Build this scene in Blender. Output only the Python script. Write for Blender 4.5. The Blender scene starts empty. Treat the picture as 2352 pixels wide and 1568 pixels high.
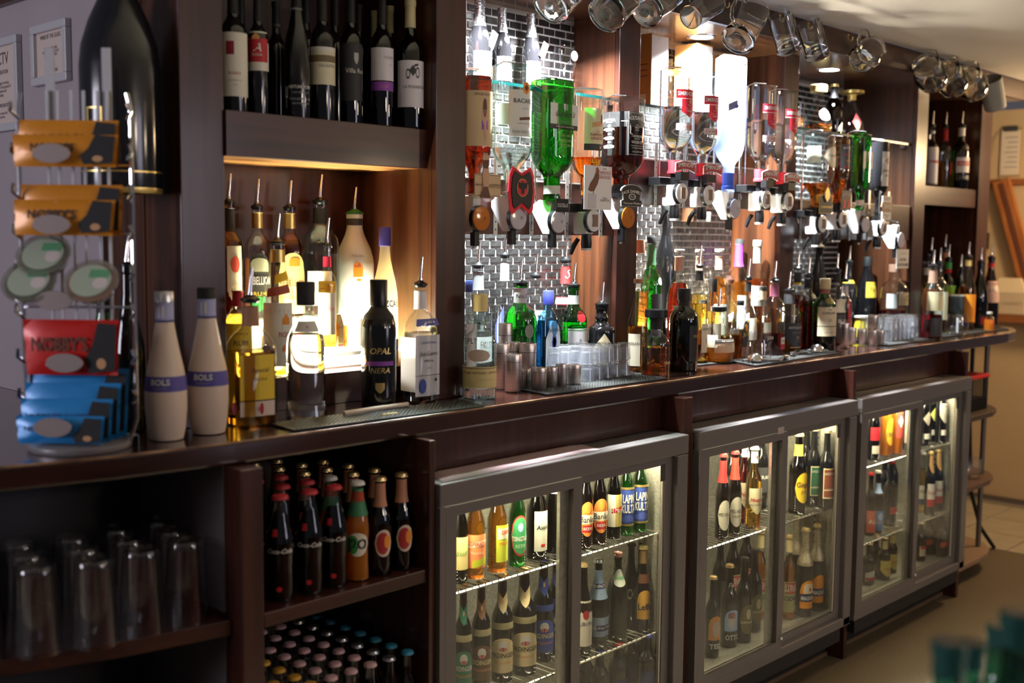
import bpy, math, random
from mathutils import Vector, Matrix
random.seed(7)
SC = bpy.context.scene
COL = SC.collection
PI = math.pi

# ---------------------------------------------------------------- camera, world, room light, exposure
cam_d = bpy.data.cameras.new('camera'); cam = bpy.data.objects.new('camera', cam_d); COL.objects.link(cam)
FPX = 2611.76; YAW, PITCH, ROLL = math.radians(43.8588), math.radians(5.2624), math.radians(0.5615)
cam_d.sensor_width = 36; cam_d.lens = 36*FPX/2352; cam_d.clip_start = .05
_F = Vector((math.cos(YAW)*math.cos(PITCH), math.sin(YAW)*math.cos(PITCH), -math.sin(PITCH)))
_R = Vector((math.sin(YAW), -math.cos(YAW), 0)); _U = _R.cross(_F)
_r = _R*math.cos(ROLL)+_U*math.sin(ROLL); _u = _U*math.cos(ROLL)-_R*math.sin(ROLL)
_M = Matrix((_r, _u, -_F)).transposed().to_4x4(); _M.translation = Vector((-1.59369, -1.73632, 1.40254))
cam.matrix_world = _M; SC.camera = cam
cam_d.dof.use_dof = True; cam_d.dof.focus_distance = 3.0; cam_d.dof.aperture_fstop = 2.4

wd = bpy.data.worlds.new('dim_bar_room'); SC.world = wd; wd.use_nodes = True
wd.node_tree.nodes['Background'].inputs[0].default_value = (.62, .58, .66, 1)
wd.node_tree.nodes['Background'].inputs[1].default_value = .11

def area(name, loc, target, size, power, color, spread=180, sy=None, disk=False):
    l = bpy.data.lights.new(name, 'AREA'); l.energy = power; l.color = color; l.size = size; l.spread = math.radians(spread)
    if sy: l.shape = 'RECTANGLE'; l.size_y = sy
    if disk: l.shape = 'DISK'
    o = bpy.data.objects.new(name, l); COL.objects.link(o); o.location = loc
    d = Vector(target)-Vector(loc); o.rotation_euler = d.to_track_quat('-Z', 'Y').to_euler(); return o
area('side_window_daylight', (-4.4, .9, 1.75), (-.5, .9, 1.45), 1.4, 60, (.90, .86, 1.0), sy=1.1)
area('street_window_daylight', (1.75, -4.4, 1.65), (-.2, 0, 1.3), 1.3, 15, (.86, .82, 1.0), sy=1.0)
def point_lamp(name, loc, power, color, r=.11):
    l = bpy.data.lights.new(name, 'POINT'); l.energy = power; l.color = color; l.shadow_soft_size = r
    o = bpy.data.objects.new(name, l); COL.objects.link(o); o.location = loc
point_lamp('room_fill_light', (.3, -2.9, 1.72), 20, (1.0, .84, .66))  # added unseen fill light that lifts the ceiling and room
point_lamp('bar_end_fill_light', (2.7, -3.0, 1.70), 23, (1.0, .78, .54))  # added unseen fill light for floor and fronts at the bar end
point_lamp('passage_pendant', (4.0, -.35, 1.80), 38, (1.0, .68, .36))
SC.view_settings.view_transform = 'Standard'; SC.view_settings.look = 'None'; SC.view_settings.gamma = 1
SC.view_settings.use_curve_mapping = False; SC.view_settings.exposure = 0.12
try:
    cy = SC.cycles
    cy.max_bounces = 9; cy.diffuse_bounces = 2; cy.glossy_bounces = 3; cy.transmission_bounces = 8; cy.transparent_max_bounces = 20
    cy.use_adaptive_sampling = True; cy.adaptive_threshold = .035
    cy.sample_clamp_indirect = 4; cy.caustics_reflective = False; cy.caustics_refractive = True; cy.blur_glossy = .6
    cy.use_denoising = True
except Exception:
    pass

# ---------------------------------------------------------------- materials
MATS = {}
def _nt(name):
    m = bpy.data.materials.new(name); m.use_nodes = True; n = m.node_tree; n.nodes.clear()
    out = n.nodes.new('ShaderNodeOutputMaterial'); return m, n, out
def pbr(name, col, rough=.5, metal=0, coat=0, spec=.5, noise=None, bump=None, emit=None, trans=0, ior=1.45, alpha=1):
    if name in MATS: return MATS[name]
    m, n, out = _nt(name); b = n.nodes.new('ShaderNodeBsdfPrincipled'); n.links.new(b.outputs[0], out.inputs[0])
    b.inputs['Base Color'].default_value = (*col[:3], 1); b.inputs['Roughness'].default_value = rough; b.inputs['Metallic'].default_value = metal
    b.inputs['Coat Weight'].default_value = coat; b.inputs['Specular IOR Level'].default_value = spec; b.inputs['Coat Roughness'].default_value = .12
    b.inputs['Transmission Weight'].default_value = trans; b.inputs['IOR'].default_value = ior
    if noise:                                    # (second colour, scale xyz, detail)
        tc = n.nodes.new('ShaderNodeTexCoord'); mp = n.nodes.new('ShaderNodeMapping'); ns = n.nodes.new('ShaderNodeTexNoise'); rp = n.nodes.new('ShaderNodeMix')
        mp.inputs['Scale'].default_value = noise[1]; ns.inputs['Scale'].default_value = 1; ns.inputs['Detail'].default_value = noise[2]
        mr = n.nodes.new('ShaderNodeMapRange'); mr.inputs[1].default_value = .35; mr.inputs[2].default_value = .65
        rp.data_type = 'RGBA'; rp.inputs[6].default_value = (*col[:3], 1); rp.inputs[7].default_value = (*noise[0], 1)
        n.links.new(tc.outputs['Object'], mp.inputs[0]); n.links.new(mp.outputs[0], ns.inputs[0]); n.links.new(ns.outputs[0], mr.inputs[0])
        n.links.new(mr.outputs[0], rp.inputs[0]); n.links.new(rp.outputs[2], b.inputs['Base Color'])
        if bump:
            bp = n.nodes.new('ShaderNodeBump'); bp.inputs['Strength'].default_value = bump; bp.inputs['Distance'].default_value = .002
            n.links.new(ns.outputs[0], bp.inputs['Height']); n.links.new(bp.outputs[0], b.inputs['Normal'])
    if emit: b.inputs['Emission Color'].default_value = (*emit[0], 1); b.inputs['Emission Strength'].default_value = emit[1]
    MATS[name] = m; return m
def thin(name, tint, edge=None, refl=.9, rough=.02, frost=0, frostcol=(1, 1, 1)):
    """thin-walled glass: see-through in the middle, reflecting and darker towards the rim where the wall is seen edge-on"""
    if name in MATS: return MATS[name]
    m, n, out = _nt(name); edge = edge or tuple(c*c*.7 for c in tint)
    lw = n.nodes.new('ShaderNodeLayerWeight'); lw.inputs['Blend'].default_value = .5
    mc = n.nodes.new('ShaderNodeMix'); mc.data_type = 'RGBA'; mc.inputs[6].default_value = (*tint, 1); mc.inputs[7].default_value = (*edge, 1)
    pw = n.nodes.new('ShaderNodeMath'); pw.operation = 'POWER'; pw.inputs[1].default_value = 3.0; n.links.new(lw.outputs['Facing'], pw.inputs[0]); n.links.new(pw.outputs[0], mc.inputs[0])
    tr = n.nodes.new('ShaderNodeBsdfTransparent'); n.links.new(mc.outputs[2], tr.inputs[0])
    gl = n.nodes.new('ShaderNodeBsdfGlossy'); gl.inputs['Roughness'].default_value = rough; gl.inputs[0].default_value = (refl, refl, refl, 1)
    p5 = n.nodes.new('ShaderNodeMath'); p5.operation = 'POWER'; p5.inputs[1].default_value = 4; n.links.new(lw.outputs['Facing'], p5.inputs[0])
    fr = n.nodes.new('ShaderNodeMapRange'); fr.inputs[3].default_value = .07; fr.inputs[4].default_value = 1; n.links.new(p5.outputs[0], fr.inputs[0])
    mx = n.nodes.new('ShaderNodeMixShader'); n.links.new(fr.outputs[0], mx.inputs[0]); n.links.new(tr.outputs[0], mx.inputs[1]); n.links.new(gl.outputs[0], mx.inputs[2])
    last = mx
    if frost:
        df = n.nodes.new('ShaderNodeBsdfDiffuse'); df.inputs[0].default_value = (*frostcol, 1); tl = n.nodes.new('ShaderNodeBsdfTranslucent'); tl.inputs[0].default_value = (*frostcol, 1)
        ad = n.nodes.new('ShaderNodeMixShader'); ad.inputs[0].default_value = .5; n.links.new(df.outputs[0], ad.inputs[1]); n.links.new(tl.outputs[0], ad.inputs[2])
        m2 = n.nodes.new('ShaderNodeMixShader'); m2.inputs[0].default_value = frost; n.links.new(mx.outputs[0], m2.inputs[1]); n.links.new(ad.outputs[0], m2.inputs[2]); last = m2
    n.links.new(last.outputs[0], out.inputs[0]); MATS[name] = m; return m
def juice(name, col, ior=1.33, rough=0, cloudy=0):
    """a drink: refracting body of liquid"""
    if name in MATS: return MATS[name]
    m, n, out = _nt(name); g = n.nodes.new('ShaderNodeBsdfGlass'); g.inputs['Color'].default_value = (*col, 1); g.inputs['IOR'].default_value = ior; g.inputs['Roughness'].default_value = rough
    last = g
    if cloudy:
        df = n.nodes.new('ShaderNodeBsdfDiffuse'); df.inputs[0].default_value = (*col, 1); tl = n.nodes.new('ShaderNodeBsdfTranslucent'); tl.inputs[0].default_value = (*col, 1)
        ad = n.nodes.new('ShaderNodeMixShader'); ad.inputs[0].default_value = .55; n.links.new(df.outputs[0], ad.inputs[1]); n.links.new(tl.outputs[0], ad.inputs[2])
        m2 = n.nodes.new('ShaderNodeMixShader'); m2.inputs[0].default_value = cloudy; n.links.new(g.outputs[0], m2.inputs[1]); n.links.new(ad.outputs[0], m2.inputs[2]); last = m2
    n.links.new(last.outputs[0], out.inputs[0]); MATS[name] = m; return m
def flat(r, g, b, rough=.55):
    return pbr('paint_%02x%02x%02x_%d' % (int(r*255), int(g*255), int(b*255), int(rough*100)), (r, g, b), rough)
def glow(name, col, s):
    if name in MATS: return MATS[name]
    m, n, out = _nt(name); e = n.nodes.new('ShaderNodeEmission'); e.inputs[0].default_value = (*col, 1); e.inputs[1].default_value = s
    n.links.new(e.outputs[0], out.inputs[0]); MATS[name] = m; return m

WOOD = pbr('dark_mahogany', (.062, .017, .010), .33, coat=.2, noise=((.028, .009, .006), (38, 38, 2.2), 5))
WOODX = pbr('dark_mahogany_lengthwise', (.062, .017, .010), .33, coat=.2, noise=((.028, .009, .006), (2.2, 38, 38), 5))
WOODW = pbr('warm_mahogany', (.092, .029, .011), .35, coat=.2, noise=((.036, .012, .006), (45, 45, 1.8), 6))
WOODTOP = pbr('worktop_varnish', (.045, .016, .010), .16, coat=.6, noise=((.022, .008, .006), (2.0, 30, 30), 5))
LIPPING = pbr('light_timber_lipping', (.42, .20, .06), .4, noise=((.30, .13, .04), (6, 60, 60), 4))
GREYPANEL = pbr('grey_laminate', (.115, .095, .095), .5, noise=((.10, .085, .085), (4, 4, 4), 3))
BLACK = pbr('black_plastic', (.008, .008, .009), .3); BLACKM = pbr('black_matt', (.012, .012, .012), .6)
RUBBER = pbr('black_rubber', (.012, .013, .012), .55)
CHROME = pbr('chrome', (.82, .82, .84), .12, 1); STEEL = pbr('brushed_steel', (.78, .71, .69), .34, 1, noise=((.66, .60, .58), (2, 2, 160), 3))
ALU = pbr('galvanised_sheet', (.55, .53, .48), .38, .85, noise=((.42, .41, .38), (60, 60, 60), 4))
FRIDGE = pbr('grey_painted_steel', (.165, .148, .140), .38, .2)
FRIDGEIN = pbr('stucco_aluminium', (.62, .60, .54), .35, .75, noise=((.45, .44, .40), (140, 140, 140), 3), bump=.5)
BRASS = pbr('brass', (.75, .52, .18), .25, 1); GOLD = pbr('gold_foil', (.83, .62, .22), .35, .9)
WHITE = flat(.85, .84, .82); CREAM = flat(.80, .72, .52); PAPER = flat(.86, .84, .78); INK = flat(.02, .02, .02); REDP = flat(.62, .02, .03)
WALLPAINT = pbr('lilac_grey_wall_paint', (.36, .31, .33), .8, noise=((.34, .29, .31), (5, 5, 5), 3))
CREAMWALL = pbr('cream_wall_paint', (.62, .47, .28), .85, noise=((.58, .44, .26), (4, 4, 4), 3))
CEIL = pbr('white_ceiling_paint', (.80, .76, .72), .8, noise=((.76, .72, .68), (3, 3, 3), 2))
FLOORM = pbr('speckled_vinyl', (.17, .13, .075), .55, noise=((.085, .066, .040), (220, 220, 220), 5))
GROUT = pbr('white_grout', (.90, .90, .90), .6)
TILE = pbr('dark_brick_tile', (.022, .019, .019), .34, coat=.12, noise=((.042, .038, .038), (70, 70, 70), 4), bump=.6)
GLASSSHELF = thin('green_tinted_shelf_glass', (.93, .98, .965), (.45, .72, .70))
REALGLASS = juice('solid_mug_glass', (.985, .995, .99), 1.46)
CLEAR = thin('clear_bottle_glass', (.965, .98, .975), (.50, .57, .56))
CLEARB = thin('bluish_bottle_glass', (.90, .965, .94), (.42, .68, .56))
TUMBLER = thin('clear_tumbler_glass', (.98, .985, .99), (.78, .80, .84))
PANE = thin('door_pane_glass', (.96, .965, .94), (.86, .88, .84), refl=.45)
SHOTG = thin('painted_sparkle_shot_glass', (.95, .96, .98), (.75, .78, .84), frost=.11, frostcol=(.95, .96, 1.0))  # white frost in the clear glass stands in for caustic sparkle
G_GREEN = thin('bright_green_glass', (.10, .62, .10), (.01, .16, .01)); G_DKGREEN = thin('dark_green_glass', (.045, .13, .05), (.004, .02, .006))
G_OLIVE = thin('olive_green_glass', (.10, .115, .02), (.006, .01, .002)); G_BROWN = thin('brown_beer_glass', (.15, .055, .015), (.012, .005, .003))
G_BLUE = thin('pale_sapphire_glass', (.42, .72, .93), (.06, .28, .55)); G_BLACK = pbr('black_bottle_glass', (.006, .006, .007), .07, coat=.5)
G_AMBERT = thin('light_amber_glass', (.80, .52, .20), (.30, .14, .03))
L_CLEAR = juice('clear_spirit', (.985, .99, .99)); L_WHISKY = juice('whisky', (.95, .57, .17)); L_PALE = juice('pale_whisky', (.97, .80, .34)); L_RUM = juice('dark_rum', (.55, .12, .025))
L_RED = juice('red_cider', (.75, .05, .05)); L_GOLD = juice('gold_tequila', (.93, .70, .22)); L_ORANGE = juice('orange_squash', (.95, .36, .03), cloudy=.75); L_COLA = juice('cola', (.03, .012, .008))
L_AMBERBEER = juice('amber_beer', (.98, .60, .12)); L_GREEN = juice('green_gin', (.25, .80, .25)); L_BLUE = juice('blue_gin', (.55, .82, .97))

# ---------------------------------------------------------------- mesh helpers
class MB:
    def __init__(s): s.v = []; s.f = []
    def add(s, v, f):
        k = len(s.v); s.v += [tuple(p) for p in v]; s.f += [tuple(i+k for i in q) for q in f]; return s
    def box(s, x0, x1, y0, y1, z0, z1):
        return s.add([(x0,y0,z0),(x1,y0,z0),(x1,y1,z0),(x0,y1,z0),(x0,y0,z1),(x1,y0,z1),(x1,y1,z1),(x0,y1,z1)],
                     [(0,3,2,1),(4,5,6,7),(0,1,5,4),(1,2,6,5),(2,3,7,6),(3,0,4,7)])
    def tube(s, pts, r, n=8, close=True):
        pts = [Vector(p) for p in pts]; rings = []
        rr = r if isinstance(r, (list, tuple)) else [r]*len(pts); up = None
        for i, p in enumerate(pts):
            d = (pts[min(i+1, len(pts)-1)]-pts[max(i-1, 0)]).normalized()
            a = (Vector((0,0,1)) if abs(d.z) < .9 else Vector((1,0,0))) if up is None else up
            x = (a-d*a.dot(d)); x = x.normalized() if x.length > 1e-6 else Vector((1,0,0)); up = x; y = d.cross(x)
            rings.append([p+(x*math.cos(2*PI*k/n)+y*math.sin(2*PI*k/n))*rr[i] for k in range(n)])
        v = [q for r_ in rings for q in r_]; f = []
        for i in range(len(pts)-1):
            for k in range(n): f.append((i*n+k, i*n+(k+1)%n, (i+1)*n+(k+1)%n, (i+1)*n+k))
        if close: f.append(tuple(range(n-1,-1,-1))); f.append(tuple((len(pts)-1)*n+k for k in range(n)))
        return s.add(v, f)
    def lathe(s, prof, n=24, cs=None, cx=0, cy=0, caps=True):
        v = []; f = []
        for r, z in prof:
            for k in range(n):
                a = 2*PI*k/n; q = cs(a, z) if cs else 1
                if isinstance(q, tuple): v.append((cx+r*q[0], cy+r*q[1], z))
                else: v.append((cx+r*q*math.cos(a), cy+r*q*math.sin(a), z))
        for i in range(len(prof)-1):
            for k in range(n): f.append((i*n+k, i*n+(k+1)%n, (i+1)*n+(k+1)%n, (i+1)*n+k))
        if caps:
            if prof[0][0] > 1e-5: f.append(tuple(range(n-1,-1,-1)))
            if prof[-1][0] > 1e-5: f.append(tuple((len(prof)-1)*n+k for k in range(n)))
        return s.add(v, f)
    def prism(s, poly, z0, z1):
        n = len(poly); v = [(x,y,z0) for x,y in poly]+[(x,y,z1) for x,y in poly]
        return s.add(v, [tuple(range(n-1,-1,-1)), tuple(range(n,2*n))]+[(i,(i+1)%n,n+(i+1)%n,n+i) for i in range(n)])
    def xf(s, M):
        s.v = [tuple(M @ Vector(p)) for p in s.v]; return s
    def mesh(s, name, mat, smooth=False, ang=None):
        m = bpy.data.meshes.new(name); m.from_pydata(s.v, [], s.f); m.validate()
        if mat: m.materials.append(mat)
        if smooth:
            m.polygons.foreach_set('use_smooth', [True]*len(m.polygons))
            try: m.set_sharp_from_angle(angle=math.radians(ang or 42))
            except Exception: pass
        return m
    def obj(s, name, mat, parent=None, smooth=False, bevel=0, ang=None):
        o = bpy.data.objects.new(name, s.mesh(name, mat, smooth, ang)); COL.objects.link(o)
        if parent: o.parent = parent
        if bevel:
            b = o.modifiers.new('bevel', 'BEVEL'); b.width = bevel; b.segments = 2; b.limit_method = 'ANGLE'
        return o
def put(name, mesh, parent=None, loc=(0,0,0), rot=(0,0,0)):
    o = bpy.data.objects.new(name, mesh); COL.objects.link(o); o.location = loc; o.rotation_euler = rot
    if parent: o.parent = parent
    return o
def tag(o, label, cat, group=None, kind=None):
    if label: o['label'] = label
    if cat: o['category'] = cat
    if group: o['group'] = group
    if kind: o['kind'] = kind
    return o
def thing(name, label, cat, loc=(0,0,0), rz=0, group=None, rot=None):
    o = bpy.data.objects.new(name, None); COL.objects.link(o); o.empty_display_size = .03; o.location = loc; o.rotation_euler = rot or (0,0,rz)
    return tag(o, label, cat, group)
def struct(name, mb, mat, bevel=0, label=None, parent=None):
    o = mb.obj(name, mat, parent, bevel=bevel)
    if not parent: o['kind'] = 'structure'
    if label: o['label'] = label
    return o
def copy_tree(o, parent=None):
    c = o.copy(); COL.objects.link(c); c.parent = parent
    for ch in o.children: copy_tree(ch, c)
    return c
def repeat(proto, loc, label=None, group=None, rz=None):
    c = copy_tree(proto); c.location = loc
    if label: c['label'] = label
    if group: c['group'] = group
    if rz is not None: c.rotation_euler[2] = rz
    return c
_tc = {}
def text_geo(s, bold=0, shear=0):
    k = (s, bold, shear)
    if k in _tc: return _tc[k]
    c = bpy.data.curves.new('t', 'FONT'); c.body = s; c.resolution_u = 2; c.align_x = 'CENTER'; c.align_y = 'CENTER'; c.size = 1; c.offset = bold; c.shear = shear; c.space_line = .85
    o = bpy.data.objects.new('t', c); m = o.to_mesh(); v = [(q.co.x, q.co.y) for q in m.vertices]; f = [tuple(p.vertices) for p in m.polygons]
    o.to_mesh_clear(); bpy.data.objects.remove(o); bpy.data.curves.remove(c); _tc[k] = (v, f); return v, f
def flat_text(parent, s, mat, loc, size, axes=((1,0,0),(0,0,1)), bold=0, shear=0, sx=1, name='lettering', arc=0):
    """letters laid on a flat face: axes = the face's right and up directions"""
    v, f = text_geo(s, bold, shear); X, Y = Vector(axes[0]), Vector(axes[1]); L = Vector(loc); mb = MB()
    if arc: v = [(x, y - (x*x)*arc) for x, y in v]
    return mb.add([L+X*(x*size*sx)+Y*(y*size) for x, y in v], f).obj(name, mat, parent)

# ---------------------------------------------------------------- room shell
struct('floor', MB().box(-3.2, 3.62, -4.2, 1.6, -.04, 0), FLOORM)
fl2 = struct('floor_passage', MB().box(3.62, 4.66, -4.2, 3.2, -.05, -.006), pbr('floor_tile_joint', (.22, .19, .14), .7))
slab = MB().box(-.147, .147, -.147, .147, -.006, 0).mesh('floor_tile', pbr('beige_floor_tile', (.42, .36, .25), .45, noise=((.36, .31, .21), (9, 9, 9), 3)))
for i in range(3):
    for j in range(9): put('floor_tile', slab, fl2, (3.78+.3*i, -1.5+.3*j, 0))
struct('ceiling', MB().box(-3.2, 4.7, -4.2, .155, 2.1, 2.16), CEIL)
struct('wall_back', MB().box(-.40, 3.70, .64, .70, 0, 2.1), WALLPAINT)
struct('wall_left', MB().box(-.452, -.402, .566, 3.2, 0, 2.1), WALLPAINT)
struct('trim_1', MB().box(-.47, -.452, .566, 3.2, 1.93, 2.1), WOODX)
struct('wall_far', MB().box(4.66, 4.72, -.05, 3.2, 0, 2.1), CREAMWALL)
struct('wall_passage', MB().box(3.70, 4.66, 1.25, 1.31, 0, 2.1), CREAMWALL)
struct('baseboard_far', MB().box(4.64, 4.66, -.05, 1.25, 0, .02), pbr('dirty_skirting', (.16, .12, .08), .7))

# ---------------------------------------------------------------- back bar carcass (one fitted unit)
bar = thing('back_bar_unit', 'dark mahogany back bar with open bays, posts and overhanging canopy', 'back bar')
POSTS = [(-0.4433, -0.3463, .26), (.186, .2795, .22), (.938, 1.032, .29), (1.8185, 1.91, .29), (2.835, 2.936, .29), (3.478, 3.60, .29)]
for a, b, y in POSTS:
    MB().box(a, b, y, y+.018, 1.02, 2.02).obj('post', WOOD, bar, bevel=.002)
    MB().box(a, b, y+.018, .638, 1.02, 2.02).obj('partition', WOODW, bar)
MB().box(-.4685, 3.62, .16, .178, 2.02, 2.1).obj('canopy_fascia', WOODX, bar, bevel=.002)
MB().box(-.4685, 3.62, .178, .638, 2.02, 2.034).obj('canopy_underside', pbr('canopy_veneer', (.13, .055, .026), .22, coat=.4, noise=((.08, .032, .015), (2, 40, 40), 4)), bar)
MB().box(-.347, .186, .498, .52, 1.02, 2.02).obj('back_panel', WOOD, bar)
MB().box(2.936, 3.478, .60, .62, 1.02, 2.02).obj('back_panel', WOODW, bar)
ws = MB().box(-.347, .186, .252, .27, 1.557, 1.647).obj('wine_shelf', WOODX, bar, bevel=.0015)
MB().box(-.347, .186, .27, .498, 1.625, 1.644).obj('shelf_board', WOODX, ws)
MB().box(-.347, .186, .2705, .498, 1.558, 1.568).obj('shelf_underside', LIPPING, ws)
s5 = MB().box(2.936, 3.478, .30, .318, 1.549, 1.628).obj('bottle_shelf', WOODX, bar, bevel=.0015)
MB().box(2.936, 3.478, .318, .60, 1.61, 1.626).obj('shelf_board', WOODX, s5)
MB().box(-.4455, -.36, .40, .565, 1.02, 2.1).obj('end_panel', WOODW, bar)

# tiled backs of the three optic bays: every brick tile of the bay in view is an object, the remainder one mesh
TW, TH, TGAP = .046, .022, .0042
def tile_piece(w):
    h = TH-TGAP; b = .0016; d = .003; mb = MB()
    return mb.add([(-w/2,0,-h/2),(w/2,0,-h/2),(w/2,0,h/2),(-w/2,0,h/2),(-w/2+b,-d,-h/2+b),(w/2-b,-d,-h/2+b),(w/2-b,-d,h/2-b),(-w/2+b,-d,h/2-b)],
                  [(4,5,6,7),(0,1,5,4),(1,2,6,5),(2,3,7,6),(3,0,4,7)])
def tiled(name, x0, x1, y, vis0, vis1):
    w = struct(name, MB().box(x0, x1, y, y+.02, 1.02, 2.02), GROUT, label='white grouted wall of small dark brick tiles')
    meshes = {}; rest = MB(); spots = []
    rows = int(1.0/TH)
    for r in range(rows):
        z = 1.02+TH*(r+.5); x = x0-(TW/2 if r % 2 else 0)
        while x < x1-.004:
            a = max(x+TGAP/2, x0+.001); b = min(x+TW-TGAP/2, x1-.001); x += TW
            if b-a > .006: spots.append((a, b, z))
    vis = [s for s in spots if vis0 <= (s[0]+s[1])/2 <= vis1]
    vis.sort(key=lambda s: -(s[2] > 1.16)*2+abs(s[2]-1.6)*.1+s[0]*.4); pick = set(vis[:300])
    for a, b, z in spots:
        k = round(b-a, 3)
        if (a, b, z) in pick:
            if k not in meshes: meshes[k] = tile_piece(k).mesh('tile', TILE)
            put('tile', meshes[k], w, ((a+b)/2, y, z), (random.uniform(-.02, .02), 0, random.uniform(-.02, .02)))
        else:
            p = tile_piece(k).xf(Matrix.Translation(((a+b)/2, y, z))); rest.add(p.v, p.f)
    o = rest.obj('tile_remainder', TILE, w); o['kind'] = 'stuff'
tiled('wall_tiled_1', .2795, .938, .461, .42, .94)
tiled('wall_tiled_2', 1.032, 1.8185, .485, 1.25, 1.82)
tiled('wall_tiled_3', 1.91, 2.835, .616, 2.35, 2.84)

# glass shelves high in the bays
for x0, x1, y0, y1, lb in ((.282, .936, .29, .458, 'clear glass shelf carrying three black ale bottles and a goblet'), (1.034, 1.8165, .30, .482, 'clear glass shelf above the four red-capped vodka bottles'), (1.912, 2.833, .31, .614, 'clear glass shelf carrying cognac decanters')):
    t = thing('glass_shelf', lb, 'shelf'); MB().box(x0, x1, y0, y1, 1.781, 1.789).obj('shelf_pane', GLASSSHELF, t)
    MB().box(x0, x1, y0-.0015, y0, 1.781, 1.789).obj('polished_edge', pbr('teal_glass_edge', (.004, .07, .07), .2), t)
    for xx in (x0+.004, x1-.016): MB().box(xx, xx+.012, y0+.02, y0+.04, 1.772, 1.781).obj('shelf_clip', CHROME, t)

# recessed downlights in the canopy
def downlight(x, y, power, col, lb, r=.034):
    t = thing('downlight', lb, 'light', (x, y, 2.02))
    MB().lathe([(r, 0), (r*1.02, -.002), (r*1.35, -.003), (r*1.4, 0)], 28, caps=False).obj('bezel', CHROME, t, smooth=True)
    MB().lathe([(0, -.0015), (r, -.0015)], 28, caps=False).obj('lens', glow('led_lens', (.95, .97, 1.0), 60), t)
    l = area('downlight_lamp', (x, y, 2.012), (x, y, 1), r*2, power, col, spread=140, disk=True); l.parent = t; l.location = (0, 0, -.008)
downlight(.40, .28, 54, (.93, .96, 1.0), 'bright recessed downlight over the white rum bottle')
downlight(.68, .27, 56, (.93, .96, 1.0), 'added unseen downlight brightening the bay over the green gin bottle')  # second lamp of this bay, added out of view to brighten it
downlight(1.38, .324, 95, (.95, .97, 1.0), 'bright recessed downlight over the red-capped vodka bottles')
downlight(2.245, .361, 60, (.90, .94, 1.0), 'bright recessed downlight over the cognac decanters')

# ---------------------------------------------------------------- worktop and base
wt = thing('worktop', 'long glossy dark wood worktop with rounded ends', 'worktop')
FRONT = [(-1.62, .62), (-1.56, .48), (-1.42, .345), (-1.24, .25), (-1.05, .185), (-.856, .135), (-.672, .092), (-.454, .068), (-.25, .065)]
top = FRONT+[(3.30, .065), (3.42, .08), (3.50, .11), (3.58, .15), (3.64, .20), (3.655, .235), (3.63, .262), (3.605, .28), (3.605, .636), (-.455, .636), (-.457, 1.5), (-1.62, 1.5)]
MB().prism(top, .977, 1.02).obj('top', WOODTOP, wt, bevel=.006)
MB().tube([(x, y+.0028, 1.0182) for x, y in top[2:17]], .0024, 6).obj('worn_edge', pbr('worn_timber_edge', (.46, .28, .15), .35, noise=((.12, .05, .03), (14, 14, 14), 4)), wt, smooth=True)
base = thing('under_bar_cabinet', 'dark wood base cabinet under the worktop with open bottle shelves and dividers', 'cabinet')
MB().box(-.003, 2.785, .10, .115, .886, .976).obj('front_panel', WOOD, base)
for a, b, y in ((-.47, -.424, .02), (-.020, -.003, .012), (.906, .946, .022), (1.856, 1.878, .022), (2.786, 2.81, .03)):
    MB().box(a, b, y, .60, 0, .976).obj('divider', WOOD, base, bevel=.002)
MB().box(-.424, -.020, .02, .50, .672, .700).obj('drinks_shelf', WOODX, base, bevel=.002)
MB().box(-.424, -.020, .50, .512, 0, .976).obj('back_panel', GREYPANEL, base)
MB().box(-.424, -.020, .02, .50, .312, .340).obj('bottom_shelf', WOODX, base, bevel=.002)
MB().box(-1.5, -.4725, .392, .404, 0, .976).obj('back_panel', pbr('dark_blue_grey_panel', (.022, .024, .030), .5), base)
MB().box(-.4725, -.4705, .075, .392, .70, .976).obj('side_lining', GREYPANEL, base)
MB().box(-.4725, -.4705, .075, .392, .02, .66).obj('side_lining', GREYPANEL, base)
MB().prism([(-1.5, .39), (-1.4, .33), (-1.2, .25), (-1.03, .195), (-.856, .15), (-.666, .090), (-.4725, .055), (-.4725, .391), (-1.5, .391)], .662, .69).obj('glass_rack_shelf', WOODX, base, bevel=.002)
MB().prism([(-1.5, .39), (-1.4, .33), (-1.2, .25), (-1.03, .195), (-.856, .15), (-.666, .090), (-.4725, .055), (-.4725, .391), (-1.5, .391)], .28, .31).obj('lower_glass_shelf', WOODX, base, bevel=.002)
MB().prism([(-1.5, .39), (-1.4, .33), (-1.2, .25), (-1.0, .188), (-1.0, .21), (-1.2, .275), (-1.38, .35), (-1.48, .40)], 0, .976).obj('curved_light_block', WOOD, base); MB().box(-1.52, -1.50, .39, 1.45, 0, .976).obj('end_light_block', WOOD, base)  # unseen panels added to keep side light off the pint shelves
MB().box(-.002, 2.785, .087, .099, 0, .08).obj('plinth', BLACKM, base)
MB().box(-.002, 2.785, .080, .087, 0, .012).obj('floor_strip', pbr('worn_metal_strip', (.32, .22, .13), .4, .6), base)

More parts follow.
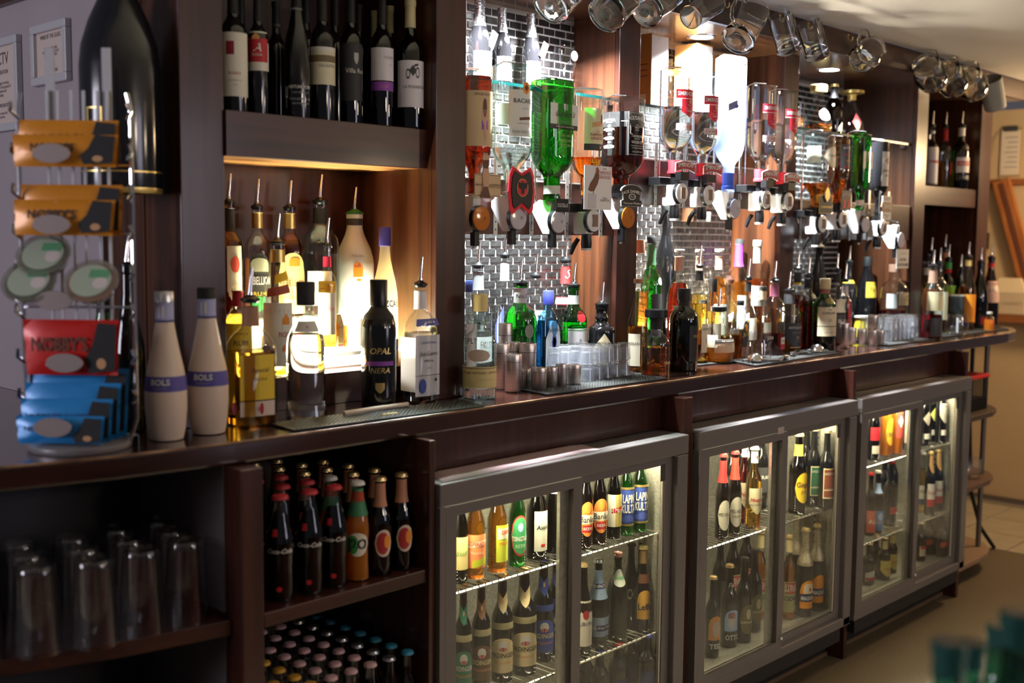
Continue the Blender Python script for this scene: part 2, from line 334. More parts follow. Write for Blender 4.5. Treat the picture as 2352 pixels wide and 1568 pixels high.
# ---------------------------------------------------------------- bottle maker
SH = {
 'spirit': [(.86,0),(.97,.006),(1,.02),(1,.60),(.97,.645),(.84,.695),(.60,.735),(.44,.77),(.38,.81),(.36,.955),(.42,.96),(.42,1)],
 'bordeaux': [(.86,0),(.97,.006),(1,.02),(1,.60),(.96,.64),(.80,.68),(.55,.715),(.43,.745),(.385,.79),(.36,.955),(.41,.96),(.41,1)],
 'burgundy': [(.86,0),(.97,.006),(1,.02),(1,.44),(.95,.53),(.80,.62),(.60,.70),(.45,.77),(.38,.84),(.36,.955),(.41,.96),(.41,1)],
 'beer': [(.85,0),(.97,.008),(1,.025),(1,.50),(.96,.56),(.80,.63),(.60,.70),(.49,.77),(.45,.85),(.43,.95),(.48,.955),(.48,.98)],
 'ale': [(.85,0),(.97,.008),(1,.025),(1,.54),(.95,.60),(.78,.655),(.56,.70),(.47,.74),(.43,.85),(.40,.95),(.46,.955),(.46,.98)],
 'cola': [(.86,0),(.97,.01),(.98,.05),(.93,.20),(.90,.32),(.96,.42),(1,.49),(.99,.55),(.90,.62),(.70,.72),(.52,.82),(.44,.90),(.43,.95),(.50,.955),(.50,.98)],
 'skittle': [(.70,0),(.80,.008),(.92,.08),(1,.22),(1,.33),(.95,.42),(.86,.49),(.72,.58),(.58,.68),(.48,.76),(.42,.82),(.42,.93),(.42,1)],
 'dome': [(.90,0),(.98,.006),(1,.02),(1,.60),(.985,.64),(.93,.685),(.82,.725),(.64,.76),(.46,.785),(.38,.81),(.36,.955),(.42,.96),(.42,1)],
 'bell': [(.80,0),(.92,.006),(.97,.02),(.95,.20),(.93,.45),(.98,.55),(1,.60),(.97,.65),(.80,.71),(.55,.76),(.40,.81),(.36,.88),(.36,.96),(.42,.965),(.42,1)],
 'jug': [(.80,0),(.95,.01),(1,.05),(1,.50),(.97,.58),(.86,.66),(.66,.73),(.46,.78),(.36,.82),(.34,.955),(.40,.96),(.40,1)],
 'round': [(.55,0),(.75,.01),(.92,.08),(1,.22),(1,.30),(.95,.42),(.82,.54),(.62,.63),(.42,.70),(.32,.75),(.30,.955),(.36,.96),(.36,1)],
 'malibu': [(.84,0),(.97,.006),(1,.02),(1,.50),(.97,.56),(.85,.65),(.66,.73),(.50,.80),(.42,.86),(.40,.955),(.44,.96),(.44,1)],
 'taper': [(.98,0),(1.06,.008),(1.04,.03),(.98,.09),(.97,.10),(.96,.55),(.90,.60),(.72,.66),(.52,.72),(.42,.77),(.38,.82),(.37,.955),(.42,.96),(.42,1)],
 'cognac': [(.70,0),(.85,.008),(.97,.06),(1,.16),(.98,.26),(.88,.40),(.70,.54),(.50,.66),(.36,.75),(.30,.82),(.29,.955),(.34,.96),(.34,1)],
 'decanter': [(.94,0),(.99,.006),(1,.02),(1,.52),(.98,.58),(.90,.64),(.72,.695),(.54,.73),(.46,.76),(.42,.80),(.42,.955),(.46,.96),(.46,1)],
 'hendrick': [(.94,0),(.99,.006),(1,.02),(1,.60),(.99,.64),(.92,.675),(.72,.70),(.50,.735),(.44,.77),(.50,.80),(.50,.83),(.42,.85),(.42,.93),(.48,.94),(.48,1)],
 'squat': [(.90,0),(.99,.01),(1,.03),(1,.62),(.96,.67),(.80,.73),(.55,.77),(.42,.80),(.40,.95),(.46,.955),(.46,1)],
}
def rprof(prof, z):
    for (r0, z0), (r1, z1) in zip(prof, prof[1:]):
        if z <= z1: return r0 if z1 <= z0 else r0+(r1-r0)*max(0, (z-z0))/(z1-z0)
    return prof[-1][0]
def sqcs(asp, n=4.5):
    def q(a, z=0):
        c, s = math.cos(a), math.sin(a); k = (abs(c)**n+abs(s)**n)**(-1/n); return (c*k, s*k*asp)
    return q
def L(z0, z1, mat, phi=0, half=50, txt=(), deco=(), shape='rect', name='label'): return (z0, z1, mat, phi, half, txt, deco, shape, name)
def T(s, zf, size, mat=None, bold=0, shear=0, w=.86, arc=0, dx=0): return (s, zf, size, mat or INK, bold, shear, w, arc, dx)
def D(f0, f1, mat, dx=0, half=.9, shape='rect', name='band'): return (f0, f1, mat, dx, half, shape, name)
def bounds(shape, t, lo, hi):
    h = hi-lo; m = (hi+lo)/2
    if shape == 'oval': k = math.sqrt(max(0, 1-t*t)); return m-h/2*k, m+h/2*k
    if shape == 'arch': return lo, hi-h*.38*(1-math.sqrt(max(0, 1-t*t)))
    if shape == 'shield': return lo+h*.42*abs(t)**1.6, hi
    if shape == 'point': return lo+h*.30*abs(t), hi
    if shape == 'roof': return lo, hi-h*.55*abs(t)
    if shape == 'diamond': return lo+h*.5*abs(t), hi-h*.5*abs(t)
    if shape == 'chevron': return lo+h*.45*abs(t), hi-h*.35*(1-abs(t))
    if shape == 'swoop': return lo+h*.35*(t+1)/2, hi-h*.35*(1-t)/2
    return lo, hi
def bottle(name, label, dims, shape, glass, liq=None, fill=.62, caps=(), labs=(), group=None, rz=0, sq=None, inv=False, cat='bottle', tilt=0, seg=24, liqname='liquid'):
    x, y, z, H, R = dims
    prof = [(r*R, q*H) for r, q in SH[shape]]
    rot = (PI, 0, rz) if inv else (tilt, 0, rz)
    root = thing(name, label, cat, (x, y, z+H if inv else z), group=group, rot=rot)
    cs = sqcs(sq) if sq else None
    if cs:
        ring = cs; zb = prof[3][1]
        def cs(a, q):
            k = min(1, max(0, (q-H*.60)/(H*.14))); u = ring(a); return (u[0]*(1-k)+math.cos(a)*k, u[1]*(1-k)+math.sin(a)*k)
    MB().lathe(prof, 32 if sq else seg, cs).obj('glass', glass, root, smooth=True)
    if liq:
        lo, hi = (H*fill, H*.97) if inv else (H*.018, H*fill)
        pts = [(max(rprof(prof, q)-.0022, .002), q) for q in [lo]+[p[1] for p in prof if lo+.003 < p[1] < hi-.003]+[hi]]
        MB().lathe(pts, 32 if sq else seg, cs).obj(liqname, liq, root, smooth=True)
    base_phi = 180+16 if inv and not sq else 180 if inv else 0; sg = -1 if inv else 1
    def surf(phi, zz, eps):                       # phi in radians, 0 = towards the front; arc position on the bottle's skin
        r = rprof(prof, zz)
        if sq:
            k = round(phi/(PI/2)); off = (phi-k*PI/2)*r; nx = r*(sq if k % 2 == 0 else 1)+eps
            if k % 2 == 0: s = 1 if k % 4 == 0 else -1; return (s*off, -s*nx, zz)
            s = 1 if k % 4 == 1 else -1; return (s*nx, s*off, zz)
        return ((r+eps)*math.sin(phi), -(r+eps)*math.cos(phi), zz)
    def patch(lo, hi, pc, ph, mat, shp, nm, par, eps):
        nc = max(4, int(math.degrees(ph)/6)) if shp != 'rect' or not sq else 2
        nc = max(nc, 10) if shp not in ('rect',) else nc
        zs = sorted({0, 1}|({.33, .66} if hi-lo > .06*H else set())); v = []; f = []
        for i in range(nc+1):
            t = -1+2*i/nc; a, b = bounds(shp, t*sg, lo, hi) if not inv else tuple(lo+hi-q for q in reversed(bounds(shp, -t, lo, hi)))
            for q in zs: v.append(surf(pc+ph*t, a+(b-a)*q, eps))
        m = len(zs)
        for i in range(nc):
            for j in range(m-1): f.append((i*m+j, (i+1)*m+j, (i+1)*m+j+1, i*m+j+1))
        return MB().add(v, f).obj(nm, mat, par, smooth=True)
    for (z0, z1, mat, phi, half, txt, deco, shp, nm) in labs:
        lo, hi = z0*H, z1*H; pc = math.radians(base_phi+phi*sg); ph = math.radians(half)
        lb = patch(lo, hi, pc, ph, mat, shp, nm, root, .0006) if mat else None
        par = lb or root
        for (f0, f1, dm, dx, dh, dshp, dn) in deco:
            if inv: f0, f1 = 1-f1, 1-f0
            patch(lo+(hi-lo)*f0, lo+(hi-lo)*f1, pc+ph*dx*sg, ph*dh, dm, dshp, dn, par, .0010)
        byc = {}
        for (s, zf, size, tm, bold, shear, wmax, arc, dx) in txt:
            tv, tf = text_geo(s, bold, shear); wd_ = max(p[0] for p in tv)-min(p[0] for p in tv)
            rc = rprof(prof, (lo+hi)/2); sz = size*(hi-lo); room = 2*ph*rc*wmax; sx = min(1, room/(wd_*sz))
            if wmax > 1.5: sx = 1
            zc = lo+(hi-lo)*((1-zf) if inv else zf); vs = []
            for tx, ty in tv:
                ty2 = ty-arc*(tx*sx)**2
                zz = zc+sg*ty2*sz
                vs.append(surf(pc+ph*dx*sg+sg*tx*sz*sx/rc, zz, .0015))
            mbk = byc.setdefault(tm.name, (MB(), tm)); mbk[0].add(vs, tf)
        for k, (mb_, tm) in byc.items(): mb_.obj('lettering', tm, par)
    nr = prof[-1][0]
    for c in caps:
        k = c[0]; m = c[1]
        if k == 'screw': hf = c[2]; MB().lathe([(nr*1.02, H*(1-hf)), (nr*1.10, H*(1-hf)+.001), (nr*1.10, H*1.001), (nr*1.04, H*1.006)], 20).obj('cap', m, root, smooth=True)
        elif k == 'sleeve':
            lo, hi = c[2]*H, c[3]*H; zs = [lo]+[p[1] for p in prof if lo < p[1] < hi]+[hi]
            MB().lathe([(rprof(prof, q)+.0009, q) for q in zs], 20, cs, caps=False).obj('neck_sleeve', m, root, smooth=True)
        elif k == 'crown':
            def fl(a, q): return 1+.05*math.cos(a*14)*(q < H*.985)
            MB().lathe([(nr*1.22, H*.962), (nr*1.16, H*.975), (nr*1.05, H*.995), (nr*.7, H*1.003), (0, H*1.004)], 28, fl, caps=False).obj('crown_cap', m, root, smooth=True)
        elif k == 'cork': hf = c[2]; rr = c[3]; MB().lathe([(nr*rr*.94, H*1.0), (nr*rr, H*1.004), (nr*rr, H*(1+hf)), (nr*rr*.9, H*(1+hf)+.001)], 20).obj('stopper', m, root, smooth=True)
        elif k == 'ball': rr = c[2]; MB().lathe([(0, H), (nr*rr*.6, H+nr*rr*.15), (nr*rr, H+nr*rr), (nr*rr*.6, H+nr*rr*1.85), (0, H+nr*rr*2)], 16, caps=False).obj('stopper', m, root, smooth=True)
        elif k == 'pourer':
            ln = c[2]; a = math.radians(c[3] if len(c) > 3 else 8)
            MB().lathe([(nr*.80, H*.985), (nr*.95, H*1.0), (nr*1.08, H*1.002), (nr*1.08, H*1.002+.004), (nr*.5, H*1.002+.009), (nr*.4, H*1.002+.012)], 16).obj('pourer_stopper', m, root, smooth=True)
            p0 = Vector((0, 0, H*1.002+.010)); d = Vector((math.sin(a), 0, math.cos(a)))
            MB().tube([p0, p0+Vector((0, 0, .010)), p0+Vector((0, 0, .010))+d*(ln-.012), p0+Vector((0, 0, .010))+d*ln], [.0048, .0044, .0034, .0030], 10).obj('pourer_spout', CHROME, root, smooth=True)
            MB().lathe([(.0062, H*1.002+.008), (.0055, H*1.002+.016)], 12).obj('pourer_collar', CHROME, root, smooth=True)
    return root
POUR = ('pourer', BLACK, .045)

# ---------------------------------------------------------------- optic rails and spirit optics
def rail(label, x0, x1, z0, z1, strips, y=.30, zs0=None, zs1=None):
    t = thing('optic_rail', label, 'rail')
    MB().box(x0, x1, y, y+.016, z0, z1).obj('board', WOODX, t, bevel=.001)
    MB().box(x0, x1, y-.0012, y, z1-.003, z1+.0008).obj('top_highlight', pbr('painted_edge_highlight', (.5, .47, .45), .4), t)  # pale strip paints the highlight along the board top
    for x in strips:
        st = MB().box(x-.0065, x+.0065, y-.003, y-.0012, zs0 or z0-.004, zs1 or z1+.05).obj('bracket_strip', ALU, t)
        for q in (.012, .032, .11, .13):
            h = MB().lathe([(.0022, 0), (.0022, .0004)], 10).xf(Matrix.Translation((x, y-.003, z0+q)) @ Matrix.Rotation(PI/2, 4, 'X')); h.obj('screw_hole', BLACKM, st)
rail('dark optic rail board behind the rum and gin optics', .2805, .937, 1.408, 1.549, [0.4585, 0.5924, 0.7319, 0.8755])
rail('dark optic rail board behind the row of vodka optics', 1.033, 1.8175, 1.499, 1.632, [1.126, 1.268, 1.427, 1.575, 1.701])
rail('dark optic rail board behind the cognac and dark rum optics', 1.911, 2.834, 1.404, 1.541, [1.965, 2.16, 2.32, 2.47, 2.63])

OPT_WHITE = pbr('white_optic_plastic', (.80, .80, .82), .35); OPT_LENS = pbr('optic_lens_plastic', (.62, .58, .66), .12, coat=.6); OPT_AMBER = pbr('optic_lens_amber', (.55, .17, .015), .10, coat=.7)
OPT_IN = pbr('optic_inner_window', (.30, .20, .15), .15, coat=.5)
def disc(cx, cy, cz, rx, rz, d, n=28, dome=0):
    """oval disc facing -y"""
    v = [(cx+rx*math.cos(2*PI*k/n), cy, cz+rz*math.sin(2*PI*k/n)) for k in range(n)]+[(cx+rx*.97*math.cos(2*PI*k/n), cy-d, cz+rz*.97*math.sin(2*PI*k/n)) for k in range(n)]
    f = [tuple(range(n)), ]+[(k, n+k, n+(k+1)%n, (k+1)%n) for k in range(n)]
    if dome: v.append((cx, cy-d-dome, cz)); f += [(n+k, 2*n, n+(k+1)%n) for k in range(n)]
    else: f.append(tuple(n+k for k in range(n-1,-1,-1)))
    return MB().add(v, f)
def optic(kind, label, x, y, z, H, amber=False, rl=.062, up=1):
    t = thing('spirit_optic', label, 'optic', (x, y, z), group='optics on the rails')
    lens = OPT_AMBER if amber else OPT_LENS
    MB().lathe([(.013, -.030), (.014, -.018), (.014, .004), (.012, .006)], 16).obj('neck_cup', BLACK if kind == 'B' else OPT_WHITE, t, smooth=True)
    if kind == 'A':
        p = [(-.012, .000), (rl*.55, .004), (rl-.004, -.010), (rl-.004, -.026), (rl*.30, -.085), (-.004, -.085)]
        v = [(-.013, a, b) for a, b in p]+[(.013, a, b) for a, b in p]; n = len(p)
        MB().add(v, [tuple(range(n)), tuple(range(2*n-1, n-1, -1))]+[(i, n+i, n+(i+1)%n, (i+1)%n) for i in range(n)]).obj('valve_body', OPT_WHITE, t, bevel=.002)
        MB().box(-.008, .008, -.012, .006, -.118, -.080).obj('lever', BLACK, t, bevel=.002)
        MB().lathe([(.0042, -.124), (.0015, -.112)], 10).obj('lever_tip', OPT_WHITE, t)
    else:
        MB().box(-.017, .017, -.012, rl*.55, -.088, -.028).obj('valve_body', OPT_WHITE, t, bevel=.005)
        MB().box(-.05, .012, rl*.3, rl-.002, -.030, -.006).obj('bracket', BLACK, t, bevel=.002)
        MB().lathe([(.0135, -.125), (.0150, -.115), (.0135, -.088)], 18).obj('delivery_tube', BLACK, t, smooth=True)
        MB().lathe([(.0135, -.131), (.0145, -.125)], 18).obj('tube_ring', OPT_WHITE, t, smooth=True)
        MB().tube([(-.010, .020, -.100), (-.016, .030, -.118), (-.022, .036, -.142)], [.006, .007, .005], 10).obj('lever', BLACK, t, smooth=True)
        MB().tube([(-.030, rl-.006, -.030), (-.030, rl-.010, -.052)], .004, 10).obj('thumbscrew', CHROME, t, smooth=True)
    disc(.002, -.012, -.052, .031, .032, .010).obj('window_ring', BLACK, t, smooth=True)
    w = disc(.002, -.022, -.052, .0285, .0295, .003, dome=.004).obj('measure_window', lens if kind == 'A' else OPT_WHITE, t, smooth=True)
    if kind == 'A': flat_text(w, '35', INK, (.008, -.0298, -.052), .010)
    else: MB().box(-.008, .012, -.0295, -.0262, -.068, -.036).obj('inner_window', OPT_IN, w)
    MB().tube([(0, rl-.004, -.02), (0, rl-.004, H*.5), (0, rl-.004, H+.004), (0, rl*.5, H+.012), (0, -.012, H+.006)], .0022, 8).obj('spring_arm', CHROME, t, smooth=True)
    return t
def plate(par, pts, mat, y=-.034, name='brand_plate', th=.003):
    n = len(pts); v = [(a, y, b) for a, b in pts]+[(a, y+th, b) for a, b in pts]
    return MB().add(v, [tuple(range(n-1,-1,-1))[::-1], tuple(range(2*n-1, n-1, -1))]+[(i, n+i, n+(i+1)%n, (i+1)%n) for i in range(n)]).obj(name, mat, par)
def wplate(*a, **k):
    p = plate(*a, **k); p.scale = (1.4, 1, 1.06); return p
def rect(x0, x1, z0, z1): return [(x0, z0), (x1, z0), (x1, z1), (x0, z1)]
def ell(cx, cz, rx, rz, n=24): return [(cx+rx*math.cos(2*PI*k/n), cz+rz*math.sin(2*PI*k/n)) for k in range(n)]
FR = ((1,0,0),(0,0,1))

TAN = flat(.62, .45, .26); DKGREY = flat(.05, .05, .055); MAROON = flat(.28, .02, .04); PURP = flat(.28, .07, .42); BLUEL = flat(.06, .10, .40); LTBLUE = flat(.35, .50, .80)
ORANGEP = flat(.85, .30, .02); YELLOWP = flat(.90, .62, .03); GREENP = flat(.05, .35, .08); SILVER = pbr('silver_foil', (.72, .73, .75), .3, .8); SKIN = flat(.62, .36, .24); BROWNP = flat(.13, .045, .025)
GREYTXT = flat(.35, .35, .36); PALEGOLD = flat(.78, .66, .36); PINKP = flat(.80, .25, .30); OFFW = flat(.74, .72, .66); REDD = flat(.45, .015, .025); NAVY = flat(.02, .03, .12)

# bay with rum, gin and whiskey
d = (0.3218, 0.235, 1.497, 0.2935, 0.0418)
o = optic('A', 'spirit optic with amber window and tan pin-up card, beside the post', d[0], d[1], d[2], d[3], amber=True)
c = wplate(o, rect(-.022, .040, .000, .050), TAN); plate(c, rect(-.022, .040, .0015, .0025), BROWNP, -.0345, 'border', .0005); plate(c, rect(-.022, .040, .0475, .0485), BROWNP, -.0345, 'border', .0005)
flat_text(c, 'CARIBBEAN\nSPICED RUM', BROWNP, (.025, -.0348, .024), .006); flat_text(c, 'Jerry', BROWNP, (-.013, -.0348, .026), .009, shear=.3)
fig = [(-.010,-.004),(.012,-.004),(.008,.022),(.010,.050),(.006,.072),(.010,.086),(.003,.100),(-.004,.098),(-.007,.084),(-.003,.070),(-.006,.046),(-.004,.022)]
f_ = wplate(o, fig, SKIN, -.0375, 'figure_cutout', .003); plate(f_, [(-.012,-.003),(.013,-.003),(.006,.022),(-.003,.022)], BROWNP, -.0380, 'skirt', .0004); plate(f_, [(-.006,.062),(.007,.062),(.009,.082),(-.006,.080)], BROWNP, -.0380, 'hair', .0004)
bottle('rum_bottle', 'upside-down spiced rum bottle with tan pin-up label, half hidden by the post', d, 'spirit', CLEAR, L_RUM, .04, inv=True, labs=[
    L(.16, .60, TAN, 0, 82, [T('SPICED RUM', .93, .06, BROWNP)], [D(.52, .86, BROWNP, .08, .10, 'oval', 'figure_hair'), D(.36, .66, SKIN, .08, .12, 'shield', 'figure'), D(.08, .42, SKIN, .10, .06, 'point', 'figure_leg'), D(.30, .46, PURP, .08, .14, 'rect', 'figure_skirt')])])
d = (0.4496, 0.235, 1.501, 0.3201, 0.0507)
o = optic('A', 'spirit optic with black and red bat shield plate', d[0], d[1], d[2], d[3])
sh = [(-.026,-.030),(-.020,-.040),(0,-.022),(.020,-.040),(.026,-.030),(.030,.010),(.027,.050),(.020,.066),(0,.052),(-.020,.066),(-.027,.050),(-.030,.010)]
c = wplate(o, [(a*1.12, b*1.03) for a, b in sh], flat(.80, .02, .04), -.036); c2 = plate(c, [(a*.90, b*.82+.004) for a, b in sh], pbr('black_plate_face', (.018, .013, .010), .5), -.0385, 'shield_face')
plate(c2, ell(0, .020, .0145, .021), flat(.55, .33, .10), -.0392, 'bat_ring', .0006); plate(c2, ell(0, .020, .013, .0195), REDP, -.0396, 'bat_disc', .0005)
plate(c2, [(0,.036),(.003,.030),(.012,.033),(.010,.020),(.004,.016),(.003,.006),(-.003,.006),(-.004,.016),(-.010,.020),(-.012,.033),(-.003,.030)], BLACKM, -.0402, 'bat_emblem', .0005)
bottle('white_rum_bottle', 'upside-down clear white rum bottle with pale label and orange bat roundel', d, 'bell', CLEARB, L_CLEAR, .63, inv=True, caps=[('sleeve', SILVER, .90, .985)], labs=[
    L(.20, .48, flat(.78, .80, .78), 12, 52, [T('BACARDI', .70, .17, DKGREY), T('SUPERIOR', .50, .05, GREYTXT), T('CARTA BLANCA', .10, .07, GREYTXT)], [D(.18, .30, BROWNP, .05, .42, 'swoop', 'leaf_emblem')]),
    L(.14, .23, ORANGEP, 16, 14, (), [D(.2, .8, BROWNP, 0, .55, 'diamond', 'bat_emblem')], 'oval', 'roundel'), L(.48, .55, flat(.72, .76, .74), 12, 50, [T('RON DESDE 1862', .5, .4, GREYTXT)]),
    L(.30, .46, flat(.55, .78, .62), -62, 26, name='back_label')])
d = (0.5998, 0.235, 1.494, 0.3052, 0.0515)
o = optic('A', 'spirit optic with small black two-line plate under green gin bottle', d[0], d[1], d[2], d[3])
c = wplate(o, rect(-.014, .020, -.026, .006), BLACK); flat_text(c, 'GASKELL &\nCHAMBERS', WHITE, (.003, -.0345, -.010), .006)
bottle('green_gin_bottle', 'big upside-down bright green gin bottle with white script label on the wide rail', d, 'squat', G_GREEN, L_GREEN, .06, inv=True, sq=.80, caps=[('sleeve', OFFW, .87, .94)], labs=[
    L(.20, .37, flat(.80, .84, .80), 0, 46, [T("Gordon's", .50, .42, DKGREY, shear=.45), T('SPECIAL DRY', .12, .10, GREYTXT)], [D(.70, .98, GREYTXT, .15, .10, 'rect', 'crest')]), L(.37, .41, DKGREY, 0, 46, [T('SPECIAL DRY LONDON GIN', .5, .45, OFFW)]),
    L(.44, .56, None, 4, 42, [T('EST 1769', .82, .20, flat(.45, .55, .20)), T("GORDON'S", .48, .26, flat(.45, .55, .20)), T('DRY GIN', .16, .24, flat(.45, .55, .20))], name='embossing')])
d = (0.7347, 0.235, 1.503, 0.287, 0.0428)
o = optic('B', 'spirit optic with tall white grouse card', d[0]+.006, d[1], d[2]-.004, d[3])
c = wplate(o, rect(-.040, .040, -.022, .086), flat(.84, .82, .84), -.038)
b_ = plate(c, [(-.030,.026),(-.022,.022),(-.012,.024),(-.002,.042),(.002,.058),(.001,.074),(-.003,.082),(-.007,.080),(-.008,.070),(-.014,.056),(-.024,.042)], flat(.16, .06, .03), -.0385, 'grouse_picture', .0004); plate(b_, [(-.008,.068),(.001,.068),(.001,.076),(-.003,.083),(-.008,.080)], flat(.30, .08, .05), -.0389, 'grouse_head', .0003)
plate(b_, [(-.016,.016),(-.015,.016),(-.013,.025),(-.015,.025)], BROWNP, -.0389, 'grouse_leg', .0003); plate(c, [(-.030,-.020),(-.006,-.020),(-.005,.016),(-.029,.018)], flat(.62, .62, .66), -.0386, 'ice_picture', .0004)
flat_text(c, 'THE', REDD, (.018, -.0386, .079), .006); flat_text(c, 'FAMOUS\nGROUSE', REDD, (.018, -.0386, .064), .0125, sx=.75); flat_text(c, 'TALL\nOVER ICE.', INK, (.020, -.0386, .004), .0068)
bottle('whisky_bottle', 'upside-down blended whisky bottle with cream grouse label', d, 'dome', CLEAR, L_WHISKY, .62, inv=True, labs=[
    L(.18, .50, flat(.84, .74, .50), 8, 50, [T('THE', .34, .06, REDD), T('FAMOUS\nGROUSE', .20, .12, REDD, w=.8)], [D(.46, .66, flat(.75, .40, .18), .10, .55, 'swoop', 'moor_picture'), D(.56, .84, BROWNP, .45, .13, 'oval', 'grouse_picture')]), L(.50, .56, DKGREY, 8, 50, (), [D(.3, .6, GOLD, .3, .05, 'rect', 'gold_mark')], name='lower_band')])
d = (0.8826, 0.235, 1.51, 0.2713, 0.0527)
o = optic('A', 'spirit optic with amber window and arched black whiskey plate', d[0]+.004, d[1], d[2], d[3], amber=True)
ar = [(-.030,-.020),(.030,-.020),(.031,-.006),(.024,-.004),(.026,.010),(.032,.018)]+[(.032*math.cos(a), .018+.016*math.sin(a)) for a in [PI*k/10 for k in range(1, 10)]]+[(-.032,.018),(-.026,.010),(-.024,-.004),(-.031,-.006)]
c = wplate(o, [(a*1.06, b*1.05) for a, b in ar], flat(.62, .62, .62), -.036); c2 = plate(c, ar, BLACKM, -.0375, 'plate_face')
flat_text(c2, "JACK DANIEL'S", WHITE, (0, -.0382, .0175), .0105, sx=.88, bold=.01, arc=.055); flat_text(c2, 'Tennessee Whiskey', WHITE, (0, -.0382, -.0130), .0075, sx=.9); plate(c2, ell(0, .004, .011, .008), flat(.6, .6, .6), -.0380, 'seal_ring', .0004); plate(c2, ell(0, .004, .008, .0058), BLACKM, -.0384, 'seal_face', .0003); flat_text(c2, 'No.7', WHITE, (0, -.0390, .004), .006)
JB = pbr('black_label_print', (.012, .011, .011), .45)
bottle('whiskey_bottle', 'upside-down square whiskey bottle with black label and white filigree', d, 'squat', CLEAR, L_RUM, .30, inv=True, sq=1.0, caps=[('sleeve', BLACK, .86, .99)], labs=[
    L(.15, .58, JB, 0, 52, [T("JACK DANIEL'S", .86, .12, WHITE, bold=.012, arc=.03), T('OLD', .70, .045, WHITE), T('No.7', .645, .075, WHITE, bold=.01), T('BRAND', .585, .04, WHITE), T('Tennessee', .455, .11, WHITE, shear=.2), T('SOUR MASH', .385, .04, WHITE), T('WHISKEY', .305, .10, WHITE), T('DISTILLED AND BOTTLED BY', .225, .035, WHITE), T('LYNCHBURG TENNESSEE', .175, .035, WHITE), T('1.5 Litre 40% Vol.', .09, .05, WHITE)], [D(.02, .025, WHITE, 0, .86, 'rect', 'rule'), D(.97, .975, WHITE, 0, .80, 'rect', 'rule')]),
    L(.15, .58, JB, -90, 52, [T('JACK DANIEL', .82, .06, WHITE, arc=.05), T('DISTILLERY', .76, .04, WHITE), T('GOLD MEDAL', .62, .05, WHITE, arc=.06), T('LIEGE 1905', .57, .04, WHITE), T('GOLD MEDAL', .42, .05, WHITE, arc=.06), T('GHENT 1913', .37, .04, WHITE), T('GOLD MEDAL', .23, .05, WHITE, arc=.06), T('LONDON 1914', .18, .04, WHITE)], [D(.66, .71, GREYTXT, 0, .13, 'oval', 'medal'), D(.47, .51, GREYTXT, 0, .13, 'diamond', 'medal'), D(.28, .32, GREYTXT, 0, .11, 'shield', 'medal')], name='side_label')])

# bay with the vodka row
def vodka(d, o_lab, b_lab):
    o = optic('B', o_lab, d[0]+.004, d[1], d[2], d[3])
    arc = [(-.034+.068*k/8, .006+.008*(1-((k-4)/4)**2)) for k in range(9)]
    c = wplate(o, arc+[(a, b+.024) for a, b in reversed(arc)], flat(.66, .62, .62), -.036); plate(c, [(a*.95, b+.002) for a, b in arc]+[(a*.95, b+.022) for a, b in reversed(arc)], flat(.36, .012, .025), -.0366, 'plate_face', .0006)
    flat_text(c, 'SMIRNOFF', WHITE, (0, -.0374, .0265), .0165, sx=.72, bold=.015, arc=.028); MB().box(-.020, .022, -.034, -.014, -.016, .008).obj('plate_bracket', BLACK, o)
    bottle('vodka_bottle', b_lab, d, 'spirit', CLEAR, L_CLEAR, .36, inv=True, caps=[('sleeve', flat(.72, .02, .03), .86, .985)], group='red capped vodka bottles on the rail', labs=[
        L(.20, .285, flat(.55, .012, .03), 4, 42, [T('SMIRNOFF', .5, .62, WHITE, bold=.015)], [D(-.06, .0, OFFW, 0, 1, 'rect', 'edge')]),
        L(.29, .46, flat(.55, .012, .03), 14, 32, [T('Triple Distilled', .48, .12, PINKP, shear=.4), T('No. 21', .66, .10, OFFW), T('VODKA', .34, .12, WHITE), T('RECIPE', .16, .07, PINKP)], [D(.76, .96, flat(.55, .25, .2), .2, .3, 'oval', 'seal')], 'point', 'shield_label'),
        L(.52, .585, flat(.72, .60, .58), 2, 38, [T('37.5% VOL 1.5L', .5, .4, REDD)], [D(.1, .9, REDD, .6, .16, 'rect', 'crest'), D(0, .12, GREYTXT, 0, 1)], name='lower_label')])
vodka((1.131, 0.235, 1.585, 0.3004, 0.048), 'first vodka optic of the row with curved red plate', 'largest-looking upside-down red-capped vodka bottle, first on its rail')
vodka((1.27, 0.235, 1.584, 0.2956, 0.043), 'second vodka optic of the row with curved red plate', 'upside-down red-capped vodka bottle beside the frosted white bottle, second on its rail')
d = (1.412, 0.235, 1.547, 0.4044, 0.047)
o = optic('A', 'spirit optic under the frosted white vodka bottle', d[0]+.004, d[1], d[2], d[3])
FROST = thin('frosted_white_glass', (.72, .82, .95), (.4, .5, .7), frost=.55, frostcol=(.55, .64, .80))
bottle('frosted_vodka_bottle', 'tall frosted white vodka bottle upside-down between the red-capped ones', d, 'dome', FROST, None, caps=[('sleeve', flat(.03, .10, .55), .86, .985)], inv=True, labs=[
    L(.16, .24, None, 8, 50, [T('ESOOG', .5, .62, GREYTXT)], name='lettering_band'), L(.055, .065, REDP, 20, 9, name='flag_mark'), L(.30, .42, None, 0, 60, (), [D(.1, .8, flat(.20, .24, .48), -.5, .28, 'swoop', 'mountain_picture'), D(.25, .6, flat(.12, .14, .40), -.28, .16, 'diamond', 'mountain_picture')], name='scenery'),
    L(.48, .60, None, 6, 50, [T('V X x', .5, .45, WHITE)], name='bird_print')])
vodka((1.592, 0.235, 1.581, 0.305, 0.0459), 'third vodka optic of the row with curved red plate', 'upside-down red-capped vodka bottle on the other side of the frosted bottle')
vodka((1.728, 0.235, 1.578, 0.3035, 0.0428), 'last vodka optic of the row, against the post', 'last upside-down red-capped vodka bottle, overlapping the post')

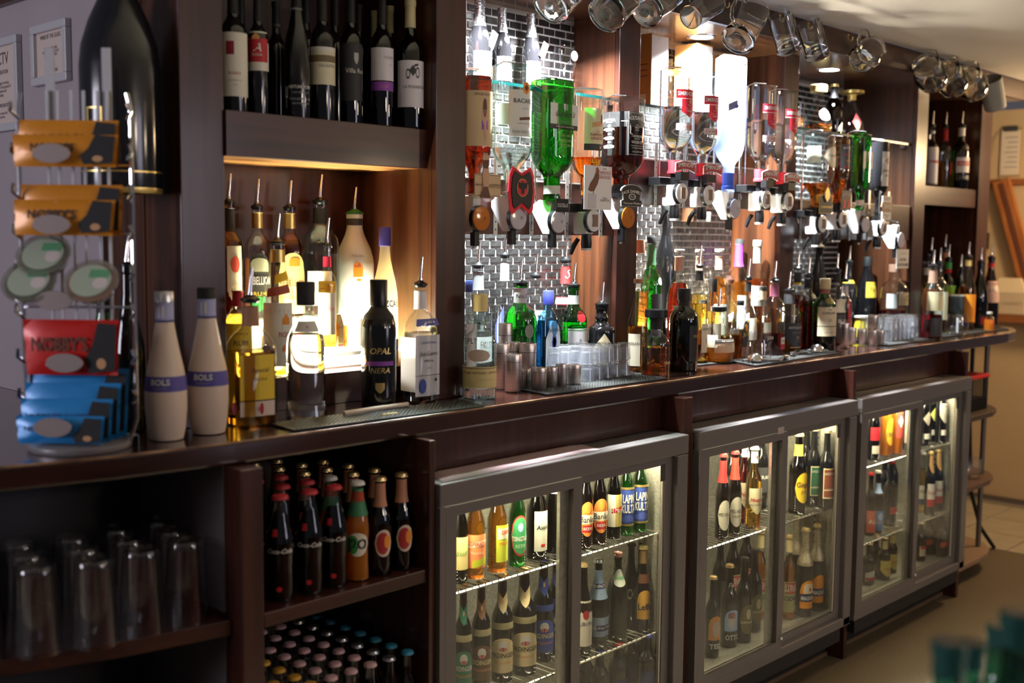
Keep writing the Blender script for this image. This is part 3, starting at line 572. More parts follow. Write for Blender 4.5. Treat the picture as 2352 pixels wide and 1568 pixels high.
# bay with cognac, spiced rum, gin, dark rum
d = (1.955, 0.235, 1.507, 0.2564, 0.0582)
o = optic('B', 'spirit optic with black and gold cognac plate', d[0]+.006, d[1], d[2]+.002, d[3])
c = wplate(o, rect(-.030, .030, -.016, .042), GOLD); plate(c, rect(-.0285, .0285, -.0145, .0405), DKGREY, -.0348, 'plate_face', .0008); flat_text(c, 'COURVOISIER', GOLD, (0, -.0362, .004), .010, sx=.85); plate(c, [(0,.020),(.012,.034),(.012,.052),(.004,.066),(.006,.080),(-.004,.080),(-.002,.066),(-.010,.052),(-.010,.034)], GOLD, -.0385, 'leaf_emblem', .003)
bottle('cognac_bottle', 'upside-down round-shouldered cognac bottle, nearly empty, cream oval label', d, 'jug', CLEAR, L_WHISKY, .66, inv=True, labs=[L(.18, .46, flat(.70, .58, .36), 22, 46, [T('COURVOISIER', .55, .14, BROWNP), T('V.S', .25, .12, PALEGOLD)], [D(.06, .94, flat(.84, .78, .62), 0, .9, 'oval', 'label_face')], 'oval'), L(.18, .40, flat(.72, .78, .62), -58, 24, name='back_label')])
d = (2.1, 0.235, 1.526, 0.23, 0.0383)
o = optic('B', 'spirit optic with dark plate and two red figures', d[0]+.004, d[1], d[2], d[3])
c = wplate(o, rect(-.024, .024, -.018, .046), flat(.10, .07, .065)); flat_text(c, "WHITLEY", OFFW, (0, -.0345, .033), .010, arc=.05); [plate(c, [(k-.008,-.012),(k+.008,-.010),(k+.004,.004),(k+.007,.016),(k-.002,.012),(k-.005,.002)], REDP, -.0348, 'red_figure', .0006) for k in (-.010, .011)]
bottle('spiced_spirit_bottle', 'upside-down amber spirit bottle with black label and red print', d, 'malibu', G_AMBERT, L_WHISKY, .30, inv=True, labs=[L(.10, .62, DKGREY, 14, 50, [T('WHITLEY', .90, .10, OFFW, arc=.05), T('SPICED', .70, .10, REDP), T('RUM', .52, .09, ORANGEP), T('SPICED', .34, .10, REDP), T('1L', .12, .12, OFFW)])])
d = (2.269, 0.235, 1.511, 0.2744, 0.0347)
o = optic('A', 'spirit optic under the smaller green gin bottle', d[0]+.004, d[1], d[2], d[3])
c = wplate(o, rect(-.012, .014, -.024, .004), BLACK); flat_text(c, 'G&C', WHITE, (.001, -.0345, -.010), .007)
bottle('green_gin_bottle', 'smaller upside-down green gin bottle between cognac and dark rum', d, 'squat', G_GREEN, L_GREEN, .06, inv=True, sq=.80, caps=[('sleeve', OFFW, .87, .94)], labs=[L(.24, .46, flat(.78, .76, .70), 0, 46, [T("Gordon's", .50, .40, DKGREY, shear=.45)], [D(.74, .98, GREYTXT, .2, .10, 'rect', 'crest')])])
d = (2.414, 0.235, 1.502, 0.2623, 0.0324)
o = optic('B', 'spirit optic with brown and white dark rum plate', d[0]+.002, d[1], d[2], d[3])
c = wplate(o, rect(-.026, .026, -.022, .060), flat(.66, .60, .56)); plate(c, [(-.032,.006),(.028,.006),(.034,.022),(.028,.038),(-.032,.038),(-.036,.022)], flat(.28, .15, .08), -.037, 'plate_face', .0025); flat_text(c, 'O.V.D', WHITE, (0, -.0376, .022), .020, sx=.8, bold=.02); flat_text(c, 'OLD VATTED\nDEMERARA', INK, (0, -.0345, .050), .006); flat_text(c, 'Demerara\nRum', INK, (0, -.0345, -.010), .008)
bottle('dark_rum_bottle', 'upside-down dark rum bottle with white label, last full bottle on the rail', d, 'spirit', G_BLACK, None, inv=True, labs=[L(.14, .62, flat(.70, .64, .62), 14, 46, [T('O.V.D', .74, .16, WHITE), T('DEMERARA', .44, .10, INK), T('RUM', .30, .09, INK)], [D(.64, .84, flat(.42, .24, .14), 0, .8, 'diamond', 'name_panel')])])
d = (2.561, 0.235, 1.456, 0.1482, 0.0332)
o = optic('A', 'empty spirit optic with card hanging upside-down', d[0]+.004, d[1], d[2], .01)
c = wplate(o, rect(-.036, .036, -.150, -.082), flat(.66, .62, .58)); flat_text(c, 'MORGANS', INK, (0, -.0345, -.136), .014, ((-1,0,0),(0,0,-1)), sx=.9, bold=.01); flat_text(c, 'SPICED', INK, (0, -.0345, -.118), .014, ((-1,0,0),(0,0,-1)), sx=.9, bold=.01); flat_text(c, 'RUM &', GREYTXT, (0, -.0345, -.096), .010, ((-1,0,0),(0,0,-1)))

# ---------------------------------------------------------------- wine shelf in the first bay
ZC = 1.0205; ZW = 1.6455
CREAML = flat(.76, .72, .62); LILACW = flat(.74, .70, .78)
bottle('wine_bottle', 'red wine bottle with tall cream label and maroon square, hard against the post', (-0.2905, 0.31, 1.645, 0.2651, 0.0276), 'bordeaux', G_BLACK, caps=[('sleeve', BLACKM, .76, 1.002)], labs=[L(.13, .61, CREAML, -28, 75, [T('ROSSO', .36, .06, REDD, w=.5), T('DENOMINAZIONE', .25, .03, GREYTXT), T('ITALIA', .18, .03, GREYTXT)], [D(.65, .86, MAROON, -.25, .22, 'rect', 'maroon_square')])])
bottle('wine_bottle', 'slim wine bottle with white and red label marked A', (-0.2321, 0.31, 1.645, 0.2572, 0.0213), 'bordeaux', G_BLACK, caps=[('sleeve', BLACKM, .76, 1.002)], labs=[L(.36, .67, CREAML, -38, 82, [T('A', .58, .30, CREAML, bold=.02, shear=.3), T('ROSA', .40, .10, CREAML)], [D(.22, .82, flat(.50, .02, .03), -.06, .86, 'rect', 'red_panel'), D(.80, .96, flat(.75, .35, .10), -.1, .25, 'roof', 'crown_emblem')])])
bottle('wine_bottle', 'black sloping wine bottle with white trident and printed lettering', (-0.1383, 0.305, 1.645, 0.2875, 0.0279), 'burgundy', G_BLACK, caps=[('sleeve', BLACKM, .80, 1.002), ('sleeve', OFFW, .80, .815)], labs=[L(.08, .26, None, -20, 60, [T('NEPTUNE POINT', .86, .19, OFFW, bold=.01), T('NEW ZEALAND', .64, .10, GREYTXT), T('MARLBOROUGH', .38, .12, GREYTXT), T('SAUVIGNON', .20, .12, GREYTXT)], name='printed_lettering'), L(.08, .25, None, -85, 12, (), [D(.0, .9, OFFW, 0, .10, 'rect', 'trident_shaft'), D(.5, .95, OFFW, -.5, .10, 'rect', 'trident_prong'), D(.5, .95, OFFW, .5, .10, 'rect', 'trident_prong'), D(.46, .54, OFFW, 0, .6, 'rect', 'trident_bar')], name='trident_emblem')])
bottle('wine_bottle', 'red wine bottle with cream label crossed by a brown band', (-0.0719, 0.305, 1.645, 0.2846, 0.027), 'bordeaux', G_BLACK, caps=[('sleeve', BLACKM, .76, 1.002)], labs=[L(.28, .56, flat(.74, .68, .50), -25, 75, [T('DOSITIO', .50, .13, GREYTXT, dx=.2, w=.6)], [D(.60, .78, flat(.20, .15, .08), 0, 1, 'rect', 'brown_band'), D(.88, 1.0, OFFW, 0, 1, 'rect', 'white_band')])])
bottle('wine_bottle', 'dark wine bottle with silver crest and small printed name', (0.0056, 0.305, 1.645, 0.2941, 0.0247), 'bordeaux', G_OLIVE, L_COLA, .6, caps=[('sleeve', BLACKM, .76, 1.002)], labs=[L(.18, .60, pbr('charcoal_label', (.03, .03, .035), .6), -28, 78, [T('Villa Real', .52, .12, OFFW, w=.7, dx=.25)], [D(.64, .84, flat(.42, .42, .42), .25, .16, 'shield', 'crest')])])
bottle('wine_bottle', 'green wine bottle with white label over a purple strip', (0.0862, 0.295, 1.645, 0.3017, 0.0257), 'bordeaux', G_OLIVE, L_COLA, .6, caps=[('sleeve', BLACKM, .76, 1.002)], labs=[L(.345, .585, LILACW, -28, 78, [T('SAUVIGNON', .70, .10, GREYTXT, dx=.45, w=.45), T('blanc', .48, .07, PINKP, dx=.5, w=.3)]), L(.27, .335, PURP, -28, 78, [T('Lola', .5, .5, PINKP, shear=.3)], name='purple_strip')])
bottle('wine_bottle', 'wine bottle with cream screw cap and motorcycle label', (0.1581, 0.28, 1.645, 0.2915, 0.0307), 'bordeaux', G_OLIVE, L_COLA, .6, caps=[('sleeve', flat(.66, .58, .34), .79, 1.004)], labs=[L(.17, .53, LILACW, -26, 80, [T('LA PODEROSA', .43, .085, DKGREY, w=.75, dx=.1)], [D(.62, .86, DKGREY, .22, .13, 'oval', 'wheel_picture'), D(.66, .82, LILACW, .22, .085, 'oval', 'wheel_hole'), D(.60, .82, DKGREY, -.30, .12, 'oval', 'wheel_picture'), D(.64, .78, LILACW, -.30, .08, 'oval', 'wheel_hole'), D(.66, .90, DKGREY, -.04, .22, 'diamond', 'motorcycle_picture'), D(.86, .94, DKGREY, .14, .12, 'swoop', 'handlebar_picture')])])
for i, (dd, m, nm) in enumerate((((-0.214, 0.4, 1.645, 0.2662, 0.0206), BLACKM, 'a black capsule, behind the red A label'), ((-0.1251, 0.4, 1.645, 0.2616, 0.0211), OFFW, 'a white neck ring, behind the trident bottle'), ((-0.0459, 0.4, 1.645, 0.2878, 0.0216), BLACKM, 'a black capsule, behind the brown banded label'), ((0.0346, 0.4, 1.645, 0.2945, 0.0221), BLACKM, 'a black capsule, behind the crested bottle'), ((0.1111, 0.41, 1.645, 0.2917, 0.0226), BLACKM, 'a ridged black cap, behind the crested bottle'), ((0.1557, 0.405, 1.645, 0.2836, 0.0208), flat(.60, .54, .30), 'a cream cap, behind the purple strip label'), ((0.1567, 0.35, 1.645, 0.2877, 0.0205), flat(.62, .55, .30), 'a gold cream cap, beside the motorcycle label'))):
    bottle('wine_bottle', 'back row dark wine bottle with '+nm, dd, 'bordeaux', G_BLACK if i < 4 else G_DKGREEN, caps=[('sleeve', m if m != OFFW else BLACKM, .79, 1.004)]+([('sleeve', OFFW, .80, .82)] if m == OFFW else []), group='back row of wine bottles')

# ---------------------------------------------------------------- first bay, lit stepped display
TUBE = glow('warm_white_tube', (1.0, .93, .74), 60)
def strip_lamp(label, x0, x1, y, z, power, r=.009, mat=None):
    t = thing('tube_lamp', label, 'light', (x0, y, z)); ln = x1-x0
    MB().tube([(0, 0, 0), (ln, 0, 0)], r, 12).obj('tube', mat or TUBE, t, smooth=True)
    for q in (-.012, ln): MB().tube([(q, 0, 0), (q+.012, 0, 0)], r*1.15, 12).obj('end_cap', OPT_WHITE, t, smooth=True)
    MB().box(0, ln, r*.2, r*1.4, -r*1.6, -r*.9).obj('batten', OPT_WHITE, t)
    l = bpy.data.lights.new('tube_lamp_light', 'AREA'); l.shape = 'RECTANGLE'; l.size = ln; l.size_y = .02; l.energy = power; l.color = (1.0, .90, .68)
    o = bpy.data.objects.new('tube_lamp_light', l); COL.objects.link(o); o.parent = t; o.location = (ln/2, -.002, r+.003); o.rotation_euler = (PI, 0, 0)
strip_lamp('glowing tube lamp lying on the step behind the white liqueur bottles', -.20, .165, .395, 1.110, 42.0)
st = thing('display_step', 'stepped glass display stand of two tiers behind the white liqueur bottle', 'stand')
MB().box(-.345, .18, .33, .497, 1.021, 1.092).obj('step_box', WOODX, st)
ACR = thin('lit_acrylic', (.95, .97, .93), (.8, .9, .84), frost=.35, frostcol=(.95, .95, .90))
MB().box(-.345, .10, .372, .497, 1.132, 1.140).obj('lower_glass', ACR, st); MB().box(-.345, .183, .425, .497, 1.202, 1.211).obj('upper_glass', ACR, st)
for q in (-.34, -.08, .16): MB().box(q, q+.008, .428, .495, 1.092, 1.202).obj('support', CLEAR, st)
MB().box(-.345, .18, .492, .497, 1.10, 1.20).obj('back_diffuser', ACR, st)
YL = flat(.85, .70, .30)
UT = 1.212
bottle('spiced_rum_bottle', 'dark rum bottle with cream tongue label and red roundel, cut off by the post', (-0.2179, 0.45, 1.212, 0.2571, 0.0298), 'spirit', G_AMBERT, L_RUM, .62, caps=[('sleeve', BLACKM, .76, .96), POUR], labs=[L(.10, .64, flat(.80, .74, .50), -8, 34, [T('OAK\nHEART', .30, .13, TAN)], [D(.58, .84, flat(.70, .08, .04), 0, .62, 'oval', 'red_roundel')], 'point')])
bottle('silver_rum_bottle', 'clear rum bottle with black and white REBELLION label', (-0.1424, 0.455, 1.212, 0.2486, 0.0305), 'spirit', CLEAR, L_CLEAR, .5, caps=[('sleeve', GOLD, .82, .96), POUR], labs=[L(.04, .60, flat(.04, .04, .035), -24, 55, [T('REBELLION', .55, .18, OFFW, bold=.02), T('RUM', .34, .10, YELLOWP)], [D(.70, .92, flat(.50, .52, .34), 0, .7, 'arch', 'scroll_emblem'), D(.06, .30, GREENP, -.1, .5, 'shield', 'crest')], 'arch'), L(.04, .55, flat(.62, .24, .10), -82, 14, name='side_label')])
bottle('spiced_rum_bottle', 'red-brown rum bottle with gold REBELLION label', (-0.055, 0.455, 1.212, 0.2487, 0.0333), 'spirit', CLEAR, L_RUM, .72, caps=[('sleeve', GOLD, .82, .96), POUR], labs=[L(.04, .60, flat(.88, .66, .26), -22, 62, [T('REBELLION', .50, .15, BROWNP), T('SPICED RUM', .26, .08, ORANGEP)], [D(.78, .92, ORANGEP, .1, .35, 'arch', 'scroll_emblem')], 'arch')])
bottle('gin_bottle', 'clear dome-shouldered bottle with black and gold neck band', (0.0317, 0.455, 1.212, 0.2661, 0.0434), 'dome', CLEARB, L_CLEAR, .55, caps=[('sleeve', BLACKM, .82, .95), POUR], labs=[L(.10, .40, flat(.90, .88, .78), -40, 40, [T('GIN', .5, .3, TAN)])])
bottle('liqueur_bottle', 'slim pale bottle with red neck band and pourer', (0.0031, 0.392, 1.141, 0.2354, 0.0222), 'spirit', CLEAR, L_PALE, .66, caps=[('sleeve', flat(.50, .02, .06), .80, .90), POUR], labs=[L(.14, .55, flat(.92, .88, .76), -40, 60, [T('LIQUEUR', .6, .12, PINKP)])])
bottle('coconut_rum_bottle', 'opaque white coconut rum bottle with palm sunset print', (0.1294, 0.45, 1.212, 0.2406, 0.0466), 'malibu', pbr('white_coated_glass', (.88, .88, .84), .25, coat=.4), caps=[('sleeve', DKGREY, .89, .955), ('pourer', pbr('green_stopper', (.03, .16, .03), .3), .045)], labs=[L(.30, .62, None, -28, 50, [T('MALIBU', .90, .12, GREYTXT, arc=.03)], [D(.25, .70, ORANGEP, .0, .28, 'arch', 'sunset_picture'), D(.55, .72, flat(.55, .12, .05), -.05, .22, 'roof', 'palm_picture'), D(.12, .20, ORANGEP, .05, .16, 'oval', 'reflection_picture')], name='print')])
bottle('cream_liqueur_bottle', 'pale sloping bottle with blue cap and blue arched lettering', (0.1472, 0.358, 1.093, 0.3271, 0.0313), 'burgundy', thin('cream_bottle', (.9, .86, .66), (.7, .6, .35), frost=.55, frostcol=(.85, .76, .50)), caps=[('screw', flat(.10, .09, .55), .13)], labs=[L(.30, .55, None, -20, 60, [T('CAZCAN', .62, .26, BLUEL, bold=.03, arc=.06), T('NO', .22, .22, DKGREY, dx=.2)], name='print'), L(.12, .20, flat(.12, .12, .42), -20, 80, name='blue_band'), L(.0, .12, flat(.70, .62, .42), -20, 80, name='foot_band')])
bottle('rum_bottle', 'yellow labelled rum bottle with red slash, beside the post', (-0.2497, 0.37, 1.093, 0.1945, 0.029), 'spirit', CLEAR, L_GOLD, .72, caps=[('sleeve', REDD, .80, .97)], labs=[L(.05, .62, YELLOWP, -20, 75, [T('RUM', .62, .14, BROWNP), T('JAMAICA', .8, .07, REDD)], [D(.28, .44, REDD, 0, 1, 'swoop', 'red_slash')])])
bottle('cocktail_bottle', 'tall clear bottle with white and yellow label and red parasol print', (-0.154, 0.36, 1.093, 0.2894, 0.0375), 'malibu', CLEAR, L_GOLD, .30, caps=[('sleeve', GOLD, .86, .955), POUR], labs=[L(.08, .56, flat(.92, .88, .74), -36, 56, [T('PASSOA', .50, .12, REDD, dx=.45, w=.4)], [D(.66, .84, ORANGEP, .5, .22, 'roof', 'parasol_picture'), D(.24, .36, flat(.8, .25, .05), .45, .2, 'roof', 'parasol_picture')]), L(.60, .70, flat(.42, .10, .06), -30, 48, name='red_neck_label', shape='swoop'), L(.70, .80, YELLOWP, -10, 40, name='yellow_neck_label', shape='swoop')])
bottle('corn_whiskey_bottle', 'small square bottle with tan corn cob label on the step', (0.0419, 0.4, 1.141, 0.0838, 0.0194), 'squat', CLEAR, L_PALE, .6, sq=.9, labs=[L(.12, .92, flat(.66, .48, .24), -45, 50, [T('MELLOW', .55, .10, BROWNP)], [D(.25, .85, ORANGEP, 0, .34, 'oval', 'corn_picture')]), L(.02, .11, BROWNP, -45, 50, name='foot_band')], seg=20)

# front of the first bay
bottle('gold_tequila_bottle', 'gold tequila bottle with yellow side label and pourer, front row', (-0.3195, 0.215, 1.02, 0.2499, 0.044), 'dome', CLEAR, L_GOLD, .60, sq=.92, caps=[('sleeve', flat(.36, .18, .10), .80, .955), POUR], labs=[L(.22, .58, YELLOWP, -8, 44, [T('Especial', .66, .14, BROWNP, shear=.3), T('TEQUILA', .46, .09, BROWNP)]), L(.09, .21, flat(.78, .62, .50), -8, 44, [T('38%', .5, .3, REDD)], [D(.1, .9, REDD, .1, .14, 'oval', 'seal')], name='lower_label'), L(.10, .20, flat(.75, .12, .20), -78, 12, shape='oval', name='round_seal'), L(.58, .68, flat(.10, .05, .03), 12, 14, shape='diamond', name='neck_tag')])
bottle('clear_liqueur_bottle', 'clear liqueur bottle with black screw cap and flared foot', (-0.1777, 0.225, 1.02, 0.283, 0.0424), 'taper', CLEAR, L_CLEAR, .62, caps=[('screw', BLACKM, .17)], labs=[L(.30, .44, None, -20, 45, [T('PEACH SCHNAPPS', .6, .14, GREYTXT)], name='etched_lettering'), L(.64, .72, OFFW, -30, 50, [T('v', .5, .5, REDP)], name='collar_label')])
bottle('black_liqueur_bottle', 'black liqueur bottle with gold scroll print and purple band', (0.0164, 0.222, 1.02, 0.2836, 0.0389), 'squat', G_BLACK, caps=[('screw', BLACK, .20), ('sleeve', BLACKM, .70, .80)], labs=[L(.22, .50, None, -35, 50, [T('OPAL', .84, .24, GOLD, bold=.02, shear=.2), T('NERA', .30, .22, GOLD, shear=.2)], [D(.44, .56, PURP, 0, 1, 'rect', 'purple_band')], name='gold_print'), L(.12, .22, None, -35, 30, (), [D(.1, .9, GOLD, 0, .5, 'shield', 'scroll_emblem')], name='gold_crest')])
bottle('silver_tequila_bottle', 'clear square tequila bottle with white label and blue collar, beside the post', (0.1448, 0.228, 1.02, 0.2688, 0.0364), 'dome', CLEAR, L_CLEAR, .60, sq=.80, caps=[('sleeve', flat(.80, .78, .86), .80, .955), POUR], labs=[L(.24, .58, flat(.78, .75, .80), 0, 50, [T('TRADICIONAL', .82, .08, BLUEL, arc=.02), T('Jose Cuervo', .54, .16, INK, shear=.2), T('ESPECIAL', .36, .08, INK, shear=.2), T('SILVER', .18, .06, GREYTXT)]), L(.06, .235, flat(.72, .70, .74), 0, 50, (), [D(.15, .85, BLUEL, -.55, .32, 'oval', 'blue_seal'), D(.70, .86, INK, .72, .08, 'oval', 'mark')], name='lower_label'), L(.66, .72, flat(.12, .13, .45), 0, 48, [T('SILVER', .5, .5, OFFW)], name='blue_collar'), L(.10, .56, flat(.66, .66, .72), -90, 40, name='side_label')])
BOLSW = pbr('cream_coated_glass', (.78, .62, .50), .45); BV = flat(.10, .08, .35)
def bols(dims, lb, capm):
    bottle('yoghurt_liqueur_bottle', lb, dims, 'skittle', BOLSW, caps=[('screw', capm, .07), ('sleeve', flat(.42, .44, .72), .80, .93), ('sleeve', BV, .80, .815)], group='cream skittle bottles', labs=[L(.34, .44, BV, -45, 120, [T('BOLS', .62, .55, OFFW, bold=.03, w=.4), T('YOGHURT', .22, .2, GREYTXT, w=.3)], name='dark_band'), L(.82, .92, flat(.16, .22, .62), -45, 70, (), [D(.1, .9, OFFW, -.3, .10, 'rect', 'white_stripe'), D(.1, .9, OFFW, .1, .10, 'rect', 'white_stripe')], name='neck_label')])
bols((-0.5272, 0.18, 1.02, 0.2746, 0.0382), 'cream skittle-shaped liqueur bottle with silver cap, nearer the snack stand', SILVER)
bols((-0.4342, 0.188, 1.02, 0.2783, 0.0387), 'cream skittle-shaped liqueur bottle with black cap, in front of the post', BLACKM)
bottle('sparkling_wine_bottle', 'dark green wine bottle with pourer, behind the snack stand', (-0.5366, 0.3, 1.02, 0.3182, 0.0303), 'burgundy', G_DKGREEN, L_GREEN, .4, caps=[POUR])
bottle('sparkling_wine_bottle', 'dark green wine bottle half hidden by the snack stand pole', (-0.5563, 0.36, 1.02, 0.2934, 0.0298), 'burgundy', G_GREEN, None, caps=[('sleeve', BLACKM, .78, 1.002)])
def bar_mat(label, pts, z=1.0205):
    t = thing('bar_mat', label, 'bar mat', (0, 0, z))
    MB().prism(pts, 0, .004).obj('mat_base', RUBBER, t, bevel=.001)
    (ax, ay), (bx, by), (cx, cy_) = pts[0], pts[1], pts[3]; nb = MB(); ux, uy = bx-ax, by-ay; vx, vy = cx-ax, cy_-ay; n1 = int(math.hypot(ux, uy)/.011); n2 = int(math.hypot(vx, vy)/.011)
    for i in range(1, n1):
        for j in range(1, n2):
            px_, py_ = ax+ux*i/n1+vx*j/n2, ay+uy*i/n1+vy*j/n2; nb.add([(px_-.003, py_-.003, .004), (px_+.003, py_-.003, .004), (px_+.003, py_+.003, .004), (px_-.003, py_+.003, .004), (px_, py_, .0062)], [(0,1,4),(1,2,4),(2,3,4),(3,0,4)])
    o = nb.obj('rubber_nubs', RUBBER, t); o['kind'] = 'stuff'
bar_mat('black rubber bar mat on the worktop edge before the tequila bottles', [(-0.3092, 0.0831), (0.1917, 0.0629), (0.2203, 0.1653), (-0.299, 0.1854)])
MT = thing('paper_strip', 'pale rolled paper strip lying on the bar mat', 'paper', (0, 0, 1.0255)); MB().tube([(-0.1374, 0.149, .005), (-0.0491, 0.157, .0055), (0.0488, 0.1616, .005)], .005, 10).obj('roll', flat(.70, .58, .46), MT, smooth=True); MB().box(-.02, .02, -.004, .004, 0, .002).xf(Matrix.Translation((-0.0521, 0.1025, 0))).obj('paper_tab', YL, MT)

# ---------------------------------------------------------------- worktop, gin bay
bottle('gin_bottle', 'clear gin bottle with yellow wooden stopper and low yellow label, nearest the post', (0.2823, 0.172, 1.02, 0.207, 0.0398), 'dome', CLEARB, L_CLEAR, .13, caps=[('cork', flat(.78, .62, .26), .19, 1.12)], labs=[L(.14, .38, flat(.74, .62, .28), -40, 118, [T('EST 1842   DISTILLED   BATCH 21', .72, .14, BROWNP, w=.7), T('SMALL BATCH DRY GIN', .40, .08, TAN, dx=.2, w=.5)], [D(.92, .95, BROWNP, 0, 1, 'rect', 'rule')]), L(.44, .58, flat(.62, .50, .40), -48, 42, (), shape='oval', name='inner_oval'), L(.58, .66, None, -30, 30, [T('S', .5, .8, OFFW)], name='etched_letter')])
bottle('vodka_bottle', 'clear vodka bottle with silver grey neck sleeve and pourer, back row by the post', (0.4995, 0.4, 1.02, 0.3031, 0.0369), 'spirit', CLEAR, L_CLEAR, .58, caps=[('sleeve', pbr('grey_sleeve', (.34, .35, .38), .4, .3), .80, .96), POUR], labs=[L(.18, .40, flat(.80, .78, .80), 0, 60, [T('DRUMS', .74, .2, INK), T('VODKA', .4, .12, GREYTXT)])])
bottle('vodka_bottle', 'tall clear bottle with blue wave label and white neck', (0.619, 0.42, 1.02, 0.3295, 0.031), 'dome', CLEAR, L_CLEAR, .56, caps=[('sleeve', flat(.72, .73, .76), .80, .96), POUR], labs=[L(.12, .60, flat(.14, .17, .52), -72, 24, (), [D(.05, .95, OFFW, -.3, .16, 'swoop', 'wave'), D(.0, .9, OFFW, .3, .16, 'swoop', 'wave')], 'swoop'), L(.2, .6, flat(.84, .84, .88), 0, 36, shape='arch', name='white_label')])
bottle('green_gin_bottle', 'round-shouldered green gin bottle with white neck label and key emblem', (0.5918, 0.335, 1.02, 0.2577, 0.0447), 'dome', G_GREEN, L_GREEN, .55, caps=[('sleeve', flat(.70, .68, .66), .81, .965), POUR], labs=[L(.83, .95, None, -30, 70, [T('No.3', .4, .5, INK, w=.9)], name='neck_lettering'), L(.28, .60, None, -12, 20, (), [D(.55, 1, flat(.16, .14, .11), 0, .9, 'oval', 'key_bow'), D(.0, .6, flat(.16, .14, .11), 0, .18, 'rect', 'key_shaft')], name='key_emblem')])
bottle('gin_bottle', 'clear shouldered bottle with pourer between the green and the blue gin', (0.7489, 0.425, 1.02, 0.2715, 0.0307), 'hendrick', CLEAR, L_CLEAR, .5, caps=[POUR], labs=[L(.45, .66, OFFW, 0, 50, [T('THE', .6, .4, INK, bold=.02)])])
bottle('sapphire_gin_bottle', 'pale blue square gin bottle with arched white label and dark blue cap', (0.6473, 0.285, 1.02, 0.2397, 0.0291), 'squat', G_BLUE, L_BLUE, .68, sq=.85, caps=[('screw', flat(.04, .05, .32), .15)], labs=[L(.14, .68, flat(.70, .76, .84), -4, 46, [T('BOMBAY', .80, .10, DKGREY, arc=.04), T('SAPPHIRE', .30, .10, DKGREY, arc=-.04), T('GIN', .14, .07, GREYTXT)], [D(.40, .72, BLUEL, 0, .42, 'oval', 'portrait_oval'), D(.46, .66, LTBLUE, 0, .28, 'oval', 'portrait')], 'arch')])
bottle('vodka_bottle', 'clear vodka bottle with red neck sleeve and white signature', (0.8697, 0.42, 1.02, 0.3131, 0.0365), 'spirit', CLEAR, L_CLEAR, .5, caps=[('sleeve', flat(.72, .03, .03), .80, .955), POUR], labs=[L(.82, .95, None, -30, 70, [T('S', .5, .9, OFFW, shear=.4)], name='signature'), L(.61, .68, flat(.86, .84, .84), -20, 80, (), [D(0, .12, REDP, 0, 1), D(.88, 1, REDP, 0, 1)], name='shoulder_label'), L(.28, .46, flat(.85, .85, .85), -10, 60, [T('STOLI', .70, .36, REDP, bold=.02)])])
bottle('green_gin_bottle', 'green gin bottle with red wax seal and white script label', (0.8196, 0.345, 1.02, 0.2459, 0.0393), 'spirit', G_GREEN, L_GREEN, .60, caps=[('sleeve', flat(.74, .74, .72), .80, .90), POUR], labs=[L(.18, .53, flat(.78, .76, .78), -22, 48, [T('Tanqueray', .36, .18, DKGREY, shear=.4)], [D(.93, .96, GREENP, 0, 1), D(.50, .66, GREYTXT, .1, .1, 'shield', 'crest')]), L(.60, .73, flat(.55, .02, .03), -8, 24, shape='oval', name='wax_seal')])
bottle('black_gin_bottle', 'squat black apothecary gin bottle with beige diamond label', (0.89, 0.3, 1.02, 0.1931, 0.0383), 'hendrick', G_BLACK, caps=[POUR], labs=[L(.14, .60, flat(.66, .56, .36), -38, 56, [T("HENDRICK'S", .38, .17, INK, bold=.01), T('GIN', .22, .10, GREYTXT)], [D(.60, .80, flat(.52, .44, .30), 0, .2, 'diamond', 'rose_picture')], 'roof')])
bottle('vodka_bottle', 'clear vodka bottle with blue cap, glimpsed beside the post', (0.4081, 0.34, 1.02, 0.2694, 0.02), 'spirit', CLEAR, L_CLEAR, .6, caps=[('screw', BLUEL, .10)], labs=[L(.2, .6, flat(.82, .80, .82), 0, 60, [T('PLYM', .6, .2, INK)])])

def thimble(label, d, grp='steel spirit measures'):
    x, y, z, H, R = d
    t = thing('spirit_measure', label, 'measure', (x, y, z), group=grp)
    MB().lathe([(R*.94, 0), (R, .0015), (R, H*.80), (R*1.0, H*.80+.0005)], 24).obj('cup', STEEL, t, smooth=True)
    MB().lathe([(R*1.015, H*.80), (R*1.015, H-.001), (R*.99, H), (R*.90, H), (R*.90, H*.86), (0, H*.86)], 24, caps=False).obj('rim', STEEL, t, smooth=True)
    MB().lathe([(R*1.006, H*.785), (R*1.006, H*.80)], 24, caps=False).obj('groove', pbr('dark_steel', (.25, .22, .21), .4, 1), t, smooth=True)
for lb, d in (('tall steel measure in front of the yellow-stoppered gin', (0.4158, 0.19, 1.024, 0.0916, 0.0204)), ('large steel measure in the middle of the stacked group', (0.5156, 0.235, 1.024, 0.1092, 0.0223)), ('tall steel measure pressed against the yellow labelled gin bottle', (0.4319, 0.245, 1.024, 0.1124, 0.0197)), ('steel measure behind the large one, below the green gin', (0.5042, 0.275, 1.024, 0.1093, 0.0191)), ('small steel measure at the corner of the mat', (0.482, 0.2158, 1.024, 0.0475, 0.017)), ('small steel measure second along the mat edge', (0.482, 0.1624, 1.024, 0.0555, 0.0179)), ('small steel measure third along the mat edge', (0.539, 0.1744, 1.024, 0.0512, 0.016)), ('small dark-sided steel measure before the shot glasses', (0.5788, 0.175, 1.024, 0.056, 0.0145)), ('small steel measure standing alone at the end of the row', (0.6162, 0.1643, 1.024, 0.053, 0.018)), ('steel measure set furthest back under the blue wave bottle', (0.5368, 0.335, 1.024, 0.1534, 0.0183))): thimble(lb, d)
bar_mat('black ribbed bar mat under the steel measures and shot glasses', [(0.4319, 0.0915), (0.9177, 0.087), (0.9939, 0.3607), (0.4841, 0.3631)])

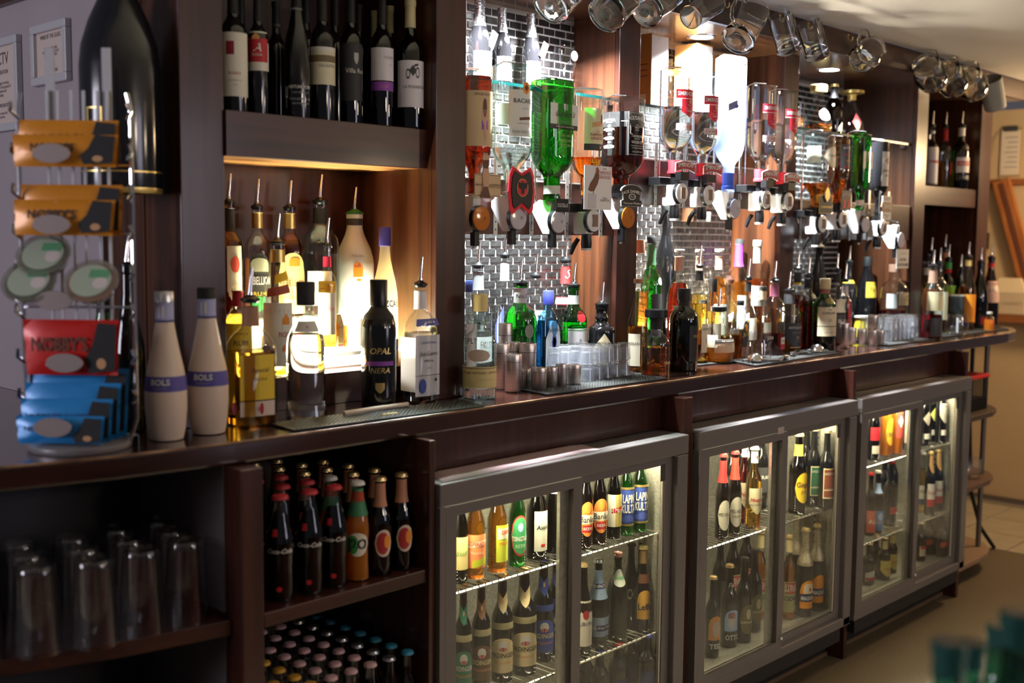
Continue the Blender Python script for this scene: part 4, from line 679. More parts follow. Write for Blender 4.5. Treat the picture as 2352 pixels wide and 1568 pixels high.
# shot glasses stacked upside-down
def shot_meshes():
    H, R = .044, .0205
    o = MB().lathe([(R, 0), (R*.99, .001), (R*.86, H*.80), (R*.84, H-.002), (R*.78, H), (0, H*.985)], 16, caps=False)
    i = MB().lathe([(R, 0), (R*.88, .0002), (R*.72, H*.66), (R*.5, H*.72), (0, H*.73)], 16, caps=False)
    return o.add(i.v, [tuple(reversed(q)) for q in i.f]).mesh('glass_body', SHOTG, True), MB().lathe([(R*.84, H-.0022), (R*.855, H-.001), (R*.84, H+.0002)], 16, caps=False).mesh('foot_rim', SHOTG, True)
_so, _si = shot_meshes()
def shots(label, grp, origin, u, v, cells, layers, skip=0):
    for l in range(layers):
        for i, j in cells:
            for _ in (0,):
                if l and random.random() < skip: continue
                t = thing('shot_glass', label % ('upper' if l else 'lower'), 'shot glass', (origin[0]+u[0]*i+v[0]*j+random.uniform(-.0012, .0012), origin[1]+u[1]*i+v[1]*j+random.uniform(-.0012, .0012), 1.0268+l*.0445), group=grp % ('upper' if l else 'lower'))
                put('glass_body', _so, t); put('foot_rim', _si, t)
shots('clear shot glass upside-down in the %s layer beside the steel measures', '%s layer of shot glasses beside the gin', (0.694, 0.1893), (.0432, .003), (.002, .0428), [(i, j) for j in range(3) for i in range(-2, 5) if not (j == 0 and i < 0) and not (j == 2 and (i > 2 or i < 0))], 2, .04)

# ---------------------------------------------------------------- worktop, malt whisky bay
strip_lamp('glowing tube lamp at the back of the malt whisky bottles', 1.20, 1.74, .466, 1.125, 42.0, mat=glow('cool_white_tube', (1.0, .96, .88), 60))
BK = [BLACKM]
def malt(name, label, d, shape, glass, liq, fill, caps, labs=(), **k): return bottle(name, label, d, shape, glass, liq, fill, caps, labs, group='malt whisky bottles on the worktop', **k)
KR = flat(.72, .66, .50)
malt('whisky_bottle', 'slim pale yellow whisky bottle with cork, beside the glossy post', (0.9899, 0.25, 1.02, 0.254, 0.0312), 'burgundy', CLEAR, L_PALE, .52, [('cork', flat(.42, .20, .10), .045, 1.05)], [L(.08, .44, KR, -70, 34, [T('ARRAN', .7, .12, INK)])])
malt('whisky_decanter', 'etched decanter bottle with wide black stopper, half full of amber whisky', (0.9517, 0.155, 1.02, 0.1641, 0.04), 'decanter', CLEAR, L_WHISKY, .50, [('cork', BLACK, .13, 1.75), ('sleeve', BLACKM, .80, .99)], [L(.10, .34, None, 0, 24, [T('OBAN', .6, .3, PALEGOLD)], name='etched_mark')])
malt('whisky_bottle', 'black whisky bottle with olive shoulders, front row', (1.131, 0.19, 1.02, 0.2365, 0.042), 'dome', G_OLIVE, L_COLA, .58, [('screw', BLACKM, .14), ('sleeve', BLACKM, .80, .90)], [L(.12, .56, JB, 10, 40, [T('MALT', .7, .12, GOLD)], [D(.1, .9, BROWNP, .3, .3, 'rect', 'panel')])])
malt('whisky_bottle', 'globe-shaped whisky bottle with wide cream label strip', (1.379, 0.235, 1.024, 0.1557, 0.0507), 'round', CLEAR, L_WHISKY, .34, [('cork', BLACKM, .09, 1.35), ('pourer', BLACK, .05)], [L(.20, .46, flat(.72, .56, .38), -14, 54, [T('THE GLENROTHES', .86, .15, KR, bold=.015), T('SELECT RESERVE', .62, .10, BROWNP), T('SPEYSIDE SINGLE MALT', .40, .07, TAN)], [D(.74, .98, DKGREY, 0, 1, 'rect', 'name_band')]), L(.30, .54, flat(.62, .54, .40), -84, 26, name='back_label')])
malt('whisky_bottle', 'diamond-cut whisky bottle with black Antiquary label', (1.821, 0.25, 1.02, 0.2088, 0.0428), 'spirit', CLEAR, L_PALE, .34, [('sleeve', DKGREY, .80, .955), POUR], [L(.10, .50, pbr('slate_label', (.03, .035, .045), .5), -12, 60, [T('THE', .92, .06, PALEGOLD), T('ANTIQUARY', .80, .14, OFFW), T('BLENDED SCOTCH', .60, .06, GREYTXT), T('12', .40, .16, PALEGOLD), T('YEARS OLD', .26, .05, GREYTXT)], [D(.0, .02, PALEGOLD, 0, .6)], 'shield')])
malt('whisky_bottle', 'green whisky bottle with beige Glenlivet label, front row', (1.964, 0.195, 1.02, 0.2489, 0.0405), 'spirit', G_GREEN, L_COLA, .40, [('screw', flat(.58, .46, .28), .14), ('sleeve', flat(.24, .08, .05), .80, .92)], [L(.36, .62, flat(.70, .60, .42), -34, 58, [T('THE', .86, .10, INK), T('GLENLIVET', .68, .17, INK), T('12', .30, .18, INK)]), L(.22, .35, flat(.66, .56, .38), -34, 58, [T('SINGLE MALT', .4, .16, INK)], name='lower_label'), L(.66, .74, flat(.22, .18, .05), -30, 26, shape='oval', name='seal')])
malt('whiskey_bottle', 'whiskey bottle with BLACK BUSH lettering, behind the green bottle', (2.243, 0.3, 1.02, 0.2687, 0.0353), 'spirit', CLEAR, L_RUM, .4, [('sleeve', BLACKM, .84, .96), POUR], [L(.10, .42, DKGREY, 0, 60, [T('BLACK\nBUSH', .6, .22, OFFW, bold=.02)]), L(.44, .62, KR, 0, 60, (), [D(.1, .9, INK, .2, .2, 'oval', 'horse_picture')], name='upper_label')])
malt('whisky_bottle', 'green whisky bottle with dark cap, back row beside the post', (1.25, 0.4, 1.02, 0.3841, 0.0326), 'spirit', G_GREEN, L_GREEN, .5, [('screw', BLACKM, .05), ('sleeve', flat(.05, .14, .06), .78, .95)], [L(.2, .55, DKGREY, 0, 50), L(.62, .68, flat(.55, .72, .60), 14, 24, shape='oval', name='pale_seal')])
malt('whisky_bottle', 'amber bottle with copper cap, hard against the glossy post', (1.108, 0.335, 1.02, 0.3747, 0.0274), 'spirit', CLEAR, L_WHISKY, .6, [('screw', flat(.42, .18, .12), .10)])
malt('liqueur_bottle', 'big black dome bottle with speckled gold label, back row', (1.362, 0.43, 1.02, 0.4877, 0.0364), 'jug', G_BLACK, None, 0, [('screw', BLACKM, .06)], [L(.12, .50, flat(.52, .36, .10), 20, 28, name='gold_label')])
malt('decanter', 'clear conical decanter with brass collar, back row', (1.493, 0.44, 1.02, 0.4772, 0.0417), 'burgundy', CLEAR, L_CLEAR, .3, [('screw', pbr('copper_cap', (.45, .20, .10), .35, .4), .08)], [L(.28, .42, KR, 15, 22)])
malt('decanter', 'clear shouldered bottle with grey label, back row', (1.593, 0.44, 1.02, 0.4681, 0.0381), 'malibu', CLEAR, L_PALE, .3, [('screw', OFFW, .06)], [L(.12, .40, flat(.50, .52, .56), 10, 50, [T('OXLEY', .7, .2, OFFW)])])
malt('whisky_bottle', 'dark amber whisky bottle with copper neck and white cap, nearest the black dome bottle', (1.298, 0.33, 1.02, 0.3408, 0.0366), 'jug', CLEAR, L_RUM, .72, [('cork', OFFW, .02, 1.1), ('sleeve', flat(.60, .34, .26), .83, .96)], [L(.14, .52, KR, -20, 60, [T('DALMORE', .6, .14, BROWNP)])])
malt('whisky_bottle', 'pale whisky bottle with copper neck, between two dark ones', (1.45, 0.36, 1.02, 0.3399, 0.0323), 'jug', CLEAR, L_PALE, .6, [('cork', OFFW, .02, 1.1), ('sleeve', flat(.62, .38, .30), .83, .96)], [L(.14, .5, KR, -20, 60)])
malt('whisky_bottle', 'orange amber whisky bottle with copper neck and white cap', (1.577, 0.37, 1.02, 0.3394, 0.0332), 'jug', CLEAR, L_WHISKY, .76, [('cork', OFFW, .025, 1.15), ('sleeve', flat(.62, .36, .28), .83, .96)], [L(.14, .5, KR, -20, 60)])
malt('whisky_bottle', 'light orange whisky bottle with beige label and pourer', (1.31, 0.262, 1.02, 0.2968, 0.0281), 'spirit', CLEAR, L_GOLD, .62, [('sleeve', BLACKM, .86, .96), POUR], [L(.12, .42, KR, 6, 40, [T('ARDMORE', .8, .1, INK)], [D(.3, .5, INK, .1, .15, 'oval', 'bird_picture')])])
malt('whisky_bottle', 'whisky bottle with tall black ribbed cap, behind the globe bottle', (1.46, 0.312, 1.02, 0.255, 0.0279), 'jug', CLEAR, L_PALE, .6, [('screw', BLACKM, .16)], [L(.1, .45, KR, 0, 50)])
malt('decanter', 'clear decanter with round brown ball stopper on a wire', (1.537, 0.3, 1.02, 0.2371, 0.0325), 'decanter', CLEAR, L_PALE, .3, [('ball', flat(.20, .08, .05), 1.0)], [L(.1, .4, flat(.80, .74, .62), 0, 50)])
malt('whisky_bottle', 'pale whisky bottle with purple neck sleeve', (1.774, 0.42, 1.02, 0.3798, 0.0347), 'spirit', CLEAR, L_PALE, .62, [('sleeve', flat(.36, .06, .55), .76, .96), ('screw', DKGREY, .04)], [L(.12, .5, flat(.84, .82, .78), 0, 60, [T('PENDERYN', .7, .1, PURP)])])
malt('whisky_bottle', 'amber whisky bottle with grey cap and grey Auchentoshan label', (1.76, 0.34, 1.02, 0.3775, 0.0341), 'spirit', CLEAR, L_WHISKY, .66, [('sleeve', flat(.26, .24, .21), .80, .96), ('screw', flat(.26, .24, .21), .05)], [L(.42, .60, flat(.36, .34, .30), -16, 70, [T('AUCHENTOSHAN', .6, .28, OFFW, bold=.015), T('AMERICAN OAK', .3, .14, OFFW)])])
malt('whisky_bottle', 'clear bottle with black neck band and pourer, in the glare', (1.614, 0.28, 1.02, 0.253, 0.0314), 'round', CLEAR, L_PALE, .35, [('sleeve', BLACKM, .84, .96), POUR], [L(.22, .5, flat(.82, .78, .66), 0, 44)])
malt('whisky_bottle', 'small pale bottle with cork and black cap', (1.74, 0.3, 1.02, 0.2207, 0.0294), 'jug', CLEAR, L_PALE, .55, [('screw', BLACKM, .05), ('sleeve', flat(.72, .56, .34), .82, .95)], [L(.1, .48, KR, 0, 50)])
malt('whisky_bottle', 'clear whisky bottle with plum neck sleeve and pourer', (1.685, 0.225, 1.02, 0.2463, 0.0373), 'dome', CLEAR, L_RUM, .30, [('sleeve', flat(.24, .06, .12), .80, .955), POUR], [L(.10, .26, flat(.76, .70, .66), 18, 34, [T('DALMORE', .7, .3, INK)], [D(0, .45, REDD, 0, 1)])])
malt('whisky_bottle', 'clear bottle with gold neck label and pourer, back row before the tiles', (2.019, 0.38, 1.02, 0.3039, 0.0344), 'spirit', CLEAR, L_PALE, .4, [('sleeve', YL, .82, .92), POUR], [L(.15, .5, KR, 0, 50)])
malt('whisky_bottle', 'dark amber bottle with black and yellow neck', (2.084, 0.37, 1.02, 0.2769, 0.0332), 'spirit', CLEAR, L_RUM, .66, [('sleeve', BLACKM, .82, .96), ('sleeve', YELLOWP, .80, .83), POUR], [L(.12, .5, DKGREY, 0, 60)])
malt('whisky_bottle', 'dark brown bottle with black stopper and pourer, by the Antiquary label', (2.002, 0.28, 1.02, 0.2545, 0.0322), 'squat', CLEAR, L_RUM, .66, [('sleeve', BLACKM, .84, .96), POUR], [L(.7, .76, KR, 0, 30)])
malt('liqueur_bottle', 'tall slender blue-black bottle before the tiles', (2.325, 0.42, 1.02, 0.3661, 0.0349), 'malibu', G_BLACK, None, 0, [('screw', PALEGOLD, .03)], [L(.42, .5, flat(.5, .1, .08), 0, 20, shape='diamond')])
malt('whisky_bottle', 'whisky bottle with black and gold arched label, behind the glass jug', (1.515, 0.245, 1.02, 0.187, 0.0278), 'jug', CLEAR, L_WHISKY, .42, [('screw', BLACKM, .08)], [L(.22, .66, DKGREY, -6, 30, [T('JURA', .48, .2, GOLD)], [D(.6, .9, ORANGEP, 0, .4, 'oval', 'emblem')], 'arch'), L(.06, .22, flat(.45, .2, .14), -6, 34, name='lower_label')])
malt('whisky_bottle', 'pale whisky bottle with white label, between the black bottle and globe bottle', (1.404, 0.31, 1.02, 0.1877, 0.0262), 'jug', CLEAR, L_WHISKY, .5, [('screw', BLACKM, .08)], [L(.2, .62, flat(.80, .74, .62), 0, 40, [T('ARDBEG', .8, .12, INK)])])

# glass water jug and bar tools on the next mat
t = thing('water_jug', 'small clear glass whisky jug with handle, standing on the mat', 'jug', (*(1.499, 0.165, 1.027, 0.1331, 0.041)[:2], 1.0268))
MB().lathe([(.034, 0), (.040, .003), (.043, .02), (.037, .05), (.034, .07), (.036, .088), (.034, .088), (.032, .07), (.035, .05), (.040, .02), (.030, .008), (0, .008)], 24, caps=False).obj('jug_body', TUMBLER, t, smooth=True)
MB().tube([(.034, -.004, .082), (.056, -.006, .080), (.062, -.007, .058), (.050, -.005, .030), (.040, -.003, .024)], .005, 10).obj('handle', TUMBLER, t, smooth=True)
flat_text(t, 'JURA', OFFW, (.004, -.0405, .070), .016)
bar_mat('black ribbed bar mat with strainers and openers', [(1.368, 0.0925), (1.929, 0.1144), (2.042, 0.2544), (1.429, 0.2295)])
bar_mat('flat dark mat under the globe whisky bottle', [(1.155, 0.2193), (1.426, 0.1991), (1.565, 0.3723), (1.286, 0.3541)])
def jigger(label, p, rz):
    t = thing('bar_strainer', label, 'strainer', (*p, 1.0275), rz)
    MB().lathe([(.0, .0), (.012, .002), (.021, .010), (.024, .022), (.0235, .022), (.020, .011), (0, .003)], 20, caps=False).xf(Matrix.Translation((0, 0, .026)) @ Matrix.Rotation(PI, 4, 'X')).obj('bowl', CHROME, t, smooth=True)
    MB().tube([(.022, 0, .006), (.045, 0, .004), (.085, 0, .003)], [.004, .003, .004], 8).obj('handle', CHROME, t, smooth=True); MB().tube([(-.022, 0, .006), (-.042, 0, .003)], [.003, .004], 8).obj('prong', CHROME, t, smooth=True)
jigger('domed steel strainer at the front corner of the mat', (1.434, 0.1352), -.5); jigger('domed steel strainer beside the green whisky bottle', (1.855, 0.1579), 2.6)
t = thing('bottle_opener', 'bottle opener with black and tan handle on the mat', 'opener', (*(1.585, 0.12), 1.0275), .35); MB().box(-.03, .012, -.006, .006, 0, .009).obj('grip', BLACK, t, bevel=.003); MB().box(.012, .028, -.0055, .0055, .0005, .0085).obj('tan_end', flat(.60, .32, .10), t, bevel=.002); MB().tube([(-.03, 0, .004), (-.055, .004, .004), (-.062, .010, .004)], .003, 8).obj('blade', CHROME, t, smooth=True)
t = thing('cocktail_tongs', 'steel tongs lying across the mat', 'tongs', (*(1.755, 0.1681), 1.0275), .25)
for s in (-1, 1): MB().tube([(-.07, 0, .005), (-.02, s*.006, .006), (.06, s*.012, .004)], [.004, .003, .004], 8).obj('arm', CHROME, t, smooth=True)
MB().lathe([(.006, 0), (.011, .004), (.011, .012), (.006, .016)], 14).xf(Matrix.Translation((-.072, 0, -.002))).obj('end_block', CHROME, t, smooth=True)

# ---------------------------------------------------------------- worktop, far bays
malt('liqueur_bottle', 'small bottle with red ribbon medal and pourer', (2.309, 0.3, 1.02, 0.2306, 0.0276), 'spirit', CLEAR, L_RUM, .5, [('sleeve', flat(.72, .66, .70), .76, .92), POUR], [L(.2, .7, flat(.70, .04, .06), -20, 14, name='ribbon'), L(.22, .40, flat(.75, .2, .25), -20, 34, shape='oval', name='medal')])
malt('liqueur_bottle', 'dark bottle with yellow neck ring and pourer, before the wooden side', (2.624, 0.45, 1.02, 0.2936, 0.0333), 'spirit', G_BLACK, None, 0, [('sleeve', YELLOWP, .72, .76), POUR])
malt('coffee_liqueur_bottle', 'black rounded bottle with yellow square label', (2.76, 0.44, 1.02, 0.3138, 0.0393), 'malibu', G_BLACK, None, 0, [('screw', BLACKM, .12)], [L(.48, .68, flat(.72, .50, .05), -30, 38, [T('Tia', .5, .4, INK, shear=.3)])])
t = thing('grenadine_jug', 'yellow labelled jug of grenadine with white handle', 'jug', (2.594, 0.36, 1.02, 0.1558, 0.043)[:3])
MB().lathe([(.040, 0), (.044, .004), (.044, .02), (.040, .045), (.036, .075), (.038, .080)], 20).obj('jug_body', flat(.86, .62, .04), t, smooth=True); MB().lathe([(.039, .078), (.041, .080), (.041, .084), (.036, .085)], 20).obj('lid', OFFW, t, smooth=True); MB().tube([(.038, 0, .076), (.056, 0, .070), (.058, 0, .04), (.044, 0, .015)], .004, 8).obj('handle', OFFW, t, smooth=True)
flat_text(t, 'Grenadine', REDD, (0, -.0448, .048), .014, shear=.2)
malt('rum_bottle', 'round-shouldered rum bottle with beige label, a third full', (2.761, 0.322, 1.02, 0.2848, 0.0544), 'dome', CLEAR, L_RUM, .36, [('screw', flat(.22, .12, .08), .10)], [L(.44, .62, flat(.62, .52, .36), 0, 46, [T('RUM', .7, .2, BROWNP), T('SPICED', .4, .16, BROWNP)]), L(.40, .60, flat(.48, .50, .50), -74, 22, name='back_label')])
for lb, d in (('steel measure, nearest of the far row', (2.106, 0.19, 1.024, 0.0857, 0.0154)), ('steel measure, second of the far row', (2.244, 0.233, 1.024, 0.0607, 0.0159)), ('steel measure, third of the far row', (2.274, 0.2092, 1.024, 0.0575, 0.0167)), ('steel measure at the foot of the stacked pair', (2.29, 0.1756, 1.024, 0.054, 0.0182)), ('small steel measure, last of the far row', (2.341, 0.1688, 1.024, 0.0501, 0.0128))): thimble(lb, d, 'steel measures on the far mat')
_b = (2.29, 0.1756, 1.024, 0.054, 0.0182); thimble('steel measure standing on top of another in the far row', (_b[0], _b[1], _b[2]+_b[3]+.0004, _b[3], _b[4]), 'steel measures on the far mat')
shots('clear shot glass upside-down in the %s layer on the far mat', '%s layer of shot glasses on the far mat', (2.449, 0.1877), (.0432, .003), (.004, .0428), [(i, j) for j in range(3) for i in range(-1, 7) if not (j == 0 and i < 0) and not (j == 2 and i > 4)], 2, .08)
bar_mat('black bar mat under the far shot glasses', [(2.316, 0.1266), (2.756, 0.1231), (3.015, 0.328), (2.375, 0.3468)])
far = lambda n, lb, d, sh, g, lq, f, c, l=(): bottle(n, lb, d, sh, g, lq, f, c, l, group='bottles crowded in the far bay', seg=18)
far('cordial_bottle', 'bottle with brown neck, cream sleeve and red drink', (2.737, 0.155, 1.02, 0.2823, 0.0409), 'spirit', CLEAR, L_RED, .34, [('sleeve', flat(.30, .18, .12), .78, .96), POUR], [L(.40, .66, flat(.80, .74, .46), -35, 60), L(.05, .30, DKGREY, 0, 70)])
t = thing('cutlery_pot', 'square black plastic pot of straws behind the tumbler', 'pot', (3.202, 0.255, 1.02, 0.1948, 0.052)[:3], .35); MB().add(*(lambda b: (b.v, b.f))(MB().box(-.038, .038, -.034, .034, 0, .150))).obj('pot_body', BLACKM, t, bevel=.004); MB().box(-.04, .04, -.036, .036, .150, .156).obj('rim', flat(.3, .26, .2), t, bevel=.002)
t = thing('tumbler', 'rounded clear tumbler with paper inside at the worktop end', 'glass', (2.963, 0.1448, 1.022, 0.0918, 0.0423)[:3]); MB().lathe([(.026, 0), (.034, .004), (.043, .025), (.044, .045), (.036, .085), (.034, .085), (.042, .045), (.040, .025), (.030, .008), (0, .008)], 24, caps=False).obj('glass_body', TUMBLER, t, smooth=True); MB().box(-.022, .022, -.002, .002, .012, .070).xf(Matrix.Rotation(.5, 4, 'Z')).obj('paper_slip', flat(.62, .60, .62), t)
bar_mat('dark mat at the far rounded end of the worktop', [(2.762, 0.143), (3.473, 0.1264), (3.525, 0.2369), (2.993, 0.3181)])
for lb, d, sh, g, lq, c, l in (
    ('orange and white bottle with pourer, first in the far bay', (3.272, 0.42, 1.02, 0.2921, 0.0423), 'spirit', CLEAR, L_GOLD, [('sleeve', OFFW, .80, .9)], [L(.2, .6, ORANGEP, -20, 70)]),
    ('clear bottle with chrome pourer, behind the cream sleeved one', (3.18, 0.36, 1.02, 0.3314, 0.0376), 'spirit', CLEAR, L_PALE, [POUR], [L(.15, .5, OFFW, -20, 60)]),
    ('amber bottle with tall pourer against the warm wooden back', (3.412, 0.4, 1.02, 0.3455, 0.0391), 'spirit', G_AMBERT, L_WHISKY, [('sleeve', flat(.5, .2, .1), .84, .96), POUR], [L(.15, .5, YELLOWP, -20, 60)]),
    ('green-capped bottle with lime label', (3.348, 0.355, 1.02, 0.3024, 0.0366), 'spirit', G_DKGREEN, L_GREEN, [('sleeve', GREENP, .86, .96), ('sleeve', REDD, .80, .86), POUR], [L(.30, .62, flat(.35, .75, .08), -30, 60)]),
    ('pale bottle with dark stopper among the far bottles', (3.039, 0.26, 1.02, 0.2886, 0.0363), 'dome', CLEAR, L_PALE, [POUR], [L(.2, .6, flat(.62, .66, .5), -30, 60)]),
    ('cognac-coloured bottle with slim neck and pourer', (3.267, 0.235, 1.02, 0.3147, 0.0355), 'malibu', CLEAR, L_WHISKY, [('sleeve', GOLD, .88, .96), POUR], [L(.12, .5, ORANGEP, -30, 50)]),
    ('green bottle with pourer just behind the black pot', (3.375, 0.31, 1.02, 0.2593, 0.0365), 'spirit', G_DKGREEN, None, [POUR], []),
    ('tall olive green bottle with red label, near the worktop end', (3.416, 0.24, 1.02, 0.291, 0.0363), 'burgundy', G_OLIVE, L_GREEN, [POUR], [L(.04, .22, JB, -30, 80, (), [D(.2, .8, REDD, .1, .4)])]),
    ('dark bottle with pink patterned label, last in the far bay', (3.687, 0.3, 1.02, 0.307, 0.0401), 'burgundy', G_BROWN, L_RUM, [('sleeve', REDD, .86, .92), POUR], [L(.34, .66, flat(.62, .40, .36), -30, 60, (), [D(.5, .8, OFFW, .1, .3, 'oval', 'flower_picture')])]),
    ('small orange sauce bottle at the worktop end', (3.306, 0.15, 1.02, 0.083, 0.0223), 'squat', CLEAR, L_ORANGE, [('screw', OFFW, .1)], [])):
    far('spirit_bottle', lb, d, sh, g, lq, .6, c, l)
sh5 = lambda lb, d, g, lq, c, l: bottle('aperitif_bottle', lb, d, 'spirit', g, lq, .45, c, l, group='aperitif bottles on the small shelf', seg=18)
sh5('bottle with white label and pourer on the small far shelf', (3.227, 0.4, 1.629, 0.2641, 0.0282), CLEAR, L_RUM, [('sleeve', OFFW, .88, .92), POUR], [L(.06, .56, flat(.70, .66, .70), -20, 75, [T("PIMM'S", .72, .14, REDD, bold=.02)], [D(.0, .04, GREYTXT, 0, 1)]), L(.56, .66, OFFW, -20, 75, name='shoulder_label')])
sh5('bottle with red neck and yellow drink on the small far shelf', (3.361, 0.4, 1.629, 0.2704, 0.0326), CLEAR, L_GOLD, [('sleeve', flat(.5, .02, .02), .78, .96), POUR], [L(.22, .48, flat(.65, .05, .05), 0, 14, shape='swoop')])
sh5('dark vermouth bottle with white and red label on the small far shelf', (3.401, 0.345, 1.629, 0.274, 0.0364), G_DKGREEN, None, [('sleeve', OFFW, .84, .97), POUR], [L(.26, .50, flat(.66, .64, .66), -24, 70, [T('MARTINI', .58, .26, OFFW)], [D(.45, .75, REDD, 0, .9)]), L(.15, .22, DKGREY, -24, 50, [T('ROSSO', .5, .5, OFFW)])])

# ---------------------------------------------------------------- top glass shelves
def aleb(lb, d, m, tg):
    b = bottle('ale_bottle', lb, d, 'beer', G_BLACK, caps=[('sleeve', pbr('crinkled_foil', (.10, .10, .11), .25, .9, noise=((.5, .5, .52), (260, 260, 260), 3), bump=1), .70, 1.0)], group='black foil-topped ale bottles', labs=[L(.56, .65, m, -6, 22, shape='oval', name='neck_roundel'), L(.10, .40, flat(.10, .11, .10), -6, 70, [T('INNIS', .82, .14, OFFW, arc=.02), T('VINTAGE', .66, .10, OFFW)], [D(.0, .42, m, -.2, .5, 'rect', 'colour_panel'), D(.0, .36, flat(.36, .36, .34), .45, .4, 'rect', 'white_panel')])])
    if tg: MB().box(-.011, .011, -.0006, .0006, -.045, 0).xf(Matrix.Translation((.030, -.028, d[3]*.64)) @ Matrix.Rotation(.45, 4, 'Y')).obj('swing_tag', tg, b)
aleb('black ale bottle with orange roundel and cream tag, nearest the post', (0.4983, 0.4, 1.79, 0.214, 0.0293), flat(.75, .45, .12), flat(.62, .56, .42)); aleb('black ale bottle with lilac roundel, middle of three', (0.5905, 0.41, 1.79, 0.2103, 0.0254), flat(.50, .45, .75), None); aleb('black ale bottle with red roundel and red printed tag', (0.7039, 0.41, 1.79, 0.2121, 0.0261), flat(.75, .15, .12), flat(.62, .14, .12))
t = thing('beer_goblet', 'clear stemmed beer goblet with etched roundel on the glass shelf', 'glass', (0.8288, 0.4, 1.79, 0.1814, 0.0341)[:3])
MB().lathe([(.030, 0), (.030, .002), (.008, .006), (.005, .014), (.008, .022), (.014, .030), (.026, .060), (.033, .090), (.034, .105), (.030, .140), (.0292, .140), (.032, .105), (.031, .090), (.024, .060), (.012, .034), (0, .030)], 24, caps=False).obj('bowl_and_stem', TUMBLER, t, smooth=True); disc(.004, -.0338, .112, .014, .014, .0006).obj('etched_roundel', thin('etched_frost', (.9, .9, .95), frost=.5, frostcol=(.8, .8, .9)), t)
KRAFT = flat(.50, .26, .08)
def carton(lb, d, w, dep, m, face):
    x, y, z, H, R = d; t = thing('bottle_carton', lb, 'box', (x, y, z)); MB().box(-w/2, w/2, -dep/2, dep/2, 0, H).obj('carton_body', m, t, bevel=.001)
    MB().box(-w/2+.002, w/2-.002, -dep/2-.0008, -dep/2, H*.02, H*.98).obj('front_print', face, t); MB().box(-w/2-.0008, -w/2, -dep*.3, dep*.3, H*.05, H*.18).obj('barcode_patch', OFFW, t)
    for q in (.42, .50, .58): MB().box(-w/2-.0008, -w/2, -dep*.35, dep*.35, H*q, H*(q+.012)).obj('printed_line', BROWNP, t)
carton('tall kraft whisky carton with white front, beside the glossy post', (1.193, 0.385, 1.79, 0.2142, 0.0263), .085, .085, KRAFT, flat(.74, .72, .68)); carton('tall kraft whisky carton with bright front under the downlight', (1.448, 0.4, 1.79, 0.2194, 0.0333), .085, .085, KRAFT, flat(.86, .84, .78)); carton('kraft carton partly hidden by the frosted vodka bottle', (1.642, 0.4, 1.79, 0.2098, 0.0317), .085, .085, flat(.42, .20, .06), flat(.7, .62, .5))
t = thing('beer_glass', 'tall clear beer glass with orange band on the glass shelf', 'glass', (1.331, 0.39, 1.79, 0.1985, 0.0406)[:3]); MB().lathe([(.022, 0), (.024, .004), (.029, .08), (.035, .16), (.034, .16), (.028, .08), (.020, .008), (0, .008)], 24, caps=False).obj('glass_body', TUMBLER, t, smooth=True); MB().lathe([(.0322, .118), (.0328, .128)], 24, caps=False).obj('orange_band', thin('orange_print', (.9, .4, .1), frost=.6, frostcol=(.9, .3, .05)), t, smooth=True)
t = thing('beer_glass', 'clear hollow glass with blue sheen between the cartons', 'glass', (1.546, 0.4, 1.79, 0.2026, 0.0353)[:3]); MB().lathe([(.020, 0), (.023, .004), (.026, .08), (.030, .145), (.029, .145), (.025, .08), (.018, .008), (0, .008)], 20, caps=False).obj('glass_body', thin('blue_sheen_glass', (.75, .85, .95), (.4, .55, .75)), t, smooth=True)
malt('cognac_decanter', 'faceted cognac decanter with gold crown stopper and red roundel', (2.243, 0.4, 1.79, 0.1521, 0.053), 'cognac', CLEAR, L_WHISKY, .22, [('cork', GOLD, .16, 1.7)], [L(.30, .58, flat(.80, .74, .74), -24, 30, (), [D(.2, .8, flat(.65, .12, .10), 0, .7, 'oval', 'centaur_emblem')], 'oval')])
malt('cognac_decanter', 'dark cognac bottle with gold neck ring, middle of the glass shelf', (2.398, 0.42, 1.79, 0.188, 0.0331), 'jug', G_BROWN, L_RUM, .5, [('sleeve', BLACKM, .78, .96), ('cork', GOLD, .05, 1.2)], [L(.12, .30, YL, 10, 30, shape='roof')])
malt('cognac_decanter', 'teardrop cognac decanter with gold fan stopper and red label', (2.574, 0.44, 1.79, 0.1805, 0.0529), 'cognac', CLEAR, L_RUM, .16, [('cork', GOLD, .06, 2.6), ('sleeve', GOLD, .86, .98)], [L(.18, .58, flat(.40, .06, .06), -32, 24, (), [D(.1, .6, flat(.6, .3, .15), 0, .5, 'oval', 'gold_emblem')], 'diamond')])
t = thing('whisky_tumbler', 'tumbler of amber whisky on the glass shelf beside the post', 'glass', (2.023, 0.36, 1.79, 0.0856, 0.0261)[:3]); MB().lathe([(.020, 0), (.024, .003), (.028, .085), (.027, .085), (.022, .008), (0, .008)], 20, caps=False).obj('glass_body', TUMBLER, t, smooth=True); MB().lathe([(.0205, .009), (.0235, .040)], 20).obj('whisky', L_WHISKY, t, smooth=True)

